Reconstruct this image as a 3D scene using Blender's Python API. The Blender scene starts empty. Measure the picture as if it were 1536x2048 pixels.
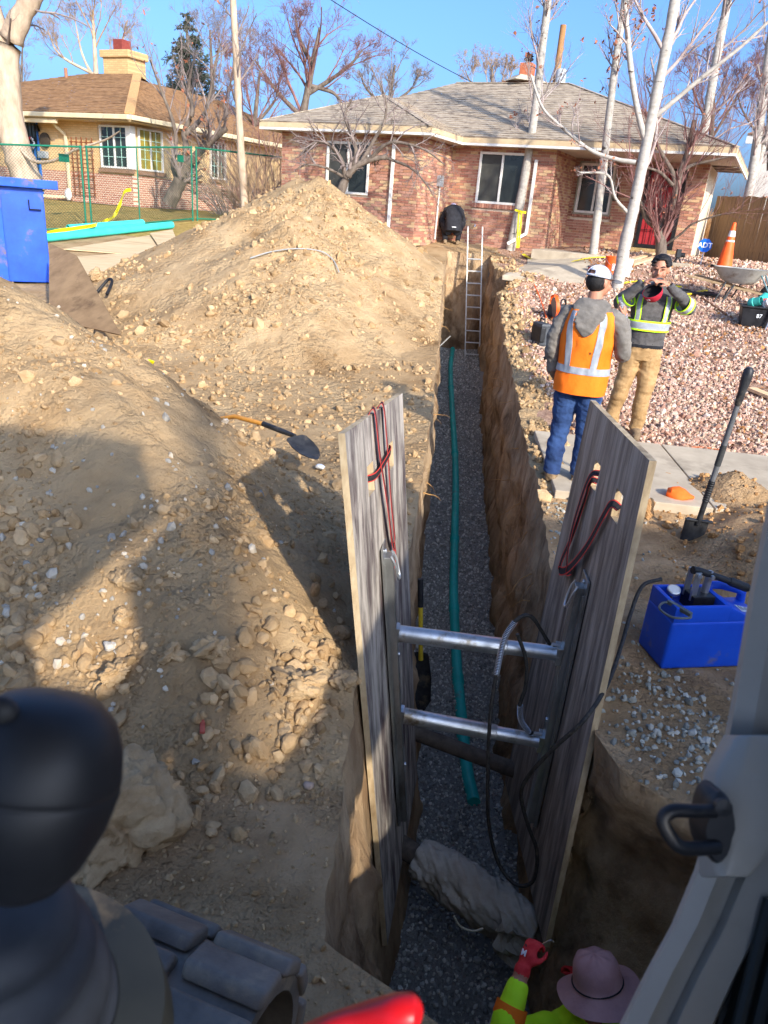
import bpy, bmesh, math, random
import numpy as np
from mathutils import Vector, Matrix, kdtree

S = bpy.context.scene
COL = S.collection
R = math.radians

# ------------------------------------------------------------------ camera
F_PX, CAM_H = 1461.0, 2.2                 # focal length in photo pixels (1536 x 2048), eye height
YAW, PITCH, ROLL = R(3.0), R(22.5), R(4.68)
_f = np.array([-math.sin(YAW)*math.cos(PITCH), math.cos(YAW)*math.cos(PITCH), -math.sin(PITCH)])
_r0 = np.array([math.cos(YAW), math.sin(YAW), 0.0])
_u0 = np.cross(_r0, _f)
CR = math.cos(ROLL)*_r0 + math.sin(ROLL)*_u0
CU = -math.sin(ROLL)*_r0 + math.cos(ROLL)*_u0
CF = _f
CAMP = np.array([0.0, 0.0, CAM_H])
cam = bpy.data.cameras.new('camera')
cam.sensor_fit = 'VERTICAL'
cam.sensor_height = 36.0
cam.sensor_width = 27.0
cam.lens = F_PX/2048*36.0
cam.clip_start = 0.02
cam.clip_end = 2000
cam.dof.use_dof = True
cam.dof.focus_distance = 7.0
cam.dof.aperture_fstop = 9.0
cam_ob = bpy.data.objects.new('camera', cam)
COL.objects.link(cam_ob)
M = Matrix(((CR[0], CU[0], -CF[0], CAMP[0]), (CR[1], CU[1], -CF[1], CAMP[1]), (CR[2], CU[2], -CF[2], CAMP[2]), (0, 0, 0, 1)))
cam_ob.matrix_world = M
S.camera = cam_ob

# ------------------------------------------------------------------ light
SUN_EL, SUN_AZ = R(27.0), R(33.0)          # light travels towards +y, 33 degrees to the left of it
world = bpy.data.worlds.new('World'); S.world = world; world.use_nodes = True
wt = world.node_tree; wt.nodes.clear()
sky = wt.nodes.new('ShaderNodeTexSky'); sky.sky_type = 'NISHITA'; sky.sun_disc = False
sky.sun_elevation = SUN_EL
sky.sun_rotation = math.pi - SUN_AZ        # sun stands behind the camera, to the right
sky.altitude = 0; sky.air_density = 0.8; sky.dust_density = 4.2; sky.ozone_density = 9.0
bg = wt.nodes.new('ShaderNodeBackground'); bg.inputs['Strength'].default_value = 0.15
wo = wt.nodes.new('ShaderNodeOutputWorld')
wt.links.new(sky.outputs[0], bg.inputs[0]); wt.links.new(bg.outputs[0], wo.inputs[0])
sun = bpy.data.lights.new('sun', 'SUN'); sun.energy = 2.7; sun.angle = R(1.2); sun.color = (1.0, 0.93, 0.82)
sun_ob = bpy.data.objects.new('sun', sun); COL.objects.link(sun_ob)
_d = Vector((-math.sin(SUN_AZ)*math.cos(SUN_EL), math.cos(SUN_AZ)*math.cos(SUN_EL), -math.sin(SUN_EL)))
sun_ob.rotation_euler = _d.to_track_quat('-Z', 'Y').to_euler()
S.view_settings.view_transform = 'Standard'
S.view_settings.look = 'None'
S.view_settings.exposure = 1.32
S.view_settings.gamma = 1.0
S.view_settings.use_curve_mapping = False
S.cycles.use_denoising = True
S.cycles.max_bounces = 6
S.cycles.diffuse_bounces = 4

# ------------------------------------------------------------------ pixel helpers (photo pixels to points in the place)
def ray(px, py):
    return CF*F_PX + CR*(px-768) - CU*(py-1024)
def at_z(px, py, z=0.0):
    d = ray(px, py); return CAMP + d*((z-CAM_H)/d[2])
def at_y(px, py, Y):
    d = ray(px, py); return CAMP + d*(Y/d[1])
def at_x(px, py, X):
    d = ray(px, py); return CAMP + d*(X/d[0])
def at_d(px, py, zc):
    d = ray(px, py); return CAMP + d*(zc/F_PX)
def at_plane(px, py, p, n):
    d = ray(px, py); t = np.dot(np.array(p)-CAMP, n)/np.dot(d, n); return CAMP + d*t

# ------------------------------------------------------------------ noise
def _hash(ix, iy, seed):
    with np.errstate(over='ignore'):
        h = (ix.astype(np.int64)*374761393 + iy.astype(np.int64)*668265263 + seed*974634777) & 0xffffffff
        h = ((h ^ (h >> 13))*1274126177) & 0xffffffff
        h = h ^ (h >> 16)
    return (h & 0xffffff)/float(0xffffff)
def vnoise(x, y, seed=0):
    x = np.asarray(x, float); y = np.asarray(y, float)
    ix = np.floor(x); iy = np.floor(y); fx = x-ix; fy = y-iy
    fx = fx*fx*(3-2*fx); fy = fy*fy*(3-2*fy)
    a = _hash(ix, iy, seed); b = _hash(ix+1, iy, seed); c = _hash(ix, iy+1, seed); d = _hash(ix+1, iy+1, seed)
    return (a*(1-fx)+b*fx)*(1-fy) + (c*(1-fx)+d*fx)*fy
def fbm(x, y, seed=0, octs=4, gain=0.5):
    s = 0; a = 1.0; t = 0
    for o in range(octs):
        s = s + a*(vnoise(x*2**o+17.3*o, y*2**o+9.1*o, seed+o)*2-1); t += a; a *= gain
    return s/t
def sstep(a, b, x):
    t = np.clip((x-a)/(b-a), 0, 1); return t*t*(3-2*t)
def smin(a, b, k):
    h = np.clip(0.5+0.5*(b-a)/k, 0, 1); return b*(1-h)+a*h - k*h*(1-h)
def smax(a, b, k):
    return -smin(-a, -b, k)

# ------------------------------------------------------------------ object helpers
def tag(o, label=None, cat=None, group=None, kind=None):
    if label: o['label'] = label
    if cat: o['category'] = cat
    if group: o['group'] = group
    if kind: o['kind'] = kind
    return o
def empty(name, loc=(0, 0, 0), rz=0.0, label=None, cat=None, group=None):
    o = bpy.data.objects.new(name, None); o.location = loc; o.rotation_euler = (0, 0, rz)
    o.empty_display_size = 0.1
    COL.objects.link(o); return tag(o, label, cat, group)
def link(name, me, parent=None, loc=None, rot=None):
    o = bpy.data.objects.new(name, me); COL.objects.link(o)
    if parent is not None: o.parent = parent
    if loc is not None: o.location = loc
    if rot is not None: o.rotation_euler = rot
    return o
def copy_tree(o, parent=None):
    c = o.copy(); COL.objects.link(c)
    if parent is not None: c.parent = parent
    for ch in list(o.children): copy_tree(ch, c)
    return c
def np_mesh(name, V, Fq, mat=None, smooth=False, cols=None, mi=None):
    """fast mesh from arrays: V (n,3), Fq (m,3) or (m,4)"""
    V = np.asarray(V, np.float32); Fq = np.asarray(Fq, np.int32)
    me = bpy.data.meshes.new(name); k = Fq.shape[1]
    me.vertices.add(len(V)); me.vertices.foreach_set('co', V.ravel())
    me.loops.add(len(Fq)*k); me.loops.foreach_set('vertex_index', Fq.ravel())
    me.polygons.add(len(Fq)); me.polygons.foreach_set('loop_start', np.arange(0, len(Fq)*k, k, dtype=np.int32))
    if mi is not None: me.polygons.foreach_set('material_index', np.asarray(mi, np.int32))
    me.polygons.foreach_set('use_smooth', np.full(len(Fq), smooth, bool))
    me.update(calc_edges=True)
    if cols is not None:
        a = me.color_attributes.new('tint', 'FLOAT_COLOR', 'POINT')
        c = np.ones((len(V), 4), np.float32); c[:, :3] = cols; a.data.foreach_set('color', c.ravel())
    if mat is not None:
        for m in (mat if isinstance(mat, (list, tuple)) else [mat]): me.materials.append(m)
    return me
def basis(axis):
    a = Vector(axis).normalized()
    h = Vector((0, 0, 1)) if abs(a.z) < 0.9 else Vector((1, 0, 0))
    x = h.cross(a).normalized(); return x, a.cross(x), a
class MB:
    """collects shapes, builds ONE mesh object"""
    def __init__(s): s.v = []; s.f = []; s.m = []; s.cm = 0
    def _add(s, vs, fs):
        b = len(s.v); s.v += [tuple(float(c) for c in p) for p in vs]
        s.f += [tuple(b+i for i in f) for f in fs]; s.m += [s.cm]*len(fs); return s
    def box(s, c, d, rz=0.0, mat=None):
        x, y, z = d[0]/2, d[1]/2, d[2]/2
        vs = [Vector((sx*x, sy*y, sz*z)) for sz in (-1, 1) for sy in (-1, 1) for sx in (-1, 1)]
        if rz: q = Matrix.Rotation(rz, 3, 'Z'); vs = [q @ v for v in vs]
        if mat is not None: vs = [mat @ v for v in vs]
        return s._add([v+Vector(c) for v in vs], [(0, 2, 3, 1), (4, 5, 7, 6), (0, 1, 5, 4), (2, 6, 7, 3), (0, 4, 6, 2), (1, 3, 7, 5)])
    def beam(s, a, b, w, h, up=(0, 0, 1)):
        a = Vector(a); b = Vector(b); z = (b-a).normalized(); u = Vector(up)
        x = u.cross(z)
        if x.length < 1e-4: x = Vector((1, 0, 0)).cross(z)
        x.normalize(); y = z.cross(x)
        vs = [p + x*sx*w/2 + y*sy*h/2 for p in (a, b) for sx, sy in ((-1, -1), (1, -1), (1, 1), (-1, 1))]
        return s._add(vs, [(3, 2, 1, 0), (4, 5, 6, 7), (0, 1, 5, 4), (1, 2, 6, 5), (2, 3, 7, 6), (3, 0, 4, 7)])
    def tube(s, pts, rad, n=8, cap=True):
        pts = [Vector(p) for p in pts]
        if not hasattr(rad, '__len__'): rad = [rad]*len(pts)
        vs = []; x = None
        for i, p in enumerate(pts):
            t = (pts[min(i+1, len(pts)-1)]-pts[max(i-1, 0)])
            t = t.normalized() if t.length > 1e-9 else Vector((0, 0, 1))
            if x is None: x = basis(t)[0]
            else:
                x = (x - t*x.dot(t))
                x = x.normalized() if x.length > 1e-6 else basis(t)[0]
            y = t.cross(x)
            vs += [p + (x*math.cos(2*math.pi*k/n)+y*math.sin(2*math.pi*k/n))*rad[i] for k in range(n)]
        fs = [(i*n+k, i*n+(k+1) % n, (i+1)*n+(k+1) % n, (i+1)*n+k) for i in range(len(pts)-1) for k in range(n)]
        if cap: fs += [tuple(range(n-1, -1, -1)), tuple(range((len(pts)-1)*n, len(pts)*n))]
        return s._add(vs, fs)
    def lathe(s, prof, c=(0, 0, 0), axis=(0, 0, 1), n=24, cap=True):
        x, y, z = basis(axis); c = Vector(c); vs = []
        for r, h in prof: vs += [c + z*h + (x*math.cos(2*math.pi*k/n)+y*math.sin(2*math.pi*k/n))*r for k in range(n)]
        fs = [(i*n+k, i*n+(k+1) % n, (i+1)*n+(k+1) % n, (i+1)*n+k) for i in range(len(prof)-1) for k in range(n)]
        if cap: fs += [tuple(range(n-1, -1, -1)), tuple(range((len(prof)-1)*n, len(prof)*n))]
        return s._add(vs, fs)
    def prism(s, poly, ax, ay, o, depth):
        """polygon poly (2d) in plane (ax, ay) at o, extruded along ax x ay by depth"""
        ax = Vector(ax); ay = Vector(ay); n = ax.cross(ay).normalized(); o = Vector(o); k = len(poly)
        vs = [o+ax*p[0]+ay*p[1] for p in poly] + [o+ax*p[0]+ay*p[1]+n*depth for p in poly]
        return s._add(vs, [tuple(range(k-1, -1, -1)), tuple(range(k, 2*k))] + [(i, (i+1) % k, k+(i+1) % k, k+i) for i in range(k)])
    def quad(s, a, b, c, d): return s._add([a, b, c, d], [(0, 1, 2, 3)])
    def loft(s, rings, cap=True):
        n = len(rings[0]); vs = [p for r_ in rings for p in r_]
        fs = [(i*n+k, i*n+(k+1) % n, (i+1)*n+(k+1) % n, (i+1)*n+k) for i in range(len(rings)-1) for k in range(n)]
        if cap: fs += [tuple(range(n-1, -1, -1)), tuple(range((len(rings)-1)*n, len(rings)*n))]
        return s._add(vs, fs)
    def ell(s, c, r, n=16, m=10, mat=None):
        vs = []; q = mat or Matrix.Identity(3)
        for i in range(m+1):
            a = -math.pi/2 + math.pi*i/m; rr = max(math.cos(a), 1e-3)
            vs += [q @ Vector((r[0]*rr*math.cos(2*math.pi*k/n), r[1]*rr*math.sin(2*math.pi*k/n), r[2]*math.sin(a))) + Vector(c) for k in range(n)]
        fs = [(i*n+k, i*n+(k+1) % n, (i+1)*n+(k+1) % n, (i+1)*n+k) for i in range(m) for k in range(n)]
        return s._add(vs, fs)
    def mesh(s, name, mat=None, smooth=False, bevel=0.0, seg=2, sharp=40):
        me = bpy.data.meshes.new(name); me.from_pydata(s.v, [], s.f); me.update()
        me.polygons.foreach_set('material_index', s.m)
        if bevel or smooth:
            bm = bmesh.new(); bm.from_mesh(me)
            bmesh.ops.recalc_face_normals(bm, faces=bm.faces)
            if bevel:
                es = [e for e in bm.edges if len(e.link_faces) == 2 and e.calc_face_angle(0) > R(35)]
                if es: bmesh.ops.bevel(bm, geom=es, offset=bevel, segments=seg, profile=0.6, affect='EDGES', clamp_overlap=True)
            bm.to_mesh(me); bm.free()
        if smooth:
            me.polygons.foreach_set('use_smooth', [True]*len(me.polygons))
            me.set_sharp_from_angle(angle=R(sharp))
        if mat is not None:
            for m in (mat if isinstance(mat, (list, tuple)) else [mat]): me.materials.append(m)
        return me
    def build(s, name, mat=None, parent=None, smooth=False, bevel=0.0, seg=2, sharp=40, loc=None, rot=None):
        return link(name, s.mesh(name, mat, smooth, bevel, seg, sharp), parent, loc, rot)
def catmull(pts, k=6):
    P = [np.array(p, float) for p in pts]; P = [2*P[0]-P[1]] + P + [2*P[-1]-P[-2]]; out = []
    for i in range(1, len(P)-2):
        for j in range(k):
            t = j/k; out.append(0.5*((2*P[i]) + (-P[i-1]+P[i+1])*t + (2*P[i-1]-5*P[i]+4*P[i+1]-P[i+2])*t*t + (-P[i-1]+3*P[i]-3*P[i+1]+P[i+2])*t**3))
    return [tuple(p) for p in out] + [tuple(P[-2])]
def text_mesh(body, size, mat, depth=0.0008, bold=0.0):
    cu = bpy.data.curves.new('lettering', 'FONT'); cu.body = body; cu.size = size
    cu.align_x = 'CENTER'; cu.align_y = 'CENTER'; cu.extrude = depth; cu.offset = bold; cu.resolution_u = 3
    o = bpy.data.objects.new('lettering', cu); COL.objects.link(o)
    dg = bpy.context.evaluated_depsgraph_get(); me = bpy.data.meshes.new_from_object(o.evaluated_get(dg))
    bpy.data.objects.remove(o); bpy.data.curves.remove(cu)
    me.materials.clear(); me.materials.append(mat); return me
def frame_to(o, origin, x, y):
    """place object so its local x,y axes lie along x,y"""
    x = Vector(x).normalized(); y = Vector(y); y = (y-x*y.dot(x)).normalized(); z = x.cross(y)
    o.matrix_world = Matrix(((x.x, y.x, z.x, origin[0]), (x.y, y.y, z.y, origin[1]), (x.z, y.z, z.z, origin[2]), (0, 0, 0, 1))); return o

# ------------------------------------------------------------------ materials
def srgb(r, g, b):
    f = lambda c: (c/255/12.92) if c/255 <= 0.04045 else ((c/255+0.055)/1.055)**2.4
    return (f(r), f(g), f(b))
_M = {}
def mat(name, c1, c2=None, scale=6.0, rough=0.8, metal=0.0, bump=0.0, bscale=None, detail=6.0, lo=0.35, hi=0.65, stretch=None,
        tint=False, c3=None, s3=1.5, lo3=0.55, hi3=0.7, spec=0.3, dist=0.02, rand=0.0, trans=0.0, coat=0.0, rough2=None, crumb=0.0):
    """procedural surface: two-tone noise, optional third-tone patches, bump, per-vertex tint, per-object variation"""
    if name in _M: return _M[name]
    m = bpy.data.materials.new(name); m.use_nodes = True; t = m.node_tree; n = t.nodes; L = t.links
    b = n['Principled BSDF']; b.inputs['Roughness'].default_value = rough; b.inputs['Metallic'].default_value = metal
    b.inputs['Specular IOR Level'].default_value = spec
    if coat: b.inputs['Coat Weight'].default_value = coat; b.inputs['Coat Roughness'].default_value = 0.15
    if trans: b.inputs['Transmission Weight'].default_value = trans
    tc = n.new('ShaderNodeTexCoord'); co = tc.outputs['Object']
    if stretch:
        mp = n.new('ShaderNodeMapping'); mp.inputs['Scale'].default_value = stretch; L.new(co, mp.inputs[0]); co = mp.outputs[0]
    out = None
    if c2 is not None:
        nz = n.new('ShaderNodeTexNoise'); nz.inputs['Scale'].default_value = scale; nz.inputs['Detail'].default_value = detail
        nz.inputs['Roughness'].default_value = 0.62; L.new(co, nz.inputs['Vector'])
        rp = n.new('ShaderNodeValToRGB'); rp.color_ramp.elements[0].position = lo; rp.color_ramp.elements[1].position = hi
        rp.color_ramp.elements[0].color = (*c1, 1); rp.color_ramp.elements[1].color = (*c2, 1)
        L.new(nz.outputs['Fac'], rp.inputs[0]); out = rp.outputs[0]
        if rough2 is not None:
            mr = n.new('ShaderNodeMapRange'); mr.inputs[1].default_value = lo; mr.inputs[2].default_value = hi
            mr.inputs[3].default_value = rough; mr.inputs[4].default_value = rough2
            L.new(nz.outputs['Fac'], mr.inputs[0]); L.new(mr.outputs[0], b.inputs['Roughness'])
    if c3 is not None:
        n3 = n.new('ShaderNodeTexNoise'); n3.inputs['Scale'].default_value = s3; n3.inputs['Detail'].default_value = 8
        n3.inputs['Roughness'].default_value = 0.65; L.new(co, n3.inputs['Vector'])
        r3 = n.new('ShaderNodeMapRange'); r3.inputs[1].default_value = lo3; r3.inputs[2].default_value = hi3
        L.new(n3.outputs['Fac'], r3.inputs[0])
        mx = n.new('ShaderNodeMix'); mx.data_type = 'RGBA'; L.new(r3.outputs[0], mx.inputs[0])
        if out is not None: L.new(out, mx.inputs[6])
        else: mx.inputs[6].default_value = (*c1, 1)
        mx.inputs[7].default_value = (*c3, 1); out = mx.outputs[2]
    if tint:
        at = n.new('ShaderNodeAttribute'); at.attribute_name = 'tint'
        mx = n.new('ShaderNodeMix'); mx.data_type = 'RGBA'; mx.blend_type = 'MULTIPLY'; mx.inputs[0].default_value = 1.0
        if out is not None: L.new(out, mx.inputs[6])
        else: mx.inputs[6].default_value = (*c1, 1)
        L.new(at.outputs['Color'], mx.inputs[7]); out = mx.outputs[2]
    if rand:
        oi = n.new('ShaderNodeObjectInfo'); mr = n.new('ShaderNodeMapRange'); mr.inputs[3].default_value = 1-rand; mr.inputs[4].default_value = 1+rand
        L.new(oi.outputs['Random'], mr.inputs[0]); hs = n.new('ShaderNodeHueSaturation'); L.new(mr.outputs[0], hs.inputs['Value'])
        if out is not None: L.new(out, hs.inputs['Color'])
        else: hs.inputs['Color'].default_value = (*c1, 1)
        out = hs.outputs[0]
    if out is not None: L.new(out, b.inputs['Base Color'])
    else: b.inputs['Base Color'].default_value = (*c1, 1)
    if crumb:                                                          # crumbly clods: cells of several sizes, missing where fine sand has slid
        ms = n.new('ShaderNodeTexNoise'); ms.inputs['Scale'].default_value = 1.6; ms.inputs['Detail'].default_value = 3; L.new(co, ms.inputs['Vector'])
        mk = n.new('ShaderNodeMapRange'); mk.inputs[1].default_value = .42; mk.inputs[2].default_value = .60; mk.inputs[3].default_value = .12; L.new(ms.outputs['Fac'], mk.inputs[0])
        prev = None
        for sc_, ds_ in ((crumb, .05), (crumb*3.2, .018)):
            wp = n.new('ShaderNodeTexNoise'); wp.inputs['Scale'].default_value = sc_*.9; L.new(co, wp.inputs['Vector'])
            ad = n.new('ShaderNodeVectorMath'); ad.operation = 'MULTIPLY_ADD'; ad.inputs[1].default_value = (.6/sc_,)*3; L.new(wp.outputs['Color'], ad.inputs[0]); L.new(co, ad.inputs[2])
            vo = n.new('ShaderNodeTexVoronoi'); vo.inputs['Scale'].default_value = sc_; vo.inputs['Randomness'].default_value = 1.0; L.new(ad.outputs[0], vo.inputs['Vector'])
            ml = n.new('ShaderNodeMath'); ml.operation = 'MULTIPLY'; L.new(vo.outputs['Distance'], ml.inputs[0]); L.new(mk.outputs[0], ml.inputs[1])
            bq = n.new('ShaderNodeBump'); bq.invert = True; bq.inputs['Strength'].default_value = .75; bq.inputs['Distance'].default_value = ds_; L.new(ml.outputs[0], bq.inputs['Height'])
            if prev is not None: L.new(prev.outputs[0], bq.inputs['Normal'])
            prev = bq
        L.new(prev.outputs[0], b.inputs['Normal'])
    if bump:
        nb = n.new('ShaderNodeTexNoise'); nb.inputs['Scale'].default_value = bscale or scale*4; nb.inputs['Detail'].default_value = 8
        nb.inputs['Roughness'].default_value = 0.7; L.new(co, nb.inputs['Vector'])
        bp = n.new('ShaderNodeBump'); bp.inputs['Strength'].default_value = bump; bp.inputs['Distance'].default_value = dist
        L.new(nb.outputs['Fac'], bp.inputs['Height'])
        if crumb: L.new(prev.outputs[0], bp.inputs['Normal'])
        L.new(bp.outputs[0], b.inputs['Normal'])
    _M[name] = m; return m
# ------------------------------------------------------------------ terrain
def ground_z(x, y):
    x = np.asarray(x, float); y = np.asarray(y, float)
    yh = y + .404*np.maximum(0, x-2.4)*sstep(8, 18, y)
    z = np.interp(yh, [4.4, 5.0, 5.9, 7.5, 8.2, 19.3, 20.8, 22.0], [0, .03, .14, .17, .23, 1.33, 1.52, 1.6])
    z = z + .22*sstep(16.6, 18.2, yh)*sstep(2.3, 3.4, x)*sstep(22, 20, yh)
    z = z + 0.02*fbm(x/1.7, y/1.7, 3) + 0.012*fbm(x/0.3, y/0.3, 4)
    return z
def near_pile(x, y):
    a = 0.57*(-x+0.03); b = 0.60*(y-2.12-0.25*fbm(x/1.3, x*0+3, 8)); c = a-.75*(y-4.9)
    z = smin(smin(a, b, 0.25), c, 0.25); z = smin(z, 1.95+0*z, 0.5)
    z = smin(z, 0.55*(x+8.2), 0.4)
    m = sstep(-0.1, 0.35, z)
    return z - 0.03 + m*(0.09*fbm(x/0.9, y/0.9, 11) + 0.05*fbm(x/0.28, y/0.28, 12) + 0.03*fbm(x/0.09, y/0.09, 13) + .035*fbm((x*.87-y*.5)/1.6, (x*.5+y*.87)/.13, 14, 2))
def far_pile(x, y):
    z = -9.0
    for cx, cy, h, s in ((-2.35, 14.0, 2.60, 0.56), (-2.75, 14.2, 2.58, .56), (-3.3, 13.4, 2.12, .5), (-2.37, 12.1, 1.98, 0.55), (-1.87, 10.35, 1.10, 0.54), (-3.9, 12.6, 1.55, 0.50),
                         (-3.25, 10.5, 0.95, 0.50), (-4.6, 14.2, 1.6, 0.5), (-1.0, 12.0, 1.15, 0.55), (-0.7, 9.6, 0.42, 0.5)):
        z = smax(z, h - s*np.hypot(x-cx, y-cy), 0.16)
    m = sstep(-0.1, 0.3, z-ground_z(x, y))
    sm = sstep(0.45, 0.62, vnoise(x/1.2+3, y/1.2, 24))          # smooth slides of fine sand, clods elsewhere
    return z + m*(0.09*fbm(x/0.8, y/0.8, 21) + (1-0.8*sm)*(0.06*fbm(x/0.3, y/0.3, 22) + 0.03*fbm(x/0.1, y/0.1, 23)))
def right_pile(x, y):
    z = smax(0.66 - 0.40*np.hypot(x-3.5, y-4.9), 0.38-0.5*np.hypot(x-2.65, y-6.1), 0.1)
    m = sstep(-0.1, 0.2, z)
    return z + m*(0.05*fbm(x/0.6, y/0.6, 31)+0.035*fbm(x/0.17, y/0.17, 32)+0.012*fbm(x/0.06, y/0.06, 33))
def edge_l(y):
    e = np.interp(y, [1.42, 1.5, 1.56, 1.64, 2.3, 3, 4, 5, 8, 10.4, 12, 16, 19.3], [.22, .10, -.02, -.16, -.20, -.21, -.08, -.02, .02, .03, .0, .0, .03])
    return e + 0.035*fbm(y/0.55, y*0+1.5, 41) + 0.02*fbm(y/0.12, y*0+5.5, 42)
def edge_r(y):
    e = np.interp(y, [.6, 2.2, 2.35, 2.47, 2.6, 2.9, 4, 5, 6.4, 9, 12, 14.7, 15.2, 16.4, 16.7, 17.2, 19.3], [1.5, 1.46, 1.36, 1.2, 1.0, .95, .95, .95, .98, 1.0, 1.0, 1.05, 1.25, 1.75, 1.6, 1.1, 1.13])
    return e + 0.04*fbm(y/0.5, y*0+2.5, 43) + 0.025*fbm(y/0.12, y*0+7.5, 44)
Y_NEAR, Y_FAR = 1.41, 19.3
def floor_z(y):
    return np.where(y > 5, -2.2+0.083*(y-5), -2.2)
def top_left(x, y):
    return np.maximum(np.maximum(ground_z(x, y), near_pile(x, y)), far_pile(x, y))
def berm(x, y):
    s = x-edge_r(y)
    return 0.13*np.exp(-((s-0.28)/0.3)**2)*sstep(7.4, 8.6, y)*sstep(17.5, 16.0, y)*(0.6+0.9*fbm(x/0.4, y/0.4, 51)) + 0.03*fbm(x/0.12, y/0.12, 52)*np.exp(-(s/0.8)**2)
def top_right(x, y):
    return np.maximum(ground_z(x, y)+berm(x, y), right_pile(x, y))
_TS = np.geomspace(0.6, 70.0, 900)
def on_ground(px, py):
    """first point of the terrain seen through a photo pixel"""
    d = ray(px, py); d = d/np.linalg.norm(d); ts = _TS
    for _ in range(2):
        P = CAMP + d*ts[:, None]
        h = np.where(P[:, 0] < 0.5, top_left(P[:, 0], P[:, 1]), top_right(P[:, 0], P[:, 1]))
        i = int(np.argmax(P[:, 2] < h)) or len(ts)-1
        ts = np.linspace(ts[max(i-1, 0)], ts[i], 12)
    return np.array([P[i, 0], P[i, 1], h[i]])

DIRT = mat('dry_dirt', srgb(162, 132, 94), srgb(192, 163, 122), crumb=14, scale=2.2, rough=0.95, bump=0.85, bscale=28, dist=0.035, c3=srgb(140, 109, 73), s3=1.1, lo3=0.52, hi3=0.68, spec=0.1)
DIRT2 = mat('damp_dirt', srgb(158, 126, 88), srgb(190, 157, 117), crumb=18, scale=2.6, rough=0.95, bump=0.9, bscale=30, dist=0.03, c3=srgb(140, 108, 74), s3=1.4, lo3=0.5, hi3=0.7, spec=0.1)
BANK = mat('trench_bank', srgb(148, 119, 88), srgb(194, 165, 128), crumb=9, scale=3.0, rough=0.95, bump=1.0, bscale=22, dist=0.03, stretch=(1, 1, 0.6), c3=srgb(112, 88, 64), s3=2.2, lo3=0.5, hi3=0.66, spec=0.1)
LAWN = mat('dormant_lawn', srgb(150, 122, 66), srgb(186, 158, 92), scale=9, rough=0.95, bump=0.9, bscale=90, dist=0.03, c3=srgb(116, 112, 54), s3=2.5, lo3=0.55, hi3=0.72, spec=0.1)
ROCKBED = mat('rock_bed', srgb(156, 120, 98), srgb(190, 156, 130), scale=24, rough=0.95, bump=1.0, bscale=60, dist=0.03, c3=srgb(110, 84, 62), s3=1.2, lo3=0.5, hi3=0.7, spec=0.1)
ASPHALT = mat('asphalt', srgb(58, 57, 55), srgb(84, 82, 78), scale=40, rough=0.9, bump=0.4, bscale=200, dist=0.01)

def rows():
    a = [-60, -30, -15, -8, -4, -2, -1, -.4, 0, .3, .5, .6, .66]
    a += list(np.arange(.72, 1.40, .03)) + [1.41] + list(np.arange(1.43, 2.9, .03)) + list(np.arange(2.9, 8.0, .045)) + list(np.arange(8.0, Y_FAR, .08)) + [Y_FAR]
    a += list(np.arange(Y_FAR+.1, 22, .15)) + list(np.arange(22, 30, .6)) + [31, 33, 36, 40, 46, 54, 65, 80, 110, 160, 260, 420]
    return np.array(a)
YS = rows()
SC = np.array([0, .012] + list(np.arange(.04, 4.2, .04)) + list(np.arange(4.2, 9, .1)) + [9.2, 9.6, 10.2, 11, 12, 13.5, 15.5, 18, 21, 26, 33, 45, 65, 100, 170, 300])
def side_grid(edge, sgn, top):
    e = edge(np.clip(YS, Y_NEAR, Y_FAR))
    X = e[:, None] + sgn*SC[None, :]; Y = np.repeat(YS[:, None], len(SC), 1)
    V = np.stack([X, Y, top(X, Y)], -1); n = len(SC)
    i, j = np.meshgrid(np.arange(len(YS)-1), np.arange(n-1), indexing='ij')
    a = i*n+j
    Q = np.stack([a, a+1, a+n+1, a+n], -1).reshape(-1, 4)
    if sgn < 0: Q = Q[:, ::-1]
    return V.reshape(-1, 3), Q
def split(V, Q, keep):
    q = Q[keep]; u, inv = np.unique(q, return_inverse=True); return V[u], inv.reshape(q.shape)
VL, QL = side_grid(edge_l, -1, top_left)
cen = VL[QL].mean(1); cx, cy = cen[:, 0], cen[:, 1]
gz, nz_, fz = ground_z(cx, cy), near_pile(cx, cy), far_pile(cx, cy)
is_n = (nz_ > gz) & (nz_ >= fz) & (cx > -10) & (cy < 9); is_f = (fz > gz) & (fz > nz_) & (cx > -9)
o = link('spoil_heap', np_mesh('spoil_heap', *split(VL, QL, is_n), DIRT, True)); HEAP_NEAR = o
tag(o, 'near spoil heap of tan dirt and clods sloping down to the left plywood sheet', 'dirt heap', 'heaps of excavated dirt')
o = link('spoil_heap', np_mesh('spoil_heap', *split(VL, QL, is_f), DIRT, True)); HEAP_FAR = o
tag(o, 'tall far spoil heap with several sandy peaks in front of the red brick house', 'dirt heap', 'heaps of excavated dirt')
VR, QR = side_grid(edge_r, 1, top_right)
cenr = VR[QR].mean(1); rx, ry = cenr[:, 0], cenr[:, 1]
is_r = (right_pile(rx, ry) > ground_z(rx, ry)) & (rx < 6) & (ry < 9)
o = link('spoil_heap', np_mesh('spoil_heap', *split(VR, QR, is_r), DIRT2, True)); HEAP_RIGHT = o
tag(o, 'low brown dirt heap with a spade standing in it, behind the blue pump', 'dirt heap', 'heaps of excavated dirt')
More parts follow.
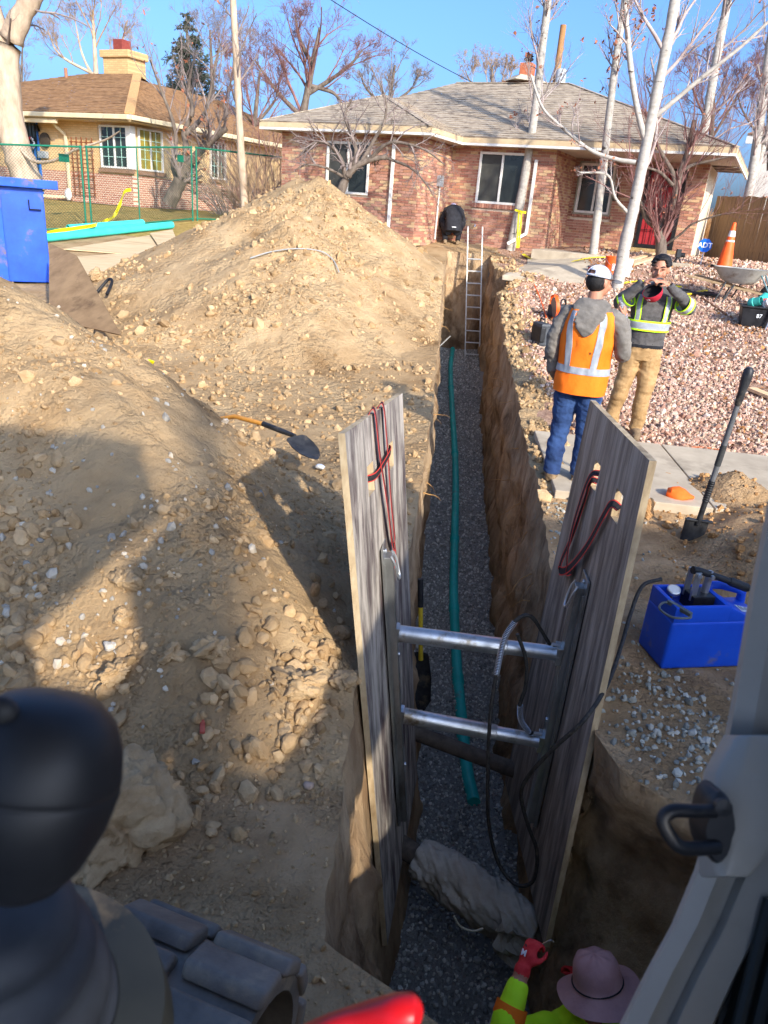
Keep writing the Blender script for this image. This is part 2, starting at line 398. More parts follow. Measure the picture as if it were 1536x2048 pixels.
# the rest of the ground: both sides plus the strips that close the trench ends
kl = ~(is_n | is_f); kr = ~is_r
Vl, Ql = split(VL, QL, kl); Vr, Qr = split(VR, QR, kr)
def strip(ysel):
    yy = YS[ysel]; el, er = edge_l(np.clip(yy, Y_NEAR, Y_FAR)), edge_r(np.clip(yy, Y_NEAR, Y_FAR)); k = 14
    t = np.linspace(0, 1, k); X = el[:, None]*(1-t)+er[:, None]*t; Y = np.repeat(yy[:, None], k, 1)
    Z = ground_z(X, Y); Z[:, 0] = top_left(X[:, 0], Y[:, 0]); Z[:, -1] = top_right(X[:, -1], Y[:, -1])
    i, j = np.meshgrid(np.arange(len(yy)-1), np.arange(k-1), indexing='ij'); a = i*k+j
    return np.stack([X, Y, Z], -1).reshape(-1, 3), np.stack([a, a+1, a+k+1, a+k], -1).reshape(-1, 4)
Va, Qa = strip(YS <= Y_NEAR+1e-6); Vb, Qb = strip(YS >= Y_FAR-1e-6)
VV = [Vl, Vr, Va, Vb]; QQ = []; off = 0
for v, q in zip(VV, (Ql, Qr, Qa, Qb)): QQ.append(q+off); off += len(v)
V = np.concatenate(VV); Q = np.concatenate(QQ); c = V[Q].mean(1); x, y = c[:, 0], c[:, 1]
wob = 0.35*fbm(x/0.8, y/0.8, 61)
mi = np.zeros(len(Q), int)                                            # 0 dry dirt
mi[(x > 0.7) & (y < 6.0+wob)] = 1                                     # damp dirt round the pump
mi[(x > 0.95) & (y < 2.2)] = 1
mi[(x < 0.9) & (y < 2.3+wob)] = 1
mi[(x > 1.35+wob) & (y >= 7.2)] = 3                                   # rock bed
mi[(x < -6.0+wob) & (y > 17.6+wob)] = 2; mi[(y > 30)] = 2             # lawn
mi[(y < -0.5+wob*0.5)] = 4                                            # street
o = link('ground', np_mesh('ground', V, Q, [DIRT, DIRT2, LAWN, ROCKBED, ASPHALT], True, mi=mi)); tag(o, kind='structure')

# trench: two banks, end faces, floor
ty = YS[(YS >= Y_NEAR-1e-6) & (YS <= Y_FAR+1e-6)]
ZL = np.linspace(0, 1, 44)
def bank(edge, sgn, top, seed):
    e = edge(ty); zt = top(e, ty); zb = floor_z(ty)-0.15
    Z = zt[:, None]*(1-ZL)+zb[:, None]*ZL; Y = np.repeat(ty[:, None], len(ZL), 1); d = zt[:, None]-Z
    inn = np.clip(d/0.5, 0, 1)*(0.07*fbm(Y/0.5, Z/0.5, seed)+0.035*fbm(Y/0.12, Z/0.6, seed+1)+0.05*fbm(Y/0.16, Z/0.16, seed+2)+.02*np.sin(Z*9+3*fbm(Y/1.5, Z/1.5, seed+3)))
    base = np.where((sgn > 0) & (Y < 2.9), (e[:, None]-0.95)*0, 0)
    lean = np.where((sgn < 0) & (Y < 5.2), .13*sstep(5.2, 4.2, Y)*d-np.where((Y > 2.8) & (Y < 4.3), .015, 0), 0)   # the left bank stands against the leaning sheet
    X = e[:, None] + sgn*(np.where((Y > 2.75) & (Y < 4.35), .25*inn if sgn < 0 else np.abs(inn)+.03*np.clip(d/.2, 0, 1), inn) - 0.02*np.clip(d, 0, 1)) + base + lean
    under = (sgn > 0)*sstep(2.85, 2.5, Y)*np.sin(np.clip(d/1.9, 0, 1)*math.pi)*0.22      # the bank is undercut at the pit
    X = X+under
    Y = Y + (sgn > 0)*.42*sstep(3.0, 2.7, Y)*sstep(1.7, 2.3, Y)*np.sin(np.clip((d-.12)/2.0, 0, 1)*math.pi)
    V = np.stack([X, Y, Z], -1).reshape(-1, 3); n = len(ZL)
    i, j = np.meshgrid(np.arange(len(ty)-1), np.arange(n-1), indexing='ij'); a = i*n+j
    Q = np.stack([a, a+1, a+n+1, a+n], -1).reshape(-1, 4)
    return V, (Q if sgn < 0 else Q[:, ::-1])
def endface(yv, seed, flip):
    k = 40; t = np.linspace(0, 1, k); x = edge_l(np.array([yv]))[0]*(1-t)+edge_r(np.array([yv]))[0]*t
    zt = ground_z(x, x*0+yv); zt[0] = top_left(x[0], yv); zt[-1] = top_right(x[-1], yv); zb = floor_z(np.array([yv]))[0]-.15
    Z = zt[:, None]*(1-ZL)+zb*ZL; X = np.repeat(x[:, None], len(ZL), 1)
    Y = yv + (0.05*fbm(X/0.4, Z/0.5, seed)+0.03*fbm(X/0.07, Z/0.5, seed+1))*np.clip((zt[:, None]-Z)/0.3, 0, 1)
    V = np.stack([X, Y, Z], -1).reshape(-1, 3); n = len(ZL)
    i, j = np.meshgrid(np.arange(k-1), np.arange(n-1), indexing='ij'); a = i*n+j
    Q = np.stack([a, a+1, a+n+1, a+n], -1).reshape(-1, 4); return V, (Q[:, ::-1] if flip else Q)
for nm, (v, q) in (('trench_wall_left', bank(edge_l, -1, top_left, 71)), ('trench_wall_right', bank(edge_r, 1, top_right, 75)),
                   ('trench_end_wall', endface(Y_FAR, 81, True)), ('trench_front_wall', endface(Y_NEAR, 84, False))):
    tag(link(nm, np_mesh(nm, v, q, BANK, True)), kind='structure')
k = 26; t = np.linspace(0, 1, k); yy = np.arange(Y_NEAR-.1, Y_FAR+.15, .06)
X = (edge_l(np.clip(yy, Y_NEAR, Y_FAR))-.15)[:, None]*(1-t)+(edge_r(np.clip(yy, Y_NEAR, Y_FAR))+.15)[:, None]*t; Y = np.repeat(yy[:, None], k, 1)
def bed_z(x, y): return floor_z(y)+0.04*fbm(x/0.5, y/0.5, 91)+0.015*fbm(x/0.1, y/0.1, 92)+0.10*(2*np.abs(x-0.5))**4*0.12
Z = bed_z(X, Y)
i, j = np.meshgrid(np.arange(len(yy)-1), np.arange(k-1), indexing='ij'); a = i*k+j
BEDM = mat('bedding_fines', srgb(142, 137, 126), srgb(168, 163, 150), scale=60, rough=0.9, bump=1.0, bscale=120, dist=0.02)
tag(link('trench_floor', np_mesh('trench_floor', np.stack([X, Y, Z], -1).reshape(-1, 3), np.stack([a, a+1, a+k+1, a+k], -1).reshape(-1, 4), BEDM, True)), kind='structure')

# ------------------------------------------------------------------ loose pieces scattered over the ground
def _ico(sub):
    bm = bmesh.new(); bmesh.ops.create_icosphere(bm, subdivisions=sub, radius=1.0)
    v = np.array([p.co[:] for p in bm.verts]); f = np.array([[q.index for q in p.verts] for p in bm.faces]); bm.free(); return v, f
ICO = {1: _ico(1), 2: _ico(2), 3: _ico(3), 5: _ico(5)}
def rock_variants(sub, k, seed, rough=0.3, flat=1.0):
    v, f = ICO[sub]; rg = np.random.default_rng(seed); out = []
    for i in range(k):
        w = v.copy()
        for _ in range(9):                                             # chop planes for angular faces
            n = rg.normal(size=3); n /= np.linalg.norm(n); dd = rg.uniform(0.55, 0.95); s = w@n
            w = w - np.outer(np.clip(s-dd, 0, None), n)
        w *= 1+rough*(rg.random((len(w), 1))-0.5); w *= np.array([1, rg.uniform(.65, 1), flat*rg.uniform(.5, .85)]); out.append(w)
    return out, f
def rand_rot(n, rg, tilt=1.0):
    q = rg.normal(size=(n, 4)); q[:, 1:3] *= tilt; q /= np.linalg.norm(q, axis=1, keepdims=True); w, x, y, z = q.T
    return np.stack([1-2*(y*y+z*z), 2*(x*y-z*w), 2*(x*z+y*w), 2*(x*y+z*w), 1-2*(x*x+z*z), 2*(y*z-x*w), 2*(x*z-y*w), 2*(y*z+x*w), 1-2*(x*x+y*y)], -1).reshape(-1, 3, 3)
def scatter_mesh(name, P, size, m, seed=1, sub=1, tints=((1, 1, 1),), jitter=0.18, flat=1.0, tilt=1.0, sink=0.25, smooth=False, rough=0.3, pal=None):
    rg = np.random.default_rng(seed); vs, f = rock_variants(sub, 10, seed, rough, flat); n = len(P); nv = len(vs[0])
    pick = rg.integers(0, 10, n); base = np.stack(vs)[pick]; Rm = rand_rot(n, rg, tilt)
    W = np.einsum('nij,nkj->nki', Rm, base*size[:, None, None]); W += np.asarray(P)[:, None, :]; W[:, :, 2] += (size*(0.5-sink)*flat)[:, None]
    Fa = (f[None]+ (np.arange(n)*nv)[:, None, None]).reshape(-1, 3)
    tn = np.array(tints)[rg.integers(0, len(tints), n) if pal is None else pal]*(1+jitter*(rg.random((n, 1))*2-1))
    return np_mesh(name, W.reshape(-1, 3), Fa, m, smooth, cols=np.repeat(tn, nv, 0))
CLOD = mat('clod', srgb(168, 138, 100), srgb(194, 165, 125), scale=9, rough=0.95, bump=0.7, bscale=60, dist=0.02, tint=True, spec=0.1)
STONE = mat('loose_stone', (1, 1, 1), rough=0.85, bump=0.4, bscale=80, dist=0.01, tint=True, spec=0.25)
RG = np.random.default_rng(5)
def pts(n, x0, x1, y0, y1, rg=RG): return rg.uniform(x0, x1, n), rg.uniform(y0, y1, n)
def logsize(n, med, sig, hi, rg=RG): return np.minimum(med*np.exp(sig*rg.normal(size=n)), hi)
DTX = 0
DT = ((1, 1, 1), (.86, .83, .78), (1.04, 1.01, .97), (.74, .69, .62), (.93, .9, .86))
# clods on the near heap: cloddy swathes, few on the smooth sand
x, y = pts(60000, -5.2, -0.05, 1.5, 7.4); z = near_pile(x, y)
dens = np.clip(sstep(0.5, 0.72, vnoise(x/0.55, y/0.8, 101))*.8 + 0.05 + 0.75*sstep(3.5, 2.5, y)*sstep(.25, .6, vnoise(x/.4, y/.4, 105)), 0, 1)
k = (z > ground_z(x, y)-.03) & (RG.random(len(x)) < dens*0.6) & (x < edge_l(y)-.02); x, y, z = x[k], y[k], top_left(x[k], y[k])
s = logsize(len(x), .008, .75, .06)
tag(link('clods', scatter_mesh('clods', np.stack([x, y, z], -1), s, CLOD, 11, tints=DT, sink=.45, sub=1), HEAP_NEAR), kind='stuff')
# broken clods gathered at the foot of the near heap
rgc = np.random.default_rng(21); x = rgc.uniform(-2.3, -.32, 900); y = 2.75+.35*rgc.normal(size=900)-.12*(x+1); k = (x < edge_l(y)-.06) & (vnoise(x/.5, y/.5, 131) > .38); x, y = x[k], y[k]
tag(link('broken_clods', scatter_mesh('broken_clods', np.stack([x, y, top_left(x, y)], -1), logsize(len(x), .022, .5, .06, rgc), CLOD, 22, sub=2, tints=DT, sink=.3, rough=.14), HEAP_NEAR), kind='stuff')
# pale broken concrete lumps in the near heap
x, y = pts(9000, -3.4, -0.3, 2.0, 5.5); w = np.exp(-(((y-2.9)/0.7)**2))*0.6*sstep(-0.6, -1.6, x) + 0.05
k = (near_pile(x, y) > 0.02) & (RG.random(len(x)) < w*0.30); x, y = x[k], y[k]
tag(link('concrete_rubble', scatter_mesh('concrete_rubble', np.stack([x, y, top_left(x, y)], -1), logsize(len(x), .014, .45, .04), STONE, 12,
    tints=(srgb(176, 166, 148), srgb(154, 147, 134), srgb(186, 172, 150))), HEAP_NEAR), kind='stuff')
# clods on the far heap
x, y = pts(60000, -6.5, -0.0, 8.2, 17.5); z = far_pile(x, y)
sm = sstep(0.45, 0.62, vnoise(x/1.2+3, y/1.2, 24)); dens = (1-0.9*sm)*(0.25+0.75*sstep(.4, .65, vnoise(x/.6, y/.6, 103)))
k = (z > ground_z(x, y)-.02) & (RG.random(len(x)) < dens*.42) & (x < edge_l(y)-.02); x, y = x[k], y[k]
tag(link('clods', scatter_mesh('clods', np.stack([x, y, top_left(x, y)], -1), logsize(len(x), .014, .75, .11), CLOD, 13, tints=DT, sink=.42), HEAP_FAR), kind='stuff')
# clods on the right heap and along both trench edges
x, y = pts(9000, 1.2, 5.5, 3.2, 8.0); k = (right_pile(x, y) > -0.03) & (RG.random(len(x)) < .45); x, y = x[k], y[k]
CLOD2 = mat('clod_damp', srgb(162, 122, 80), srgb(192, 150, 102), scale=9, rough=0.95, bump=0.7, bscale=60, dist=0.02, tint=True, spec=0.1)
tag(link('clods', scatter_mesh('clods', np.stack([x, y, top_right(x, y)], -1), logsize(len(x), .014, .6, .06), CLOD2, 14, tints=DT), HEAP_RIGHT), kind='stuff')
y = RG.uniform(4.6, 19.0, 9000); x = edge_r(y)+.01+np.abs(RG.normal(size=9000))*.30; k = RG.random(9000) < .5*sstep(.3, .6, vnoise(x/.4, y/.4, 77))*sstep(4.6, 7.5, y); x, y = x[k], y[k]
x2, y2 = pts(7000, -6, 0, 4.8, 9.6); k = (near_pile(x2, y2) < 0.03) & (far_pile(x2, y2) < ground_z(x2, y2)+.03) & (x2 < edge_l(y2)-.02) & (RG.random(len(x2)) < .55); x2, y2 = x2[k], y2[k]
x3, y3 = pts(2600, -1.8, .5, 1.3, 2.6); k = (near_pile(x3, y3) < .05) & (x3 < edge_l(y3)-.02); x3, y3 = x3[k], y3[k]
P = np.concatenate([np.stack([x, y, top_right(x, y)], -1), np.stack([x2, y2, top_left(x2, y2)], -1), np.stack([x3, y3, top_left(x3, y3)], -1)])
sz = np.concatenate([logsize(len(x), .019, .6, .09), logsize(len(x2), .017, .6, .07), logsize(len(x3), .006, .55, .02)])
tag(link('loose_clods', scatter_mesh('loose_clods', P, sz, CLOD, 15, tints=DT)), 'crumbled tan soil strewn along the trench edges', 'soil crumbs', kind='stuff')
# pink landscape rock on the sloping yard
PINK = (srgb(184, 148, 127), srgb(194, 166, 145), srgb(172, 132, 112), srgb(204, 180, 160), srgb(156, 118, 98), srgb(188, 164, 136), srgb(178, 146, 120))
def rock_n(n, x0, x1, y0, y1, med, seed, keep):
    rg = np.random.default_rng(seed); x, y = pts(n, x0, x1, y0, y1, rg); m = keep(x, y) & (x > edge_r(np.minimum(y, Y_FAR))+.25*rg.random(n)+.12); x, y = x[m], y[m]
    return np.stack([x, y, top_right(x, y)], -1), logsize(len(x), med, .38, .07, rg)
bare = lambda x, y: vnoise(x/1.4, y/1.4, 111)
k1 = lambda x, y: (y > 7.45+.12*fbm(x/.3, x*0, 9)) & (bare(x, y) < .95) & ~((y > 17.0) & (x < 3.4)) & (x > 1.15+.35*sstep(9.5, 7.6, y))
PA, SA = rock_n(21000, 1.0, 6.2, 7.4, 11.0, .0195, 201, k1)
PB, SB = rock_n(20000, 1.0, 9.5, 11.0, 19.6, .025, 202, k1)
PC, SC_ = rock_n(6000, 5.5, 16, 9.0, 22, .036, 203, lambda x, y: x > 0)
tag(link('pink_rock_mulch', scatter_mesh('pink_rock_mulch', np.concatenate([PA, PB, PC]), np.concatenate([SA, SB, SC_]), STONE, 16, tints=PINK, jitter=.22, flat=.8, sink=.12)),
    'pink and tan landscape rock covering the sloping front yard', 'landscape rock', kind='stuff')
# dry leaves and straw bits among the rock
x, y = pts(5600, 1.2, 8, 7.5, 20); k = vnoise(x/.9, y/.9, 117) > .42; x, y = x[k], y[k]
LEAF = mat('dry_leaf', srgb(170, 122, 70), srgb(132, 88, 50), scale=20, rough=0.9, tint=True)
tag(link('leaf_litter', scatter_mesh('leaf_litter', np.stack([x, y, top_right(x, y)+.028], -1), logsize(len(x), .022, .3, .05), LEAF, 17, tints=((1, 1, 1), (1.3, 1.2, 1.1), (.7, .65, .6)), flat=.12, tilt=.35, sink=0)),
    'brown leaf litter lying among the pink rock', 'leaf litter', kind='stuff')
# grey crushed stone: trench bedding, and the spill beside the trench in front of the pump
GREY = (srgb(170, 166, 153), srgb(192, 187, 172), srgb(142, 139, 129), srgb(210, 204, 188), srgb(156, 153, 142))
rg = np.random.default_rng(9)
y = np.concatenate([rg.uniform(1.6, 8.5, 13500), rg.uniform(8.5, 19.2, 9500)]); t = rg.random(len(y)); x = (edge_l(y)-.03)*(1-t)+(edge_r(np.clip(y, 2.9, 14.5))+.02)*t
tag(link('bedding_gravel', scatter_mesh('bedding_gravel', np.stack([x, y, bed_z(x, y)], -1), logsize(len(y), .0135, .3, .03, rg)*np.where(y > 8.5, 1.25, 1), STONE, 18, tints=GREY, jitter=.25, sink=.1)),
    'dark grey crushed stone bedding on the trench floor round the teal pipe', 'gravel', kind='stuff')
x, y = pts(9000, .9, 3.2, 2.35, 6.2, rg)
w = np.exp(-(((x-1.32)/.24)**2+((y-2.95)/.42)**2))*1.4 + np.exp(-(((x-1.12)/.12)**2+((y-5.3)/.6)**2))*.7 + .028
k = (rg.random(len(x)) < w) & (x > edge_r(y)+.015) & (right_pile(x, y) < .05); x, y = x[k], y[k]
tag(link('gravel_spill', scatter_mesh('gravel_spill', np.stack([x, y, top_right(x, y)], -1), logsize(len(x), .0125, .32, .03, rg), STONE, 19, tints=(srgb(150, 148, 134), srgb(172, 168, 152), srgb(130, 129, 118), srgb(186, 180, 164)), sink=.1)),
    'spill of grey-green crushed stone between the right plywood sheet and the blue pump', 'gravel', kind='stuff')
# big single clods that can be told apart
def big_clod(px, py, r, label, sub=5, m=CLOD, sq=(1, .85, .75), seed=0, top=None):
    p = on_ground(px, py); rg = np.random.default_rng(900+seed); vs, f = rock_variants(sub, 1, 900+seed, .05, 1.1); w = vs[0]*r*np.array(sq)
    nrm = w/np.linalg.norm(w, axis=1, keepdims=True)
    a_, b_ = w[:, 0]/r+seed, w[:, 1]/r*1.1+w[:, 2]/r*1.3
    crack = np.clip(.12-np.abs(fbm(a_*1.6, b_*1.6, 27+seed)), 0, 1)
    w = w + nrm*(r*(.42*fbm(a_*1.5, b_*1.5, 7+seed)+.20*fbm(a_*5, b_*5, 17+seed)+.08*fbm(a_*13, b_*13, 19+seed)-1.1*crack))[:, None]
    me = np_mesh('dirt_clod', w, f, m, True, cols=np.ones((len(w), 3)))
    ob = link('dirt_clod', me, None, (p[0], p[1], p[2]+r*.35), (0, 0, rg.random()*6)); return tag(ob, label, 'dirt clod', 'large clods on the near heap')
for i, (px, py, r, sq, lb) in enumerate((
    (600, 1385, .135, (1, .8, .85), 'largest cracked clod, beside the near edge of the left plywood sheet'),
    (245, 1690, .25, (1, .9, .85), 'huge block of packed earth lying right behind the black track'),
    (235, 1355, .085, (1.1, .8, .8), 'rounded clod just above the black joystick knob'),
    (345, 1315, .075, (1, .8, .8), 'rounded clod at the left of the layered clod pair'),
    (425, 1310, .085, (.7, 1, 1), 'layered upright clod at the right of the rounded one'),
    (250, 1170, .085, (1.2, .7, .8), 'flat-topped clod in the shaded band of the near heap'),
    (245, 1240, .06, (1, .8, .8), 'squarish clod below the flat-topped one on the near heap'),
    (690, 1370, .075, (1.2, .8, .7), 'crumbly clod right against the left plywood sheet'),
    (655, 1300, .05, (1, .8, .8), 'small clod on the sunlit edge of the sheet shadow'),
    (1290, 1030, .11, (.8, .7, 1.0), 'upright brown clod behind the right plywood sheet'),
    (195, 560, .17, (1, .9, .9), 'round clod on the flat plywood beside the leaning board'))):
    big_clod(px, py, r, lb, seed=i, sq=sq, m=CLOD2 if px == 1290 else CLOD)
p = on_ground(222, 1300); w = rock_variants(3, 1, 77, .25, 1.1)
me = np_mesh('concrete_lump', w[0][0]*.047, w[1], mat('pitted_concrete', srgb(182, 172, 156), srgb(212, 204, 190), scale=60, rough=.9, bump=1, bscale=90, dist=.01), True)
tag(link('concrete_lump', me, None, (p[0], p[1], p[2]+.02)), 'pale pitted lump of concrete lying among the clods on the near heap', 'concrete lump')
p = on_ground(405, 1457); tag(MB().box((0, 0, 0), (.022, .075, .012)).build('brick_shard', mat('red_shard', srgb(150, 66, 52), srgb(172, 88, 70), scale=30, rough=.9), None, bevel=.004, loc=tuple(p+np.array([0, 0, .012])), rot=(.2, .1, .3)), 'small red brick shard lying on the near heap', 'brick shard')
p = on_ground(618, 1575); w = rock_variants(2, 1, 78, .1, 1.0)
tag(link('pebble', np_mesh('pebble', w[0][0]*.026, w[1], STONE, True, cols=np.tile(srgb(176, 150, 128), (len(w[0][0]), 1))), None, tuple(p+np.array([0, 0, .012]))), 'single tan pebble on the flat dirt left of the sheet bottom', 'pebble')
# ------------------------------------------------------------------ trench shore: two plywood sheets, rails and hydraulic cylinders
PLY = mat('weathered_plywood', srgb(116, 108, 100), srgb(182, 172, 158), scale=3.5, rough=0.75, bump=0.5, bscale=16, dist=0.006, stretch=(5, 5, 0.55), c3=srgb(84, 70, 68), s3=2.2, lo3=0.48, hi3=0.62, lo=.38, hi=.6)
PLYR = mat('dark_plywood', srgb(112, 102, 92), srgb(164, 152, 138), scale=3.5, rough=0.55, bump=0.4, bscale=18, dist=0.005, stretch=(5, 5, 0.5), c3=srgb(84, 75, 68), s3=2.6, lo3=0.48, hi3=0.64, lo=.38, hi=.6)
PLYE = mat('plywood_edge', srgb(170, 146, 110), srgb(198, 176, 140), scale=30, rough=0.8, bump=0.4, bscale=80, dist=0.004, stretch=(1, 1, .3), c3=srgb(120, 100, 76), s3=6, lo3=.5, hi3=.7)
ALU = mat('aluminium', srgb(168, 168, 164), srgb(196, 196, 192), scale=14, rough=0.32, metal=0.85, bump=0.05, bscale=60, c3=srgb(128, 122, 110), s3=4, lo3=.55, hi3=.72, stretch=(1, 1, .4))
STEEL = mat('polished_steel', srgb(176, 177, 176), srgb(200, 201, 200), scale=10, rough=0.34, metal=0.85, bump=.06, bscale=70, c3=srgb(136, 122, 100), s3=8, lo3=.54, hi3=.68)
ZINC = mat('zinc_wire', srgb(186, 190, 194), rough=0.35, metal=0.8)
BLACK = mat('black_rubber', srgb(26, 26, 27), srgb(42, 42, 43), scale=20, rough=0.55, bump=0.1, bscale=80)
RED = mat('red_paint', srgb(176, 34, 30), srgb(150, 26, 26), scale=9, rough=0.4)
WHITE = mat('white_paint', srgb(226, 226, 222), srgb(206, 205, 200), scale=8, rough=0.5)
WHITEPRINT = mat('white_print', srgb(232, 232, 230), rough=0.6)
BLACKPRINT = mat('black_print', srgb(24, 24, 24), rough=0.6)
def board(C4, thick, out, sb, tb, holes, parent, mats):
    """C4: near-top, far-top, far-bottom, near-bottom; holes: set of (i, j) cells left open"""
    A, B, Cc, D = [Vector(p) for p in C4]; out = Vector(out).normalized()*thick
    nS, nT = len(sb), len(tb); mb = MB()
    P = lambda s, t: (A*(1-s)+B*s)*(1-t)+(D*(1-s)+Cc*s)*t
    fr = [P(s, t) for t in tb for s in sb]; b = len(fr); mb.v = [tuple(p) for p in fr]+[tuple(p+out) for p in fr]
    idx = lambda i, j: j*nS+i
    solid = lambda i, j: 0 <= i < nS-1 and 0 <= j < nT-1 and (i, j) not in holes
    for i in range(nS-1):
        for j in range(nT-1):
            if not solid(i, j): continue
            q = (idx(i, j), idx(i+1, j), idx(i+1, j+1), idx(i, j+1))
            mb.f += [q[::-1], tuple(b+k for k in q)]; mb.m += [0, 0]
            for (di, dj), (p, r_) in (((0, -1), (0, 1)), ((1, 0), (1, 2)), ((0, 1), (2, 3)), ((-1, 0), (3, 0))):
                if not solid(i+di, j+dj): mb.f.append((q[p], q[r_], b+q[r_], b+q[p])); mb.m.append(1)
    me = mb.mesh('plywood_sheet', None, False); bm = bmesh.new(); bm.from_mesh(me); bmesh.ops.recalc_face_normals(bm, faces=bm.faces); bm.to_mesh(me); bm.free()
    for m in mats: me.materials.append(m)
    return link('plywood_sheet', me, parent)
SH = empty('trench_shore', (0.35, 3.4, -1.5), label='hydraulic trench shore with two upright plywood sheets and two aluminium cylinders', cat='trench shore')
inv = Matrix.Translation((-0.35, -3.4, 1.5))
def sub(o, p):      # parent while keeping world coordinates of the mesh
    o.parent = p; o.matrix_parent_inverse = p.matrix_world.inverted() if p.parent else Matrix.Translation(-Vector(p.location)); return o
LS = [(-.34, 2.9, 1.33), (-.165, 4.1, 1.24), (.175, 4.14, -1.55), (.07, 2.95, -1.72)]
RS = [(.905, 2.9, 1.34), (.885, 4.1, 1.30), (.80, 4.16, -1.50), (.93, 2.9, -1.50)]
sbl = [0, .26, .36, .64, .74, 1]; tbl = [0, .075, .125, .5, 1]
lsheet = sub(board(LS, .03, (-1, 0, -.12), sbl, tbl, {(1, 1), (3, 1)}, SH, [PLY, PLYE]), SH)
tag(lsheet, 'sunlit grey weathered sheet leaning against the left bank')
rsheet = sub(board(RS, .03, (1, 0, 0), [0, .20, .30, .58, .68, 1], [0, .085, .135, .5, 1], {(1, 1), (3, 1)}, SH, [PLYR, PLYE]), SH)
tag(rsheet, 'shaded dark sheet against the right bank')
def lp(s, t, off=0.0):
    A, B, Cc, D = [np.array(p) for p in LS]; p = (A*(1-s)+B*s)*(1-t)+(D*(1-s)+Cc*s)*t; return p+np.array([1, 0, .12])*off
def rp(s, t, off=0.0):
    A, B, Cc, D = [np.array(p) for p in RS]; p = (A*(1-s)+B*s)*(1-t)+(D*(1-s)+Cc*s)*t; return p+np.array([-1, 0, 0])*off
for side, f, t0, t1, sc in (('l', lp, .235, .86, .42), ('r', rp, .275, .86, .42)):
    a, b = f(sc, t0), f(sc, t1); nn = (1, 0, .12) if side == 'l' else (-1, 0, 0)
    mb = MB(); up = Vector(nn)
    mb.beam(f(sc, t0, .008), f(sc, t1, .008), .15, .012, up)                       # base flange
    mb.beam(f(sc, t0+.02, .034), f(sc, t1, .034), .075, .042, up)                  # hollow ridge
    for ds in (-.052, .052): mb.beam(f(sc+ds, t0+.03, .02), f(sc+ds, t1, .02), .008, .014, up)
    rail = sub(mb.build('rail', ALU, SH, bevel=.003), SH)
    for tt in (t0+.012, .46, .60, .72):
        bo = MB().lathe([(.0, 0), (.013, 0), (.012, .008), (0, .009)], f(sc, tt, .056 if tt > t0+.02 else .016), nn, n=10).build('bolt', ZINC, rail, smooth=True); sub(bo, rail)
    top = f(sc, t0+.01, .05); lo = f(sc, t0+.055, .085)
    w = .036
    lp_pts = catmull([np.array(top)+np.array([0, -w, -.02]), (np.array(top)+np.array(lo))/2+np.array([0, -w*1.1, 0]), np.array(lo)+np.array([0, -w*.6, -.02]), np.array(lo)+np.array([0, w*.6, -.02]), (np.array(top)+np.array(lo))/2+np.array([0, w*1.1, 0]), np.array(top)+np.array([0, w, -.02])], 5)
    sub(MB().tube(lp_pts, .006, 8).build('lifting_loop', ZINC, SH, smooth=True), SH)
CYL = []
for (tl, tr) in ((.415, .445), (.60, .655)):
    a = Vector(lp(.42, tl, .055)); b = Vector(rp(.42, tr, .055)); d = (b-a).normalized(); Lc = (b-a).length
    at = lambda k: a+d*(Lc*k)
    cyl = MB().lathe([(.030, 0), (.047, .012), (.047, .66*Lc), (.044, .67*Lc)], a, d, n=28).build('cylinder', STEEL, SH, smooth=True); sub(cyl, SH)
    sub(MB().lathe([(.040, 0), (.040, .30*Lc), (.043, .305*Lc), (.043, .325*Lc)], at(.66), d, n=28).build('piston', STEEL, cyl, smooth=True), cyl)
    x_, y_, z_ = basis(d)
    blk = MB(); blk.beam(at(.965), at(1.0), .085, .105, (0, 0, 1)); sub(blk.build('end_block', ALU, cyl, bevel=.004), cyl)
    sub(MB().beam(at(-.03), at(.012), .07, .095, (0, 0, 1)).build('end_block', ALU, cyl, bevel=.004), cyl)
    fit = Vector(at(.985))+Vector((0, -.01, .055)); CYL.append(fit)
    sub(MB().lathe([(.008, 0), (.008, .02), (.012, .022), (.012, .045), (.008, .047), (.007, .08)], fit, (-1, -.15, .12), n=10).build('hose_fitting', ZINC, cyl, smooth=True), cyl)

# webbing straps through the hand holes
STRAPR = mat('strap_red_edge', srgb(196, 60, 52), rough=0.8)
STRAPK = mat('strap_black', srgb(30, 27, 28), srgb(46, 40, 42), scale=60, rough=0.85)
def ribbon(pts_, w, wd, name, mats, parent=None, k=6, th=.002):
    P = [Vector(p) for p in catmull(pts_, k)]; wd = Vector(wd).normalized(); mb = MB(); prof = (-.5, -.36, .36, .5)
    for i, p in enumerate(P):
        t = (P[min(i+1, len(P)-1)]-P[max(i-1, 0)]).normalized(); x = (wd-t*wd.dot(t)).normalized(); n = t.cross(x)
        for s_ in (1, -1): mb.v += [tuple(p+x*w*q+n*th*.5*s_) for q in prof]
    for i in range(len(P)-1):
        for side in (0, 4):
            for j in range(3):
                a = i*8+side+j; q = (a, a+1, a+9, a+8); mb.f.append(q if side else q[::-1]); mb.m.append(1 if j == 1 else 0)
        for a, b_ in ((i*8, i*8+4), (i*8+3, i*8+7)): mb.f.append((a, b_, b_+8, a+8)); mb.m.append(0)
    me = mb.mesh(name); [me.materials.append(m) for m in mats]; return link(name, me, parent)
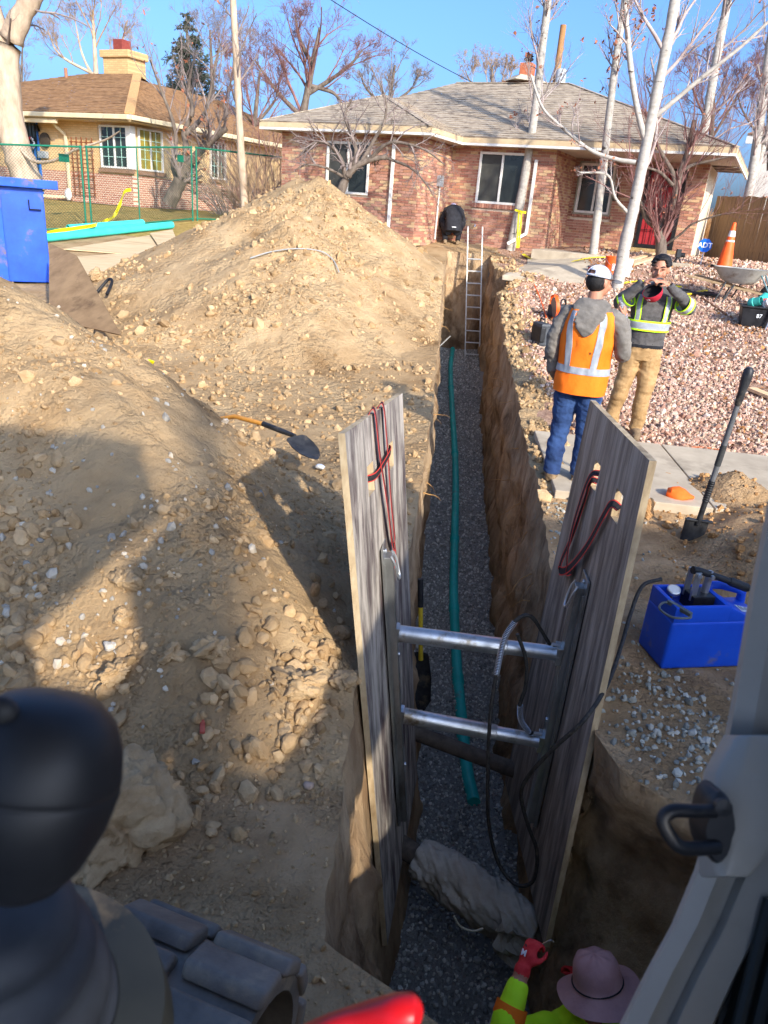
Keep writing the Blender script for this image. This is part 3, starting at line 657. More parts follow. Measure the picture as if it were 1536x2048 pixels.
def lstrap():
    o_ = .012; w = .05
    root = empty('webbing_strap', tuple(lp(.5, .2)), label='black strap with red edges looped over the top of the left plywood sheet', cat='strap', group='straps on the plywood sheets')
    g = [lp(.55, .0, -.02), lp(.55, -.006, o_), lp(.55, .06, o_+.01), lp(.56, .17, o_+.012), lp(.585, .245, o_+.015), lp(.60, .262, o_+.01)]
    sub(ribbon(g, w, (0, 1, 0), 'strap_loop', [STRAPR, STRAPK]), root)
    g = [lp(.40, .0, -.02), lp(.40, -.006, o_), lp(.41, .07, o_+.01), lp(.46, .17, o_+.02), lp(.53, .25, o_+.015), lp(.585, .268, o_+.012)]
    sub(ribbon(g, w, (0, 1, 0), 'strap_loop', [STRAPR, STRAPK]), root)
    g = [lp(.30, .10, -.02), lp(.34, .098, o_+.004), lp(.46, .090, o_+.014), lp(.60, .082, o_+.012), lp(.69, .085, -.01)]
    sub(ribbon(g, w*.8, (0, 0, 1), 'strap_loop', [STRAPR, STRAPK]), root)
    sub(ribbon([lp(.585, .262, o_+.012), lp(.57, .285, o_+.02), lp(.545, .31, o_+.01)], w*.6, (0, 1, 0), 'strap_tail', [STRAPR, STRAPK]), root)
def rstrap():
    o_ = .012; w = .05
    root = empty('webbing_strap', tuple(rp(.5, .2)), label='black strap with red edges hanging in a long loop on the right plywood sheet', cat='strap', group='straps on the plywood sheets')
    g = [rp(.63, .12, -.02), rp(.65, .125, o_), rp(.68, .17, o_), rp(.72, .25, o_+.01), rp(.78, .32, o_+.02), rp(.745, .335, o_+.025), rp(.62, .30, o_+.02), rp(.45, .22, o_+.015), rp(.33, .14, o_+.01), rp(.28, .112, o_+.004), rp(.24, .112, -.015)]
    sub(ribbon(g, w, (0, 1, .3), 'strap_loop', [STRAPR, STRAPK]), root)
    g = [rp(.60, .10, -.02), rp(.64, .115, o_+.012), rp(.70, .2, o_+.02), rp(.70, .27, o_+.025), rp(.66, .315, o_+.02), rp(.58, .30, o_+.02)]
    sub(ribbon(g, w*.9, (0, 1, .3), 'strap_loop', [STRAPR, STRAPK]), root)
lstrap(); rstrap()

# ------------------------------------------------------------------ blue hydraulic hand pump
BLUE = mat('blue_polyethylene', srgb(14, 70, 186), srgb(20, 84, 204), scale=3, rough=0.42, bump=0.08, bscale=90, dist=.004, c3=srgb(120, 110, 96), s3=5.5, lo3=.6, hi3=.8, spec=.4)
PUMP = empty('hand_pump', tuple(at_z(1321, 1340, 0.0)), R(14), label='blue plastic hydraulic hand pump standing on the dirt by the right plywood sheet', cat='hand pump')
L_, W_, Hh = .56, .27, .385
mb = MB(); mb.box((L_/2, W_/2, .15), (L_, W_, .30)); body = mb.build('tank', BLUE, PUMP, smooth=True, bevel=.022, seg=3)
mb = MB()
mb.prism([(0.004, .27), (.33, .27), (.33, Hh), (0.004, Hh)], (1, 0, 0), (0, 0, 1), (0, .032, 0), .028)
mb.prism([(0.004, .27), (.33, .27), (.33, Hh), (0.004, Hh)], (1, 0, 0), (0, 0, 1), (0, W_-.004, 0), .028)
mb.box((.018, W_/2, .33), (.028, W_-.01, .11)); mb.box((.318, W_/2, .33), (.03, W_-.01, .11))
mb.build('rim', BLUE, body, smooth=True, bevel=.009)
mb = MB(); mb.prism([(.30, .26), (L_-.004, .26), (L_-.004, .30), (.42, .335), (.34, .375), (.30, .375)], (1, 0, 0), (0, 0, 1), (0, W_-.085, 0), W_-.09); mb.build('shoulder', BLUE, body, smooth=True, bevel=.012)
mb = MB(); mb.tube([(.31, W_-.04, .36), (.34, W_-.04, .395), (.40, W_-.04, .395), (.50, W_-.04, .37), (.545, W_-.04, .35), (.55, W_-.04, .28)], [.024, .025, .024, .024, .025, .026], 12)
mb.build('carry_handle', BLUE, body, smooth=True)
LABELM = mat('paper_label', srgb(206, 210, 214), srgb(190, 194, 200), scale=40, rough=0.5)
sl = math.atan2(.035, .138)
lab = MB().box((0, 0, 0), (.13, .07, .002)).build('label', LABELM, body, loc=(.485, .075, .321), rot=(0, sl, 0))
for i in range(7): MB().box((0, 0, 0), (.004, .05-(i % 3)*.012, .001)).build('print_line', BLACKPRINT, lab, loc=(-.05+i*.016, .004, .0018))
CASTB = mat('black_cast_iron', srgb(22, 22, 24), srgb(36, 36, 38), scale=30, rough=0.4, bump=.2, bscale=90, dist=.003)
pm = MB().box((.225, .16, .33), (.13, .12, .12)).build('pump_block', CASTB, PUMP, bevel=.005)
MB().lathe([(.021, 0), (.021, .1), (.017, .102), (.017, .125)], (.262, .165, .39), n=18).build('plunger', STEEL, pm, smooth=True)
MB().box((.172, .13, .44), (.036, .012, .17)).build('link_plate', ALU, pm, bevel=.004)
MB().box((.172, .20, .44), (.036, .012, .17)).build('link_plate', ALU, pm, bevel=.004)
for p in ((.172, .122, .375), (.172, .122, .51), (.262, .138, .495), (.27, .10, .275), (.19, .10, .275)):
    MB().lathe([(0, 0), (.012, 0), (.012, .012), (0, .013)], p, (0, -1, 0), n=8).build('bolt', ZINC, pm, smooth=True)
lev = MB().tube([(.155, .165, .525), (.20, .165, .518), (.40, .155, .455)], [.022, .02, .018], 12).build('lever', BLACK, PUMP, smooth=True)
MB().tube([(.385, .156, .46), (.40, .155, .455), (.50, .15, .42), (.515, .15, .415)], [.021, .025, .025, .018], 14).build('grip', BLACK, lev, smooth=True)
ga = MB().lathe([(.03, 0), (.036, .01), (.036, .03), (.031, .034), (.031, .030), (0, .030)], (.085, .185, .375), (-.15, -.35, .9), n=24, cap=False).build('gauge', STEEL, PUMP, smooth=True)
MB().lathe([(0, .0315), (.03, .0315)], (.085, .185, .375), (-.15, -.35, .9), n=24, cap=False).build('gauge_dial', WHITE, ga)
MB().lathe([(.009, 0), (.009, -.08)], (.085, .185, .375), (-.15, -.35, .9), n=10).build('gauge_stem', mat('brass', srgb(176, 140, 74), rough=.35, metal=.8), ga, smooth=True)
BRASS = _M['brass']
MB().tube([(.09, .14, .30), (.12, .11, .32), (.15, .08, .31)], .011, 10).build('valve', BRASS, PUMP, smooth=True)
MB().box((.13, .085, .335), (.05, .012, .006), rz=.5).build('valve_tap', RED, PUMP, bevel=.002)
MB().tube(catmull([(.15, .08, .30), (.18, .065, .305), (.23, .06, .33), (.28, .075, .325), (.295, .10, .29)], 5), .0095, 10).build('oil_line', mat('red_hose', srgb(190, 58, 44), srgb(170, 46, 36), scale=20, rough=.45), PUMP, smooth=True)
dl = MB().box((.03, .02, .375), (.026, .15, .022), rz=.35).build('coupler_bracket', mat('green_grey_metal', srgb(96, 104, 102), srgb(120, 126, 124), scale=20, rough=.4, metal=.6), PUMP, bevel=.004)
MB().tube(catmull([(.055, -.052, .375), (.03, -.075, .372), (-.045, -.045, .36), (-.075, .03, .365), (-.04, .075, .373), (.0, .085, .375)], 6), .0065, 8).build('coupler_loop', _M['green_grey_metal'], dl, smooth=True)

# hydraulic hose: from the pump over the sheet edge, down into the trench and up to the cylinder fittings
HOSE = mat('hose_rubber', srgb(30, 29, 28), srgb(56, 53, 48), scale=50, rough=0.6, bump=.2, bscale=200, dist=.002, c3=srgb(96, 84, 68), s3=5, lo3=.58, hi3=.7)
HR = empty('hydraulic_hose', tuple(at_y(1040, 1575, 3.0)), label='black hydraulic hose looping from the blue pump into the trench to the cylinders', cat='hose')
hp = [at_y(1322, 1158, 3.58), at_y(1285, 1172, 3.52), at_y(1262, 1225, 3.40), at_y(1243, 1290, 3.2), at_y(1214, 1370, 2.95), at_y(1168, 1440, 2.80), at_y(1110, 1494, 2.84), at_y(1060, 1548, 2.95), at_y(1042, 1590, 3.0), at_y(1056, 1650, 3.02), at_y(1074, 1705, 3.02), at_y(1066, 1762, 3.0), at_y(1030, 1768, 3.02), at_y(995, 1722, 3.08), at_y(977, 1640, 3.12), at_y(976, 1540, 3.15), at_y(980, 1440, 3.18), at_y(992, 1350, 3.22), at_y(1008, 1280, 3.26), at_y(1030, 1243, 3.28), at_y(1062, 1233, 3.30), tuple(CYL[0]+Vector((-.06, -.01, .01)))]
sub(MB().tube(catmull(hp, 8), .0105, 10).build('hose', HOSE, HR, smooth=True), HR)
hp2 = [at_y(1035, 1268, 3.34), at_y(1052, 1320, 3.33), at_y(1052, 1370, 3.32), at_y(1040, 1410, 3.32), at_y(1042, 1440, 3.33), at_y(1058, 1465, 3.36), tuple(CYL[1]+Vector((-.06, -.01, .01)))]
sub(MB().tube(catmull(hp2, 8), .0105, 10).build('hose', HOSE, HR, smooth=True), HR)
def coil(path, r, wire, pitch, name, m, parent):
    P = [Vector(p) for p in catmull(path, 16)]; out = []; ph = 0.0; x = None
    for i in range(len(P)-1):
        t = (P[i+1]-P[i]); Ls = t.length; t.normalize()
        if x is None: x = basis(t)[0]
        x = (x-t*x.dot(t)).normalized(); y = t.cross(x); n = max(2, int(Ls/pitch*10))
        for k in range(n):
            ph += 2*math.pi*Ls/pitch/n; out.append(P[i]+t*(Ls*k/n)+(x*math.cos(ph)+y*math.sin(ph))*r)
    return sub(MB().tube(out, wire, 5).build(name, m, parent, smooth=True), parent)
coil(hp[17:20], .0145, .0022, .0085, 'spring_guard', ZINC, HR); coil(hp2[3:6], .0145, .0022, .0085, 'spring_guard', ZINC, HR)

# ------------------------------------------------------------------ pipes in the trench
TEAL = mat('teal_pvc', srgb(26, 168, 152), srgb(44, 186, 170), scale=5, rough=0.45, c3=srgb(96, 110, 100), s3=4, lo3=.6, hi3=.75)
tp = [(905, 700, 19.05), (901, 740, 17.2), (907, 800, 14.2), (918, 880, 11.4), (919, 1000, 9.0), (918, 1100, 7.75), (924, 1250, 6.4), (932, 1380, 5.6), (940, 1500, 5.0), (947, 1610, 4.62)]
pts_ = []
for px, py, Y in tp:
    p = at_y(px, py, Y); pts_.append((p[0], Y, float(bed_z(p[0], np.array(Y)))+.035))
SEW = empty('sewer_pipe', pts_[-1], label='long teal plastic sewer pipe half bedded in the grey gravel along the trench floor', cat='pipe')
cp = catmull(pts_, 8); cuts = [0, 12, 22, 32, 42, 50, 58, len(cp)-1]
for a, b in zip(cuts[:-1], cuts[1:]):
    seg = cp[a:b+1]
    o_ = sub(MB().tube(seg, .054, 16).build('pipe_length', TEAL, SEW, smooth=True), SEW)
    q = Vector(seg[0]); d_ = (Vector(seg[1])-q).normalized()
    sub(MB().lathe([(.052, -.06), (.062, -.055), (.062, .07), (.054, .09)], q, d_, n=16).build('coupling', TEAL, o_, smooth=True), o_)
# near the sheets stones half cover the pipe
x = np.random.default_rng(3).normal(size=420)*.05; yv = np.random.default_rng(4).uniform(4.3, 6.3, 420); xc = np.interp(yv, [p[1] for p in cp[::-1]], [p[0] for p in cp[::-1]])
yv2 = np.concatenate([yv[:300], np.random.default_rng(5).uniform(3.95, 4.6, 120)]); side = np.sign(x); x2 = xc+side*(.035+np.abs(x)*.5); x2[300:] = .58+x[300:]*.8
tag(link('gravel_cover', scatter_mesh('gravel_cover', np.stack([x2, yv2, bed_z(x2, yv2)+.045-np.abs(x2-xc)*.2], -1), np.full(420, .014), STONE, 29, tints=GREY, jitter=.25, sink=.2)), 'grey stones lying against the near end of the teal pipe', 'gravel', kind='stuff')
p1 = at_y(842, 1470, 4.25); p2 = at_y(1035, 1542, 4.05)
tag(MB().tube([p1-np.array([.35, 0, -.09]), p1, p2, p2+np.array([.3, 0, -.05])], .055, 16).build('cross_pipe', mat('rusty_iron', srgb(78, 68, 58), srgb(104, 92, 78), scale=18, rough=.85, bump=.5, bscale=60, dist=.006), None, smooth=True), 'old dark iron pipe crossing the trench below the lower cylinder', 'pipe')
# old pipe wrapped in torn grey fabric
FAB = mat('muddy_fabric', srgb(150, 140, 122), srgb(186, 176, 158), scale=6, rough=0.8, bump=.4, bscale=40, dist=.01, c3=srgb(126, 106, 84), s3=3, lo3=.5, hi3=.66)
WR = empty('wrapped_pipe', tuple(at_y(930, 1790, 3.35)), label='old pipe wrapped in torn muddy fabric crossing the bottom of the trench', cat='wrapped pipe')
a = np.array(at_y(835, 1712, 3.5)); b = np.array(at_y(1075, 1862, 3.12)); n = 36; rings = []
dv = (b-a)/np.linalg.norm(b-a); X_, Y_, Z_ = basis(dv); n = 90; nk = 72
for i in range(n+1):
    t = i/n; c_ = a*(1-t)+b*t; an = np.arange(nk)*2*math.pi/nk; ca, sa = np.cos(an), np.sin(an)
    rr = .105+.05*math.sin(t*math.pi)**.7; u1, u2 = t*4.2+.8*ca, sa*1.4+t*2.5
    fold = .055*(.5-np.abs(fbm(u1*1.3, u2*1.3, 301, 3)))-.02+.03*(.35-np.abs(fbm(u1*3.1+5, u2*3.1, 305, 2)))+.008*fbm(u1*9, u2*9, 309, 2)
    hang = .11*np.clip(-sa, 0, 1)**2*t+.05*np.clip(ca, 0, 1)*t
    rings.append([Vector(c_)+(X_*float(ca[k])+Y_*float(sa[k]))*float(rr+fold[k])-Vector((0, 0, float(hang[k]))) for k in range(nk)])
sub(MB().loft(rings).build('fabric_wrap', FAB, WR, smooth=True, sharp=75), WR)
sub(MB().tube([a-dv*.2, a, b, b+dv*.3], .07, 14).build('pipe', _M['rusty_iron'], WR, smooth=True), WR)
fl = []
for i in range(10):
    t = i/9; c_ = np.array(at_y(1000+70*t, 1830+50*t, 3.05)); fl.append([Vector(c_)+Vector((.02*math.sin(k*2.1+i), .03*math.cos(k*1.7+i*.6), -.045*k)) for k in range(8)])
mb = MB()
for i in range(9):
    for k in range(7): mb.quad(fl[i][k], fl[i+1][k], fl[i+1][k+1], fl[i][k+1])
me = mb.mesh('torn_flap', FAB); bm = bmesh.new(); bm.from_mesh(me); bmesh.ops.remove_doubles(bm, verts=bm.verts, dist=.001); bmesh.ops.solidify(bm, geom=bm.faces, thickness=.004); bm.to_mesh(me); bm.free()
sub(link('torn_flap', me, WR), WR)
tag(MB().tube(catmull([at_y(908, 1832, 2.9), at_y(920, 1852, 2.88), at_y(945, 1862, 2.88), at_y(966, 1857, 2.9)], 5), .006, 6).build('tape_scrap', mat('pale_tape', srgb(176, 168, 140), rough=.7), None, smooth=True), 'thin pale curl of tape under the wrapped pipe', 'tape scrap')

# ------------------------------------------------------------------ ladder at the far end
LAD = mat('ladder_aluminium', srgb(188, 182, 168), srgb(212, 208, 196), scale=8, rough=0.45, metal=.35)
LR = empty('ladder', (.9, 18.45, -1.1), label='narrow pale aluminium ladder standing at the far end of the trench', cat='ladder')
bl, br = np.array(at_y(930, 714, 18.45)), np.array(at_y(959, 716, 18.45)); tl, tr = np.array(at_y(936, 453, 19.12)), np.array(at_y(965, 454, 19.12))
for p, q in ((bl, tl), (br, tr)): sub(MB().beam(p, q, .028, .065, (0, 1, .2)).build('stile', LAD, LR, bevel=.004), LR)
nr = 9
for i in range(nr):
    t = .025+i*.0915; p, q = bl*(1-t)+tl*t, br*(1-t)+tr*t; sub(MB().tube([p, q], .016, 8).build('rung', LAD, LR, smooth=True), LR)
# ------------------------------------------------------------------ people
from mathutils.bvhtree import BVHTree
SKIN = mat('skin', srgb(168, 112, 84), srgb(186, 130, 102), scale=12, rough=0.55, spec=.35)
HAIR = mat('black_hair', srgb(18, 16, 15), srgb(34, 30, 28), scale=40, rough=0.6, bump=.8, bscale=70, dist=.01)
HOODIE = mat('grey_hoodie', srgb(104, 98, 90), srgb(128, 121, 111), scale=7, rough=0.95, bump=.35, bscale=30, dist=.02)
JEAN = mat('blue_denim', srgb(30, 48, 84), srgb(52, 78, 122), scale=5, rough=0.9, bump=.4, bscale=22, dist=.02, c3=srgb(84, 108, 142), s3=3, lo3=.58, hi3=.75)
BOOT = mat('tan_boot', srgb(112, 92, 68), srgb(138, 116, 88), scale=20, rough=0.8)
SHIRT = mat('charcoal_shirt', srgb(74, 71, 69), srgb(94, 90, 87), scale=6, rough=0.95, bump=.35, bscale=26, dist=.02)
KHAKI = mat('khaki_cloth', srgb(150, 118, 76), srgb(176, 142, 98), scale=5, rough=0.92, bump=.4, bscale=20, dist=.02)
BLACKC = mat('black_cloth', srgb(30, 30, 33), srgb(46, 46, 50), scale=8, rough=0.95, bump=.4, bscale=24, dist=.02)
ORANGE = mat('hi_vis_orange', srgb(255, 112, 14), srgb(255, 128, 30), scale=4, rough=0.8, bump=.3, bscale=14, dist=.02)
LIME = mat('hi_vis_lime', srgb(190, 244, 20), srgb(204, 250, 50), scale=5, rough=0.8)
REFL = mat('reflective_tape', srgb(150, 154, 158), srgb(170, 174, 178), scale=18, rough=0.45, metal=.2)
GLOVE = mat('red_glove', srgb(196, 34, 38), srgb(214, 60, 58), scale=30, rough=0.75, bump=.3, bscale=120, dist=.003)
MAUVE = mat('mauve_canvas', srgb(174, 130, 124), srgb(192, 148, 140), scale=8, rough=0.95, bump=.35, bscale=60, dist=.01)
def oval(c, rx, ry, n=20, tilt=None, ph=0.0, p=2.3):
    out = []
    for k in range(n):
        a = 2*math.pi*k/n; ca, sa = math.cos(a), math.sin(a)
        q = Vector((rx*math.copysign(abs(ca)**(2/p), ca), ry*math.copysign(abs(sa)**(2/p), sa), 0))
        if tilt is not None: q = tilt @ q
        out.append(Vector(c)+q)
    return out
def limb(mb, pts_, rads, n=14, k=5):
    P = catmull(pts_, k); t = np.linspace(0, len(rads)-1, len(P)); mb.tube(P, list(np.interp(t, range(len(rads)), rads)), n); return mb
def hand(mb, wrist, d, nrm, side=1, curl=.8, s=1.0):
    """palm and five bent fingers of unequal length; d: wrist to knuckles, nrm: out of the palm"""
    d = Vector(d).normalized(); nrm = Vector(nrm); nrm = (nrm-d*nrm.dot(d)).normalized(); x = d.cross(nrm)*side; w = Vector(wrist)
    q = Matrix((x, d, nrm)).transposed()
    mb.ell(w+d*.048*s, (.040*s, .052*s, .017*s), 12, 8, q)
    for i, (off, ln) in enumerate(((-.030, .066), (-.010, .078), (.011, .073), (.030, .058))):
        p = w+d*.088*s+x*off*s; seg = ln*s/3; a = 0.0; P_ = [w+d*.05*s+x*off*.8*s, p]
        for j in range(3):
            a += curl*(.55+.2*j); p = p+(d*math.cos(a)+nrm*math.sin(a))*seg; P_.append(p)
        mb.tube(P_, [.0095*s, .0092*s, .0088*s, .0082*s, .0068*s], 8)
    p = w+d*.025*s-x*.030*s; a = curl*.5
    mb.tube([p, p-x*.024*s+d*.022*s+nrm*.008*s, p-x*.030*s+d*.048*s+nrm*.022*s, p-x*.020*s+d*.068*s+nrm*.032*s], [.013*s, .0115*s, .010*s, .008*s], 8)
    return mb
def head(mb, c, fwd, up=(0, 0, 1), s=1.0, skin=0):
    """skull, jaw, nose, ears, eye sockets, lips, neck joins below"""
    f = Vector(fwd).normalized(); u = Vector(up); u = (u-f*u.dot(f)).normalized(); r_ = f.cross(u); q = Matrix((r_, f, u)).transposed(); c = Vector(c)
    P = lambda x, y, z: c+(r_*x+f*y+u*z)*s
    mb.cm = skin
    mb.ell(P(0, -.012, .02), (.077*s, .098*s, .098*s), 18, 12, q); mb.ell(P(0, .022, -.045), (.060*s, .072*s, .075*s), 16, 10, q)
    mb.ell(P(0, .060, -.092), (.026*s, .026*s, .022*s), 10, 8, q)
    mb.tube([P(0, .092, .018), P(0, .104, -.012), P(0, .112, -.032)], [.009*s, .012*s, .015*s], 8); mb.ell(P(0, .098, -.036), (.019*s, .014*s, .010*s), 10, 6, q)
    for sx in (-1, 1):
        mb.ell(P(sx*.078, -.005, -.012), (.010*s, .020*s, .032*s), 10, 8, q); mb.ell(P(sx*.034, .080, .022), (.024*s, .014*s, .010*s), 10, 6, q)
        mb.ell(P(sx*.044, .062, -.035), (.024*s, .024*s, .028*s), 10, 6, q)
    mb.ell(P(0, .088, -.066), (.024*s, .012*s, .010*s), 10, 6, q)
    return P, q
def figure(mb, name, mats, parent, voxel=.009, wrinkle=.006, seed=0, smooth_it=3, hard=()):
    """weld all lofted pieces into one continuous skin and carry the materials over"""
    me = mb.mesh(name+'_src'); o = bpy.data.objects.new(name+'_src', me); COL.objects.link(o)
    rm = o.modifiers.new('remesh', 'REMESH'); rm.mode = 'VOXEL'; rm.voxel_size = voxel
    dg = bpy.context.evaluated_depsgraph_get(); out = bpy.data.meshes.new_from_object(o.evaluated_get(dg)); out.name = name
    tree = BVHTree.FromPolygons(mb.v, mb.f)
    bpy.data.objects.remove(o); bpy.data.meshes.remove(me)
    bm = bmesh.new(); bm.from_mesh(out)
    for f in bm.faces:
        h = tree.find_nearest(f.calc_center_median()); f.material_index = mb.m[h[2]] if h[2] is not None else 0; f.smooth = True
    for _ in range(smooth_it): bmesh.ops.smooth_vert(bm, verts=bm.verts, factor=.5, use_axis_x=True, use_axis_y=True, use_axis_z=True)
    bm.normal_update()
    if wrinkle:
        V = np.array([v.co[:] for v in bm.verts]); w = fbm(V[:, 0]*9+V[:, 1]*6+seed, V[:, 2]*15+V[:, 1]*5, 500+seed, 3)+.5*fbm(V[:, 0]*20+V[:, 2]*17, V[:, 2]*26-V[:, 1]*15, 520+seed, 2)
        for v, q in zip(bm.verts, w):
            if all(f.material_index not in hard for f in v.link_faces): v.co += v.normal*float(q)*wrinkle
    bm.to_mesh(out); bm.free()
    for m in mats: out.materials.append(m)
    return link(name, out, parent)
def legs(mb, hip_z, knee_z, spread, m_leg, m_boot, stance, r=(.105, .098, .078, .072, .072), knee_f=.03):
    for sx, (fx, fy) in zip((-1, 1), stance):
        mb.cm = m_leg; mb.tube(catmull([(sx*.085, 0, hip_z), (sx*.09+(fx-sx*.09)*.25, fy*.2+.01, (hip_z+knee_z)/2), (sx*.09+(fx-sx*.09)*.55, fy*.5+knee_f, knee_z), (fx, fy*.9, .25), (fx, fy-.01, .085)], 5),
                               list(np.interp(np.linspace(0, 4, 21), range(5), r)), 16)
        mb.cm = m_boot; mb.tube([(fx, fy-.07, .045), (fx, fy-.01, .06), (fx, fy+.08, .05), (fx, fy+.17, .032), (fx, fy+.20, .03)], [.042, .05, .048, .042, .028], 12)
        mb.tube([(fx, fy-.01, .15), (fx, fy-.015, .05)], [.052, .055], 12)
def shell(rings, a0, a1, z0, z1, off, th, nz=10, na=24, zs=None, shift=0.0):
    """patch of a torso shell (angle range, height range) as solid cloth"""
    Z = [r_[0] for r_ in rings]
    def P(a, z, o):
        rx, ry, cy = (np.interp(z, Z, [r_[k] for r_ in rings]) for k in (1, 2, 3)); ca, sa = math.cos(a), math.sin(a); p = 2/2.3
        return Vector(((rx+o)*math.copysign(abs(ca)**p, ca), cy+(ry+o)*math.copysign(abs(sa)**p, sa), z))
    mb = MB(); full = abs(a1-a0) > 6.2; n = na if full else na+1; g = []
    for i in range(nz+1):
        z = z0+(z1-z0)*i/nz
        for o_ in (off, off+th): g.append([P(a0+(a1-a0)*k/na+shift*(i/nz), z, o_) for k in range(n)])
    mb.v = [tuple(p) for row in g for p in row]
    def quad(r0, k0, r1, k1): return (r0*n+k0, r0*n+k1, r1*n+k1, r1*n+k0)
    for i in range(nz):
        for k in range(na):
            k1 = (k+1) % n; mb.f += [quad(2*i+1, k, 2*i+3, k1), quad(2*i, k, 2*i+2, k1)[::-1]]
    for k in range(na):
        k1 = (k+1) % n; mb.f += [quad(0, k, 1, k1), quad(2*nz, k, 2*nz+1, k1)[::-1]]
    if not full:
        for i in range(nz): mb.f += [(2*i*n, (2*i+1)*n, (2*i+3)*n, (2*i+2)*n), (2*i*n+n-1, (2*i+2)*n+n-1, (2*i+3)*n+n-1, (2*i+1)*n+n-1)]
    mb.m = [0]*len(mb.f); return mb
def crinkle(o, amp, seed=0, fx=9, fz=13):
    me = o.data
    for v in me.vertices:
        c = v.co; w = float(fbm(np.array(c.x*fx+c.y*5), np.array(c.z*fz), seed, 3)); v.co = c+Vector((c.x, c.y, 0)).normalized()*w*amp
    return o
def put(root, loc, facing, s=1.0):
    root.location = loc; root.rotation_euler = (0, 0, facing); root.scale = (s, s, s)

# --- worker with the orange vest, seen from behind
W1 = empty('person', label='person from behind in orange vest, blue jeans and white mesh cap, holding a water bottle', cat='person')
mb = MB(); mb.cm = 0
TR = [(.84, .170, .120, .0), (.95, .178, .125, .0), (1.08, .172, .118, .0), (1.22, .186, .125, -.005), (1.36, .200, .125, -.012), (1.44, .175, .105, -.015), (1.50, .095, .075, -.012)]
mb.loft([oval((0, c, z), rx, ry) for z, rx, ry, c in TR])
for sx in (-1, 1): mb.ell((sx*.165, -.012, 1.405), (.075, .075, .07), 14, 8)
limb(mb, [(-.18, -.01, 1.40), (-.245, -.03, 1.25), (-.262, -.02, 1.10), (-.235, .06, .93), (-.21, .13, .86)], [.070, .068, .060, .052, .044])      # left arm hangs, hand in front pocket
limb(mb, [(.18, -.01, 1.40), (.265, -.02, 1.26), (.285, .01, 1.13), (.27, .10, 1.22), (.225, .185, 1.375)], [.072, .070, .066, .054, .044])        # right arm bent up to the face
mb.cm = 3; mb.tube([(0, -.005, 1.46), (0, .005, 1.58)], [.062, .056], 14)
hd = Vector((.62, .78, .0)); Pf, q = head(mb, (0.01, .02, 1.655), hd, (0, 0, 1), 1.0, 3)
hand(mb, (.222, .19, 1.385), (-.12, .35, .9), (-.9, .25, .1), -1, .75); hand(mb, (-.205, .135, .855), (.25, .6, -.75), (.7, -.3, .2), 1, .5)
mb.cm = 1; mb.loft([oval((0, 0, .80), .150, .115), oval((0, 0, .88), .172, .125), oval((0, 0, .97), .168, .115)])
legs(mb, .88, .49, .1, 1, 2, ((-.10, -.02), (.115, .03)))
body = figure(mb, 'body', [HOODIE, JEAN, BOOT, SKIN], W1, .008, .013, 1, hard=(3,))
VR_ = [(.80, .196, .148, 0), (.95, .197, .146, 0), (1.08, .192, .140, 0), (1.22, .198, .143, -.005), (1.34, .200, .140, -.012), (1.42, .178, .124, -.015), (1.47, .13, .105, -.015)]
vest = crinkle(shell(VR_, -math.pi, math.pi, .79, 1.445, .004, .006, 22, 56).build('vest', ORANGE, W1, smooth=True), .022, 3, 14, 5)
def band(a0, a1, z0, z1, m, par, nm='reflective_band', shift=0, R_=VR_, off=.012, nz=8):
    o_ = crinkle(shell(R_, a0, a1, z0, z1, off, .003, nz, max(6, int(abs(a1-a0)*12)), shift=shift).build(nm, m, par, smooth=True), .022, 3, 14, 5); return o_
band(-math.pi, math.pi, .955, 1.01, REFL, vest)
band(-math.pi/2-.62, -math.pi/2-.34, 1.01, 1.435, REFL, vest, shift=-.12, nz=14); band(-math.pi/2+.34, -math.pi/2+.62, 1.01, 1.435, REFL, vest, shift=.12, nz=14)
for a_, z_, r_ in ((-1.1, 1.10, .03), (-1.2, 1.14, .022), (-1.05, 1.05, .018), (-1.35, 1.12, .012)):
    band(a_, a_+r_*7, z_, z_+r_*1.5, mat('grease', srgb(92, 62, 30), srgb(150, 84, 30), scale=40, rough=.8), vest, 'grease_smear', off=.0105, nz=3)
hm = MB()
hm.loft([oval((0, -.010, 1.545), .082, .085, tilt=Matrix.Rotation(.35, 3, 'X')), oval((0, -.03, 1.53), .115, .10, tilt=Matrix.Rotation(.45, 3, 'X')), oval((0, -.075, 1.49), .150, .105, tilt=Matrix.Rotation(.7, 3, 'X')), oval((0, -.135, 1.42), .135, .062, tilt=Matrix.Rotation(1.0, 3, 'X')), oval((0, -.165, 1.34), .095, .04, tilt=Matrix.Rotation(1.2, 3, 'X')), oval((0, -.168, 1.275), .045, .022, tilt=Matrix.Rotation(1.3, 3, 'X')), oval((0, -.160, 1.245), .01, .008)])
figure(hm, 'hood', [HOODIE], W1, .009, .010, 9)
CAPW = mat('white_cap_mesh', srgb(212, 214, 224), srgb(192, 194, 206), scale=150, rough=.85, bump=.3, bscale=300, dist=.002); CAPG = mat('grey_cap', srgb(96, 94, 92), srgb(112, 110, 108), scale=30, rough=.9)
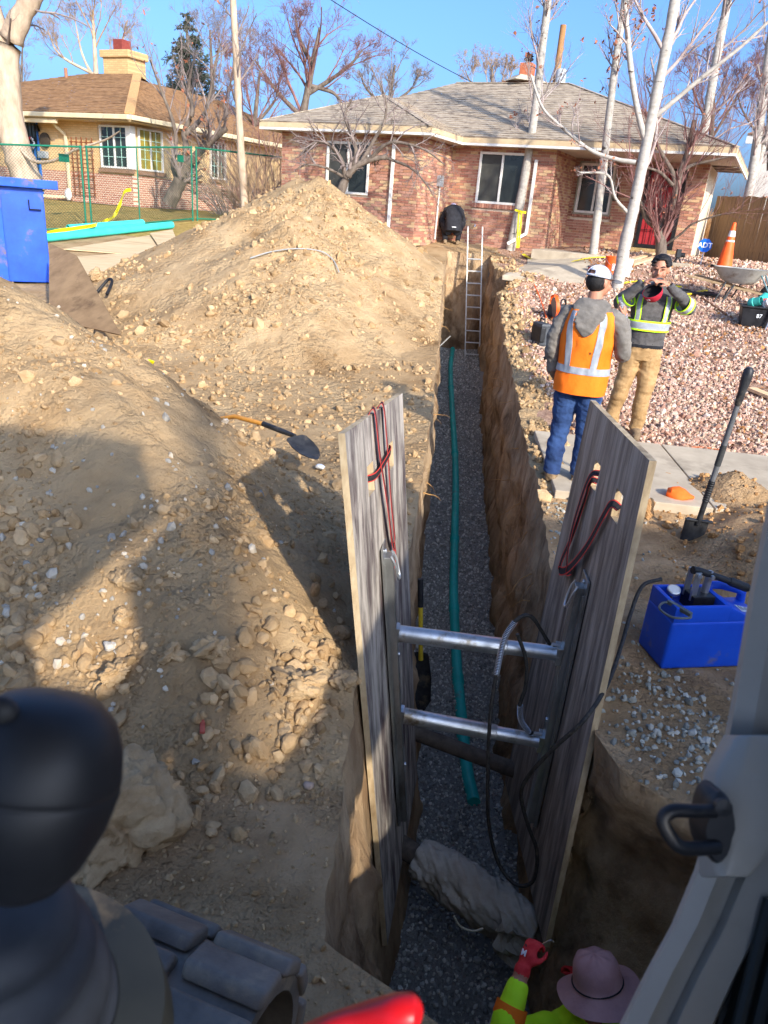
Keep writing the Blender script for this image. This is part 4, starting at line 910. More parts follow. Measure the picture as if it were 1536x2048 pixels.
def cap(P, q, par, back, front, name='cap', label=None):
    mb = MB(); n, m = 24, 9; rows_ = []
    for i in range(m+1):
        a = (math.pi/2)*i/m
        rows_.append([P(.092*math.cos(a)*math.sin(2*math.pi*k/n), -.010+.112*math.cos(a)*math.cos(2*math.pi*k/n), .030+.088*math.sin(a)-.014*math.cos(2*math.pi*k/n)*math.cos(a)) for k in range(n)])
    vs = [p for r_ in rows_ for p in r_]; mb.v = [tuple(p) for p in vs]
    for i in range(m):
        for k in range(n):
            k1 = (k+1) % n; an = 2*math.pi*(k+.5)/n
            if i < 3 and abs(an-math.pi) < .48 and i > 0: continue                          # opening above the rear strap
            mb.f.append((i*n+k, i*n+k1, (i+1)*n+k1, (i+1)*n+k)); mb.m.append(1 if math.cos(an) > .35 else 0)
    me = mb.mesh(name, [back, front], True); o_ = link(name, me, par)
    bmz = bmesh.new(); bmz.from_mesh(me); bmesh.ops.recalc_face_normals(bmz, faces=bmz.faces); bmesh.ops.solidify(bmz, geom=bmz.faces, thickness=.004); bmz.to_mesh(me); bmz.free()
    mb = MB(); up, lo = [], []
    for j in range(4):
        for k in range(13):
            a = -1.15+2.3*k/12; rr = .098+.075*(j/3)*math.cos(a*.9)
            up.append(P(rr*math.sin(a)*.95, .0+rr*math.cos(a)*1.05+.012, .026-.018*abs(math.sin(a))-.012*(j/3)))
    mb.v = [tuple(p) for p in up]
    for j in range(3):
        for k in range(12): mb.f.append((j*13+k, j*13+k+1, (j+1)*13+k+1, (j+1)*13+k)); mb.m.append(0)
    me = mb.mesh('brim', front, True); bmz = bmesh.new(); bmz.from_mesh(me); bmesh.ops.solidify(bmz, geom=bmz.faces, thickness=.004); bmz.to_mesh(me); bmz.free(); link('brim', me, o_)
    for k in range(6):
        an = 2*math.pi*k/6+.26; MB().tube([P(.0935*math.cos(e)*math.sin(an), -.010+.1135*math.cos(e)*math.cos(an), .0305+.0895*math.sin(e)-.014*math.cos(an)*math.cos(e)) for e in np.linspace(.3 if abs(an-math.pi) < .5 else .05, 1.5, 8)], .0016, 5).build('cap_seam', back if math.cos(an) < .35 else front, o_, smooth=True)
    MB().ell(P(0, -.01, .119), (.009, .009, .005), 10, 6).build('cap_button', front, o_, smooth=True)
    return o_
c_ = cap(Pf, q, W1, CAPW, CAPG)
hairb = MB().ell(Pf(0, -.030, .0), (.080, .088, .085), 18, 10, q).build('hair', HAIR, W1, smooth=True)
put(W1, (1.19, 6.02, .15), R(-20), 1.0)
BOT = mat('clear_plastic', srgb(214, 224, 230), rough=.1, trans=.75, spec=.5)
bw = W1.matrix_basis.copy()
def wpt(root, p): return Matrix.LocRotScale(root.location, root.rotation_euler, root.scale) @ Vector(p)
bt = empty('water_bottle', tuple(wpt(W1, (.20, .25, 1.42))), label='clear plastic water bottle raised in the hand of the worker in orange', cat='bottle')
bt.rotation_euler = (.5, -.5, 0)
MB().lathe([(.024, -.06), (.03, -.055), (.03, .02), (.028, .04), (.03, .06), (.026, .085), (.013, .11), (.012, .125)], n=18).build('bottle_body', BOT, bt, smooth=True)
MB().lathe([(.0305, -.02), (.0305, .03)], n=18, cap=False).build('bottle_label', mat('blue_label', srgb(70, 96, 170), srgb(220, 224, 232), scale=60, rough=.4), bt, smooth=True)

# --- worker facing the camera, fitting a red cap
W2 = empty('person', label='person facing the camera in grey hi-vis shirt and khaki trousers, lifting a red cap', cat='person')
mb = MB(); mb.cm = 0
TR2 = [(.952, .184, .132, .0), (1.08, .178, .125, .005), (1.22, .192, .130, .005), (1.36, .205, .128, -.002), (1.44, .182, .108, -.01), (1.50, .095, .075, -.008)]
mb.loft([oval((0, c, z), rx, ry) for z, rx, ry, c in TR2])
for sx in (-1, 1): mb.ell((sx*.172, -.005, 1.405), (.078, .078, .072), 14, 8)
limb(mb, [(-.18, 0, 1.41), (-.285, .06, 1.355), (-.335, .11, 1.34), (-.22, .20, 1.43), (-.085, .225, 1.535)], [.074, .070, .066, .054, .043])     # its left arm (image right) is local -x
limb(mb, [(.18, 0, 1.41), (.28, .06, 1.34), (.32, .11, 1.33), (.25, .20, 1.43), (.155, .235, 1.535)], [.074, .070, .064, .054, .043])
mb.cm = 3; mb.tube([(0, -.002, 1.46), (0, .01, 1.585)], [.066, .060], 14)
Pf2, q2 = head(mb, (.0, .035, 1.66), (.22, .97, -.12), (.02, .12, 1), 1.02, 3)
hand(mb, (-.075, .228, 1.542), (.8, .25, .25), (.3, -.2, -.9), -1, .9); hand(mb, (.150, .238, 1.542), (-.6, .4, .3), (-.2, -.1, -.95), 1, .7)
mb.cm = 1; mb.loft([oval((0, 0, .79), .150, .115), oval((0, 0, .87), .176, .128), oval((0, 0, .955), .176, .124)])
legs(mb, .88, .49, .1, 1, 2, ((-.09, .02), (.16, -.06)), r=(.108, .102, .084, .074, .072))
mb.cm = 4; mb.loft([oval((0, 0, .918), .183, .131), oval((0, 0, .962), .183, .131)])
figure(mb, 'body', [SHIRT, KHAKI, BOOT, SKIN, BLACKC], W2, .008, .013, 2, hard=(3,))
VR2 = [(z, rx+.012, ry+.012, c) for z, rx, ry, c in TR2]
wb_ = lambda a0, a1, z0, z1, m, nm: crinkle(shell(VR2, a0, a1, z0, z1, .004, .004, 5, max(6, int(abs(a1-a0)*12))).build(nm, m, W2, smooth=True), .010, 7)
wb_(-math.pi, math.pi, 1.10, 1.165, REFL, 'reflective_band'); wb_(-math.pi, math.pi, 1.165, 1.182, LIME, 'lime_edging'); wb_(-math.pi, math.pi, 1.083, 1.10, LIME, 'lime_edging')
for s_ in (-1, 1):
    a = math.pi/2+s_*.62
    wb_(a-.11, a+.11, 1.182, 1.42, REFL, 'reflective_band'); wb_(a-.16, a-.11, 1.182, 1.42, LIME, 'lime_edging'); wb_(a+.11, a+.16, 1.182, 1.42, LIME, 'lime_edging')
def cuff(c, d, r, w, m, nm): return MB().lathe([(r, -w/2), (r+.004, -w/2), (r+.004, w/2), (r, w/2)], c, d, n=20, cap=False).build(nm, m, W2, smooth=True)
for s_, P_ in ((-1, [(-.285, .06, 1.355), (-.22, .03, 1.39)]), (1, [(.28, .06, 1.34), (.22, .03, 1.385)]), (-1, [(-.275, .16, 1.365), (-.325, .12, 1.34)]), (1, [(.27, .16, 1.36), (.31, .12, 1.32)])):
    a, b = Vector(P_[0]), Vector(P_[1]); d = (b-a).normalized()
    cuff(a, d, .079, .05, REFL, 'reflective_band'); cuff(a+d*.034, d, .080, .016, LIME, 'lime_edging'); cuff(a-d*.034, d, .080, .016, LIME, 'lime_edging')
# face and hair
EYEW = mat('eye_dark', srgb(24, 18, 16), rough=.3); BROW = HAIR; LIP = mat('lips', srgb(138, 78, 66), rough=.5)
hr = MB()
for i in range(150):
    rg = np.random.default_rng(i); a = rg.uniform(0, 2*math.pi); e = rg.uniform(.12, 1.5); x_ = .083*math.cos(e)*math.sin(a); y_ = .100*math.cos(e)*math.cos(a)-.014; z_ = .028+.098*math.sin(e)
    if y_ > .05 and z_ < .085: continue
    hr.ell(Pf2(x_, y_, z_), (.021, .021, .014), 7, 5)
hr.ell(Pf2(0, -.03, .035), (.081, .086, .092), 16, 10, q2)
figure(hr, 'hair', [HAIR], W2, .006, .003, 5, 1)
for sx in (-1, 1):
    MB().tube([Pf2(sx*.016, .097, .034), Pf2(sx*.036, .094, .041), Pf2(sx*.056, .080, .034)], [.004, .0055, .003], 6).build('eyebrow', BROW, W2, smooth=True)
    MB().tube([Pf2(sx*.022, .096, .013), Pf2(sx*.035, .096, .009), Pf2(sx*.050, .086, .012)], [.003, .004, .002], 6).build('closed_eyelid', EYEW, W2, smooth=True)
MB().tube([Pf2(-.022, .098, -.064), Pf2(0, .104, -.062), Pf2(.022, .098, -.064)], [.003, .006, .003], 6).build('mouth', LIP, W2, smooth=True)
beard = MB().ell(Pf2(0, .034, -.062), (.059, .068, .050), 16, 8, q2).build('stubble', mat('stubble', srgb(120, 84, 66), srgb(150, 104, 80), scale=90, rough=.8), W2, smooth=True)
p2 = on_ground(1258, 868); put(W2, (2.07, 7.62, float(ground_z(2.07, 7.62))+.02), R(172), 1.0)
rc = empty('cap', tuple(wpt(W2, (.06, .27, 1.47))), label='upturned red cap with a grey bill held in both hands of the worker in khaki', cat='cap')
_z = Vector((.50, .42, -.76)).normalized(); _y = Vector((-.35, -.25, .9)); _y = (_y-_z*_y.dot(_z)).normalized(); _x = _y.cross(_z); rc.rotation_euler = Matrix((_x, _y, _z)).transposed().to_euler(); rc.scale = (.95, .95, .95)
REDCAP = mat('maroon_cap', srgb(158, 26, 44), srgb(178, 36, 54), scale=30, rough=.85); CAPB = mat('cap_lining', srgb(40, 36, 40), rough=.9)
prof = [(.098*math.cos(a), .115*math.sin(a)) for a in np.linspace(0, math.pi/2-.02, 9)]
me = MB().lathe(prof, n=24, cap=False).mesh('crown', [REDCAP, CAPB], True); bmz = bmesh.new(); bmz.from_mesh(me); bmesh.ops.solidify(bmz, geom=bmz.faces, thickness=.004); bmz.to_mesh(me); bmz.free(); link('crown', me, rc); MB().lathe([(r_*.955, h_*.955) for r_, h_ in prof], n=24, cap=False).build('lining', CAPB, rc, smooth=True); MB().lathe([(.090, .0), (.094, .0), (.094, .028), (.089, .028)], n=24, cap=False).build('sweatband', CAPB, rc, smooth=True)
mb = MB(); mb.loft([[Vector((.088*math.sin(a)*(1+.0*j), .088*math.cos(a)+.085*j*math.cos(a*.9), -.004-.012*math.sin(a)**2+z)) for a in np.linspace(-1.1, 1.1, 11)]+[Vector((.088*math.sin(a), .088*math.cos(a)+.085*j*math.cos(a*.9), -.010-.012*math.sin(a)**2+z)) for a in np.linspace(1.1, -1.1, 11)] for j, z in ((0, 0), (.5, -.004), (1, -.012))]); mb.build('bill', CAPG, rc, smooth=True)
lg = link('cap_badge', text_mesh('CB', .03, WHITEPRINT), rc); lg.location = (0, -.094, .03); lg.rotation_euler = (R(78), 0, 0)

# --- worker squatting at the house wall, back to the camera
W3 = empty('person', label='person in black clothes squatting with back turned at the brick wall of the house', cat='person')
mb = MB(); mb.cm = 0
sp = [((0, -.02, .30), .19, .155, .15), ((0, .0, .42), .185, .145, .25), ((0, .06, .56), .19, .125, .5), ((0, .15, .70), .215, .125, .75), ((0, .25, .79), .20, .11, 1.0), ((0, .33, .83), .10, .075, 1.25)]
mb.loft([oval(c, rx, ry, tilt=Matrix.Rotation(-t, 3, 'X')) for c, rx, ry, t in sp])
for sx in (-1, 1):
    mb.ell((sx*.18, .23, .75), (.07, .07, .07), 12, 8)
    limb(mb, [(sx*.18, .24, .75), (sx*.25, .30, .58), (sx*.27, .36, .46), (sx*.20, .50, .36), (sx*.12, .56, .30)], [.066, .062, .058, .048, .04])
    mb.cm = 1; limb(mb, [(sx*.09, .0, .30), (sx*.17, .20, .40), (sx*.21, .36, .47), (sx*.18, .24, .28), (sx*.15, .10, .10)], [.11, .10, .085, .07, .06])
    mb.cm = 2; mb.tube([(sx*.15, .05, .05), (sx*.15, .12, .055), (sx*.155, .26, .035)], [.045, .05, .035], 10); mb.cm = 0
mb.cm = 3; mb.tube([(0, .32, .82), (0, .40, .85)], [.058, .055], 12); head(mb, (0, .45, .80), (0, .75, -.66), (0, .66, .75), 1.0, 3)
hand(mb, (.12, .56, .30), (-.2, .6, -.6), (-.9, 0, 0), 1, .8); hand(mb, (-.12, .56, .30), (.2, .6, -.6), (.9, 0, 0), -1, .8)
figure(mb, 'body', [BLACKC, BLACKC, BOOT, SKIN], W3, .011, .008, 3)
MB().ell((0, .44, .83), (.085, .10, .10), 16, 10, Matrix.Rotation(-.7, 3, 'X')).build('beanie', mat('lavender_knit', srgb(142, 136, 156), srgb(160, 152, 172), scale=60, rough=.95), W3, smooth=True)
MB().box((0, -.175, .40), (.10, .006, .02)).build('belt_patch', WHITE, W3, bevel=.002)
p3 = at_y(903, 487, 20.35); put(W3, (p3[0], 20.2, float(ground_z(p3[0], 20.2))+.0), R(6), 1.08)

# --- worker down in the pit: hat, gloved hand
HATP = Vector(at_z(1202, 1925, -.80)); HANDP = Vector(at_y(1045, 1940, 2.16))
W4 = empty('person', (HATP.x, HATP.y-.05, float(floor_z(2.0))), label='person down in the trench in mauve sun hat, lime hi-vis sleeve and red glove', cat='person')
mb = MB(); base = Vector((HATP.x, HATP.y-.02, 0)); zt = HATP.z; fl_ = float(floor_z(2.0))
o3 = lambda x, y, z: (base.x+x, base.y+y, z)
mb.cm = 0
mb.loft([oval(o3(0, -.06, zt-1.02), .175, .125), oval(o3(0, -.07, zt-.80), .185, .13), oval(o3(0, -.08, zt-.52), .20, .13), oval(o3(0, -.06, zt-.36), .20, .12), oval(o3(0, -.03, zt-.27), .10, .08)])
for sx in (-1, 1): mb.ell(o3(sx*.18, -.07, zt-.36), (.075, .075, .07), 12, 8)
sh_ = Vector(o3(-.19, -.06, zt-.37)); el_ = Vector(at_y(1005, 2075, 1.98)); wr_ = HANDP
limb(mb, [sh_, (sh_+el_)/2+Vector((-.01, 0, -.02)), el_, (el_+wr_)/2+Vector((0, .0, .008)), wr_+(el_-wr_)*.18], [.072, .068, .060, .054, .046])
limb(mb, [o3(.19, -.06, zt-.37), o3(.27, .02, zt-.52), o3(.26, .14, zt-.66), o3(.16, .32, zt-.66), o3(.10, .40, zt-.64)], [.072, .068, .06, .05, .043])
mb.cm = 4; mb.tube([wr_+(el_-wr_)*.22, wr_], [.033, .031], 12)
mb.cm = 3; dv_ = (wr_-el_).normalized(); mb.tube([wr_+(el_-wr_)*.06, wr_+dv_*.02], [.036, .034], 12)
hand(mb, wr_+dv_*.01, dv_+Vector((.15, .1, 0)), (.75, .5, -.35), 1, 1.35, 1.08); hand(mb, o3(.10, .40, zt-.64), (-.5, .8, -.2), (-.5, 0, -.8), -1, .8)
mb.cm = 1; mb.loft([oval(o3(0, -.06, zt-1.10), .16, .12), oval(o3(0, -.06, zt-.98), .178, .126)])
for sx in (-1, 1):
    mb.cm = 1; limb(mb, [o3(sx*.09, -.06, zt-1.02), o3(sx*.12, .06, zt-1.30), o3(sx*.12, .05, fl_+.38), o3(sx*.12, -.03, fl_+.10)], [.105, .095, .075, .068])
    mb.cm = 5; mb.tube([o3(sx*.12, -.06, fl_+.05), o3(sx*.12, .03, fl_+.055), o3(sx*.12, .16, fl_+.03)], [.048, .05, .036], 10)
mb.cm = 4; mb.tube([o3(0, -.03, zt-.30), o3(0, .0, zt-.2)], [.06, .056], 12); head(mb, o3(0, .0, zt-.125), (-.25, .9, -.35), (0, .35, 1), 1.0, 4)
b4 = figure(mb, 'body', [LIME, BLACKC, BOOT, GLOVE, SKIN, BOOT], W4, .008, .006, 4, hard=(3, 4)); sub(b4, W4)
for k, w_, m in ((.62, .05, ORANGE), (.82, .07, REFL)):
    c0 = wr_*(1-k)+el_*k; sub(MB().lathe([(.060, -w_/2), (.0655, -w_/2), (.0675, w_/2), (.060, w_/2)], c0, el_-wr_, n=20, cap=False).build('sleeve_band', m, W4, smooth=True), W4)
# hat: crown, curved brim, cord and toggle
hq = Matrix.Rotation(R(-22), 3, 'X') @ Matrix.Rotation(R(-14), 3, 'Y')
hc = Vector(o3(0, .0, zt-.10))
prof = [(.150, -.035), (.178, -.048), (.182, -.046), (.150, -.028), (.108, -.002), (.104, .03), (.097, .075), (.080, .108), (.045, .124), (.0, .128)]
mb = MB(); n = 40; vs = []
for r_, h_ in prof:
    for k in range(n):
        a = 2*math.pi*k/n; wv = (1+.03*math.sin(3*a+1))*(1 if r_ < .12 else 1.0); dz = (.018*math.sin(2*a+.5)+.012*math.sin(3*a)) if r_ > .12 else .004*math.sin(6*a)
        vs.append(tuple(hc + hq @ Vector((r_*wv*math.cos(a)*1.02, r_*wv*math.sin(a)*1.08, h_+dz))))
mb.v = vs; mb.f = [(i*n+k, i*n+(k+1) % n, (i+1)*n+(k+1) % n, (i+1)*n+k) for i in range(len(prof)-1) for k in range(n)]; mb.m = [0]*len(mb.f)
hat = sub(mb.build('sun_hat', MAUVE, W4, smooth=True, sharp=70), W4)
band_ = [hc + hq @ Vector((.109*math.cos(a)*1.02, .109*math.sin(a)*1.08, .006)) for a in np.linspace(0, 2*math.pi, 33)]
sub(MB().tube(band_, .0035, 6, False).build('hat_cord', BLACK, hat, smooth=True), hat)
ck = hc + hq @ Vector((-.02, -.112, .0))
sub(MB().tube(catmull([ck, ck+Vector((-.01, -.02, -.02)), ck+Vector((-.018, -.045, -.035)), ck+Vector((-.004, -.055, -.045)), ck+Vector((.004, -.035, -.032)), ck+Vector((-.004, -.015, -.012))], 5), .003, 6).build('cord_loop', BLACK, hat, smooth=True), hat)
sub(MB().ell(ck+Vector((-.008, -.02, -.016)), (.008, .008, .011), 10, 6).build('cord_toggle', BLACK, hat, smooth=True), hat)
# white maker's mark on the back of the glove, and the small hooked pick it holds
gd = dv_; gn = Vector((-.75, -.5, .35)); gn = (gn-gd*gn.dot(gd)).normalized(); gx = gd.cross(gn)
lg = link('glove_mark', text_mesh('M', .034, WHITEPRINT, bold=.0012), None); frame_to(lg, wr_+gd*.062+gn*.024, -gx, gd); sub(lg, W4)
pk = empty('hook_pick', tuple(wr_+gd*.08+Vector((.04, 0, 0))), label='small steel hook pick held in the red glove', cat='hook pick')
sub(MB().tube([wr_+gd*.075+Vector((-.01, .02, 0)), wr_+gd*.085+Vector((.045, .02, -.005))], .009, 8).build('pick_handle', BLACK, pk, smooth=True), pk)
b0 = wr_+gd*.085+Vector((.045, .02, -.005))
sub(MB().tube(catmull([b0, b0+Vector((.03, .0, .035)), b0+Vector((.045, 0, .045)), b0+Vector((.058, 0, .038))], 5), .003, 6).build('hook', STEEL, pk, smooth=True), pk)
# ------------------------------------------------------------------ red brick house
HY = R(22.0); HU = np.array([math.cos(HY), -math.sin(HY), 0]); HV = np.array([math.sin(HY), math.cos(HY), 0]); HZ = np.array([0, 0, 1.0])
K0 = np.array([2.43, 20.0, 1.56])                                     # foot of the outer corner beside the porch
def hp_(u, v, z=0.0): return K0+HU*u+HV*v+HZ*z
def uv_on(px, py, v=0.0):
    p = at_plane(px, py, hp_(0, v), HV)-K0; return float(p@HU), float(p[2])
def u_plane(px, py, u):
    p = at_plane(px, py, hp_(u, 0), HU)-K0; return float(p@HV), float(p[2])
UC = uv_on(891, 440)[0]                                               # inner corner with the left wing
VW = u_plane(831, 420, UC)[0]                                         # front of the left wing
VP_ = u_plane(1136, 420, 0.0)[0]                                      # porch wall set back
UE = uv_on(1397, 440, VP_)[0]; ULW = uv_on(563, 380, VW)[0]
WALLH = 2.42
HOUSE = empty('brick_house', tuple(hp_(0, 0)), -HY, label='red brick ranch house with grey hip roof at the end of the trench', cat='house')
MORTAR = mat('mortar', srgb(224, 208, 182), srgb(206, 188, 160), scale=30, rough=0.95, bump=.3, bscale=90, dist=.004)
BRK = [mat('brick_red', srgb(158, 108, 86), srgb(172, 122, 100), scale=40, rough=.9, bump=.3, bscale=120, dist=.003), mat('brick_rose', srgb(170, 122, 100), srgb(184, 138, 116), scale=40, rough=.9, bump=.3, bscale=120, dist=.003),
       mat('brick_brown', srgb(140, 92, 74), srgb(156, 106, 88), scale=40, rough=.9, bump=.3, bscale=120, dist=.003), mat('brick_buff', srgb(184, 150, 112), srgb(198, 164, 126), scale=40, rough=.9, bump=.3, bscale=120, dist=.003), mat('brick_orange', srgb(170, 118, 88), srgb(184, 134, 104), scale=40, rough=.9, bump=.3, bscale=120, dist=.003)]
TRIM = mat('white_trim', srgb(222, 218, 208), srgb(206, 200, 188), scale=6, rough=.6); FASCIA = mat('tan_fascia', srgb(190, 164, 126), srgb(204, 180, 142), scale=5, rough=.7)
SOFFIT = mat('soffit', srgb(196, 184, 168), srgb(184, 172, 156), scale=4, rough=.8)
GLASS = mat('window_glass', srgb(34, 38, 38), srgb(52, 58, 56), scale=1.2, rough=.08, spec=.8, rough2=.2)
SCREEN = mat('insect_screen', srgb(58, 58, 54), srgb(72, 72, 66), scale=3, rough=.5)
BW, BH, JT = .196, .0577, .010
brick_list = []                                                       # (centre in house frame, rotation, width, material)
rb = random.Random(4)
def brick_wall(a, b, z0, z1, holes, nrm_sign=1):
    """a, b: ends in (u, v); bricks laid in running bond on the face, openings left free"""
    a = np.array(a, float); b = np.array(b, float); L = np.linalg.norm(b-a); d = (b-a)/L; n = np.array([d[1], -d[0]])*nrm_sign
    rot = math.atan2(d[1], d[0]); row = 0; z = z0
    mb = MB(); c0 = (a+b)/2-n*.05
    # backing wall with openings
    us = sorted({0, L} | {h[0] for h in holes} | {h[1] for h in holes}); zs = sorted({z0, z1} | {h[2] for h in holes} | {h[3] for h in holes})
    for i in range(len(us)-1):
        for j in range(len(zs)-1):
            uc, zc = (us[i]+us[i+1])/2, (zs[j]+zs[j+1])/2
            if any(h[0] < uc < h[1] and h[2] < zc < h[3] for h in holes): continue
            q = a+d*uc-n*.06; mb.box((q[0], q[1], zc), (us[i+1]-us[i], .12, zs[j+1]-zs[j]), rz=rot)
    mb.build('wall', MORTAR, HOUSE)
    while z+BH <= z1+.002:
        s = -(BW+JT)/2 if row % 2 else 0.0
        while s < L-.02:
            s0, s1 = max(s, 0.002), min(s+BW, L-.002); segs = [(s0, s1)]
            for h in holes:
                if z+BH > h[2]+.004 and z < h[3]-.004:
                    ns = []
                    for p, q in segs:
                        if q <= h[0] or p >= h[1]: ns.append((p, q))
                        else:
                            if p < h[0]-.02: ns.append((p, h[0]-.006))
                            if q > h[1]+.02: ns.append((h[1]+.006, q))
                    segs = ns
            for p, q in segs:
                if q-p > .03:
                    c = a+d*((p+q)/2)+n*(.0035+rb.uniform(-.0025, .0035))
                    k = rb.choices(range(5), (30, 24, 12, 24, 10))[0]; brick_list.append((np.array([c[0], c[1], z+BH/2]), rot, q-p, k))
            s += BW+JT
        z += BH+JT; row += 1
def window(pa, pb, z0, z1, nsign, name_parent, frame=TRIM, slider=True, grid=None, deep=.05, glass=GLASS, screen=True):
    """sliding window between two (u, v) points on a face"""
    a = np.array(pa, float); b = np.array(pb, float); L = np.linalg.norm(b-a); d = (b-a)/L; n = np.array([d[1], -d[0]])*nsign; rot = math.atan2(d[1], d[0])
    P = lambda s, o_, z: (a[0]+d[0]*s+n[0]*o_, a[1]+d[1]*s+n[1]*o_, z)
    mb = MB(); w = .055
    for s, z, ww, hh in ((w/2, (z0+z1)/2, w, z1-z0), (L-w/2, (z0+z1)/2, w, z1-z0), (L/2, z0+w/2, L-2*w, w), (L/2, z1-w/2, L-2*w, w)): mb.box(P(s, .0, z), (ww, .07, hh), rz=rot)
    win = mb.build('window', frame, name_parent, bevel=.004)
    mb = MB(); mb.box(P(L/2, -.005, (z0+z1)/2), (.05, .05, z1-z0-2*w), rz=rot); mb.build('meeting_rail', frame, win, bevel=.003)
    for i, (s0, s1) in enumerate(((w, L/2-.025), (L/2+.025, L-w))):
        mb = MB(); mb.box(P((s0+s1)/2, -.02-.008*i, (z0+z1)/2), (s1-s0, .006, z1-z0-2*w), rz=rot); mb.build('pane', (SCREEN if screen and i == 0 else glass), win)
        if grid:
            for gx in range(1, grid[0]): MB().box(P(s0+(s1-s0)*gx/grid[0], -.012, (z0+z1)/2), (.018, .012, z1-z0-2*w), rz=rot).build('muntin', grid[2], win)
            for gy in range(1, grid[1]): MB().box(P((s0+s1)/2, -.0115, z0+w+(z1-z0-2*w)*gy/grid[1]), (s1-s0, .010, .018), rz=rot).build('muntin', grid[2], win)
    return win
# window positions from the photograph
w1 = (uv_on(957, 350)[0], uv_on(1050, 350)[0]); wz1 = (uv_on(945, 405)[1]+.0, uv_on(960, 303)[1])
w2 = (uv_on(1158, 370, VP_)[0], uv_on(1226, 375, VP_)[0]); wz2 = (uv_on(1145, 424, VP_)[1], uv_on(1166, 326, VP_)[1])
dr = (uv_on(1282, 420, VP_)[0], uv_on(1361, 420, VP_)[0]); dz = (uv_on(1268, 494, VP_)[1], 2.12)
w0 = (uv_on(654, 340, VW)[0], uv_on(739, 345, VW)[0]); wz0 = (uv_on(735, 391, VW)[1], uv_on(660, 282, VW)[1])
Lm = lambda u: u-UC
brick_wall((UC, 0), (0, 0), -.15, WALLH-.1, [(Lm(w1[0]), Lm(w1[1]), wz1[0], min(wz1[1], 2.2)), (Lm(w1[0])-.08, Lm(w1[1])+.08, wz1[0]-.12, wz1[0]+.001)])
brick_wall((0, 0), (0, VP_), -.15, WALLH-.1, [])
brick_wall((0, VP_), (UE, VP_), .02, WALLH-.1, [(w2[0], w2[1], wz2[0], wz2[1]), (dr[0], dr[1], -.5, dz[1]), (w2[0]-.06, w2[1]+.06, wz2[0]-.12, wz2[0]+.001)])
brick_wall((UC, VW), (UC, 0), -.15, WALLH-.1, [])
brick_wall((ULW, VW), (UC, VW), -.15, WALLH-.1, [(w0[0]-ULW, w0[1]-ULW, wz0[0], wz0[1])])
# the 300 bricks that show largest become single bricks, the rest one joined part
B1 = {}
def unit_brick(k):
    if k not in B1:
        B1[k] = MB().box((0, 0, 0), (1, .03, BH)).mesh('brick', BRK[k])
    return B1[k]
far = sorted(brick_list, key=lambda t: np.linalg.norm((hp_(*t[0])-CAMP)))
single = [t for t in far if t[2] > .19 and 0.0 < t[0][2] < 2.1 and (t[0][0] > UC-.1)][:300]; ids = {id(t) for t in single}
for c, rot, w, k in single:
    b = link('brick', unit_brick(k), HOUSE, tuple(c), (0, 0, rot)); b.scale = (w, 1, 1)
mb = MB()
for t in brick_list:
    if id(t) in ids: continue
    mb.cm = t[3]; mb.box(tuple(t[0]), (t[2], .03, BH), rz=t[1])
tag(link('brickwork', mb.mesh('brickwork', BRK), HOUSE), kind='stuff')
# sills of upright bricks
def sill(u0, u1, v, z):
    n = int((u1-u0)/.066); 
    for i in range(n): MB().box((u0+(i+.5)*(u1-u0)/n, v-.018, z-.055), ((u1-u0)/n-.010, .075, .105)).build('sill_brick', BRK[(i*7) % 3], HOUSE)
sill(w1[0]-.08, w1[1]+.08, 0, wz1[0]); sill(w2[0]-.06, w2[1]+.06, VP_, wz2[0])
window((w1[0], -.02), (w1[1], -.02), wz1[0], min(wz1[1], 2.2), 1, HOUSE); 
wn = window((w2[0], VP_-.02), (w2[1], VP_-.02), wz2[0], wz2[1], 1, HOUSE, screen=False)
mb = MB(); f_ = .045
for s, z, ww, hh in ((w2[0]-f_/2, (wz2[0]+wz2[1])/2, f_, wz2[1]-wz2[0]+2*f_), (w2[1]+f_/2, (wz2[0]+wz2[1])/2, f_, wz2[1]-wz2[0]+2*f_), ((w2[0]+w2[1])/2, wz2[0]-f_/2, w2[1]-w2[0], f_), ((w2[0]+w2[1])/2, wz2[1]+f_/2, w2[1]-w2[0], f_)): mb.box((s, VP_-.035, z), (ww, .06, hh))
mb.build('brickmould', mat('grey_green_paint', srgb(132, 126, 108), srgb(146, 140, 122), scale=6, rough=.7), wn, bevel=.004)
um = (w2[0]+w2[1])/2
MB().box((um+.17, VP_-.034, wz2[1]-.22), (.20, .004, .26)).build('window_sticker', mat('blue_sticker', srgb(40, 110, 150), srgb(70, 150, 180), scale=14, rough=.5), wn)
MB().box((um+.17, VP_-.034, wz2[1]-.42), (.20, .004, .10)).build('window_sticker', mat('pale_sticker', srgb(150, 168, 150), srgb(176, 186, 170), scale=14, rough=.5), wn)
window((w0[0], VW-.02), (w0[1], VW-.02), wz0[0], wz0[1], 1, HOUSE)
# door with security bars
DOORR = mat('red_door', srgb(150, 34, 40), srgb(172, 52, 54), scale=4, rough=.5); IRON = mat('black_iron', srgb(22, 21, 22), srgb(34, 32, 32), scale=20, rough=.5)
door = MB().box(((dr[0]+dr[1])/2, VP_+.02, (dz[0]+dz[1])/2), (dr[1]-dr[0]-.1, .05, dz[1]-dz[0])).build('door', DOORR, HOUSE, bevel=.004)
mb = MB(); um, W_ = (dr[0]+dr[1])/2, dr[1]-dr[0]
for s in (dr[0]+.045, dr[1]-.045): mb.box((s, VP_-.05, (dz[0]+dz[1])/2), (.09, .06, dz[1]-dz[0]))
for z in (dz[0]+.05, dz[1]-.05, (dz[0]+dz[1])/2): mb.box((um, VP_-.05, z), (W_-.18, .05, .09 if z != (dz[0]+dz[1])/2 else .05))
sd = mb.build('security_door', IRON, HOUSE, bevel=.003)
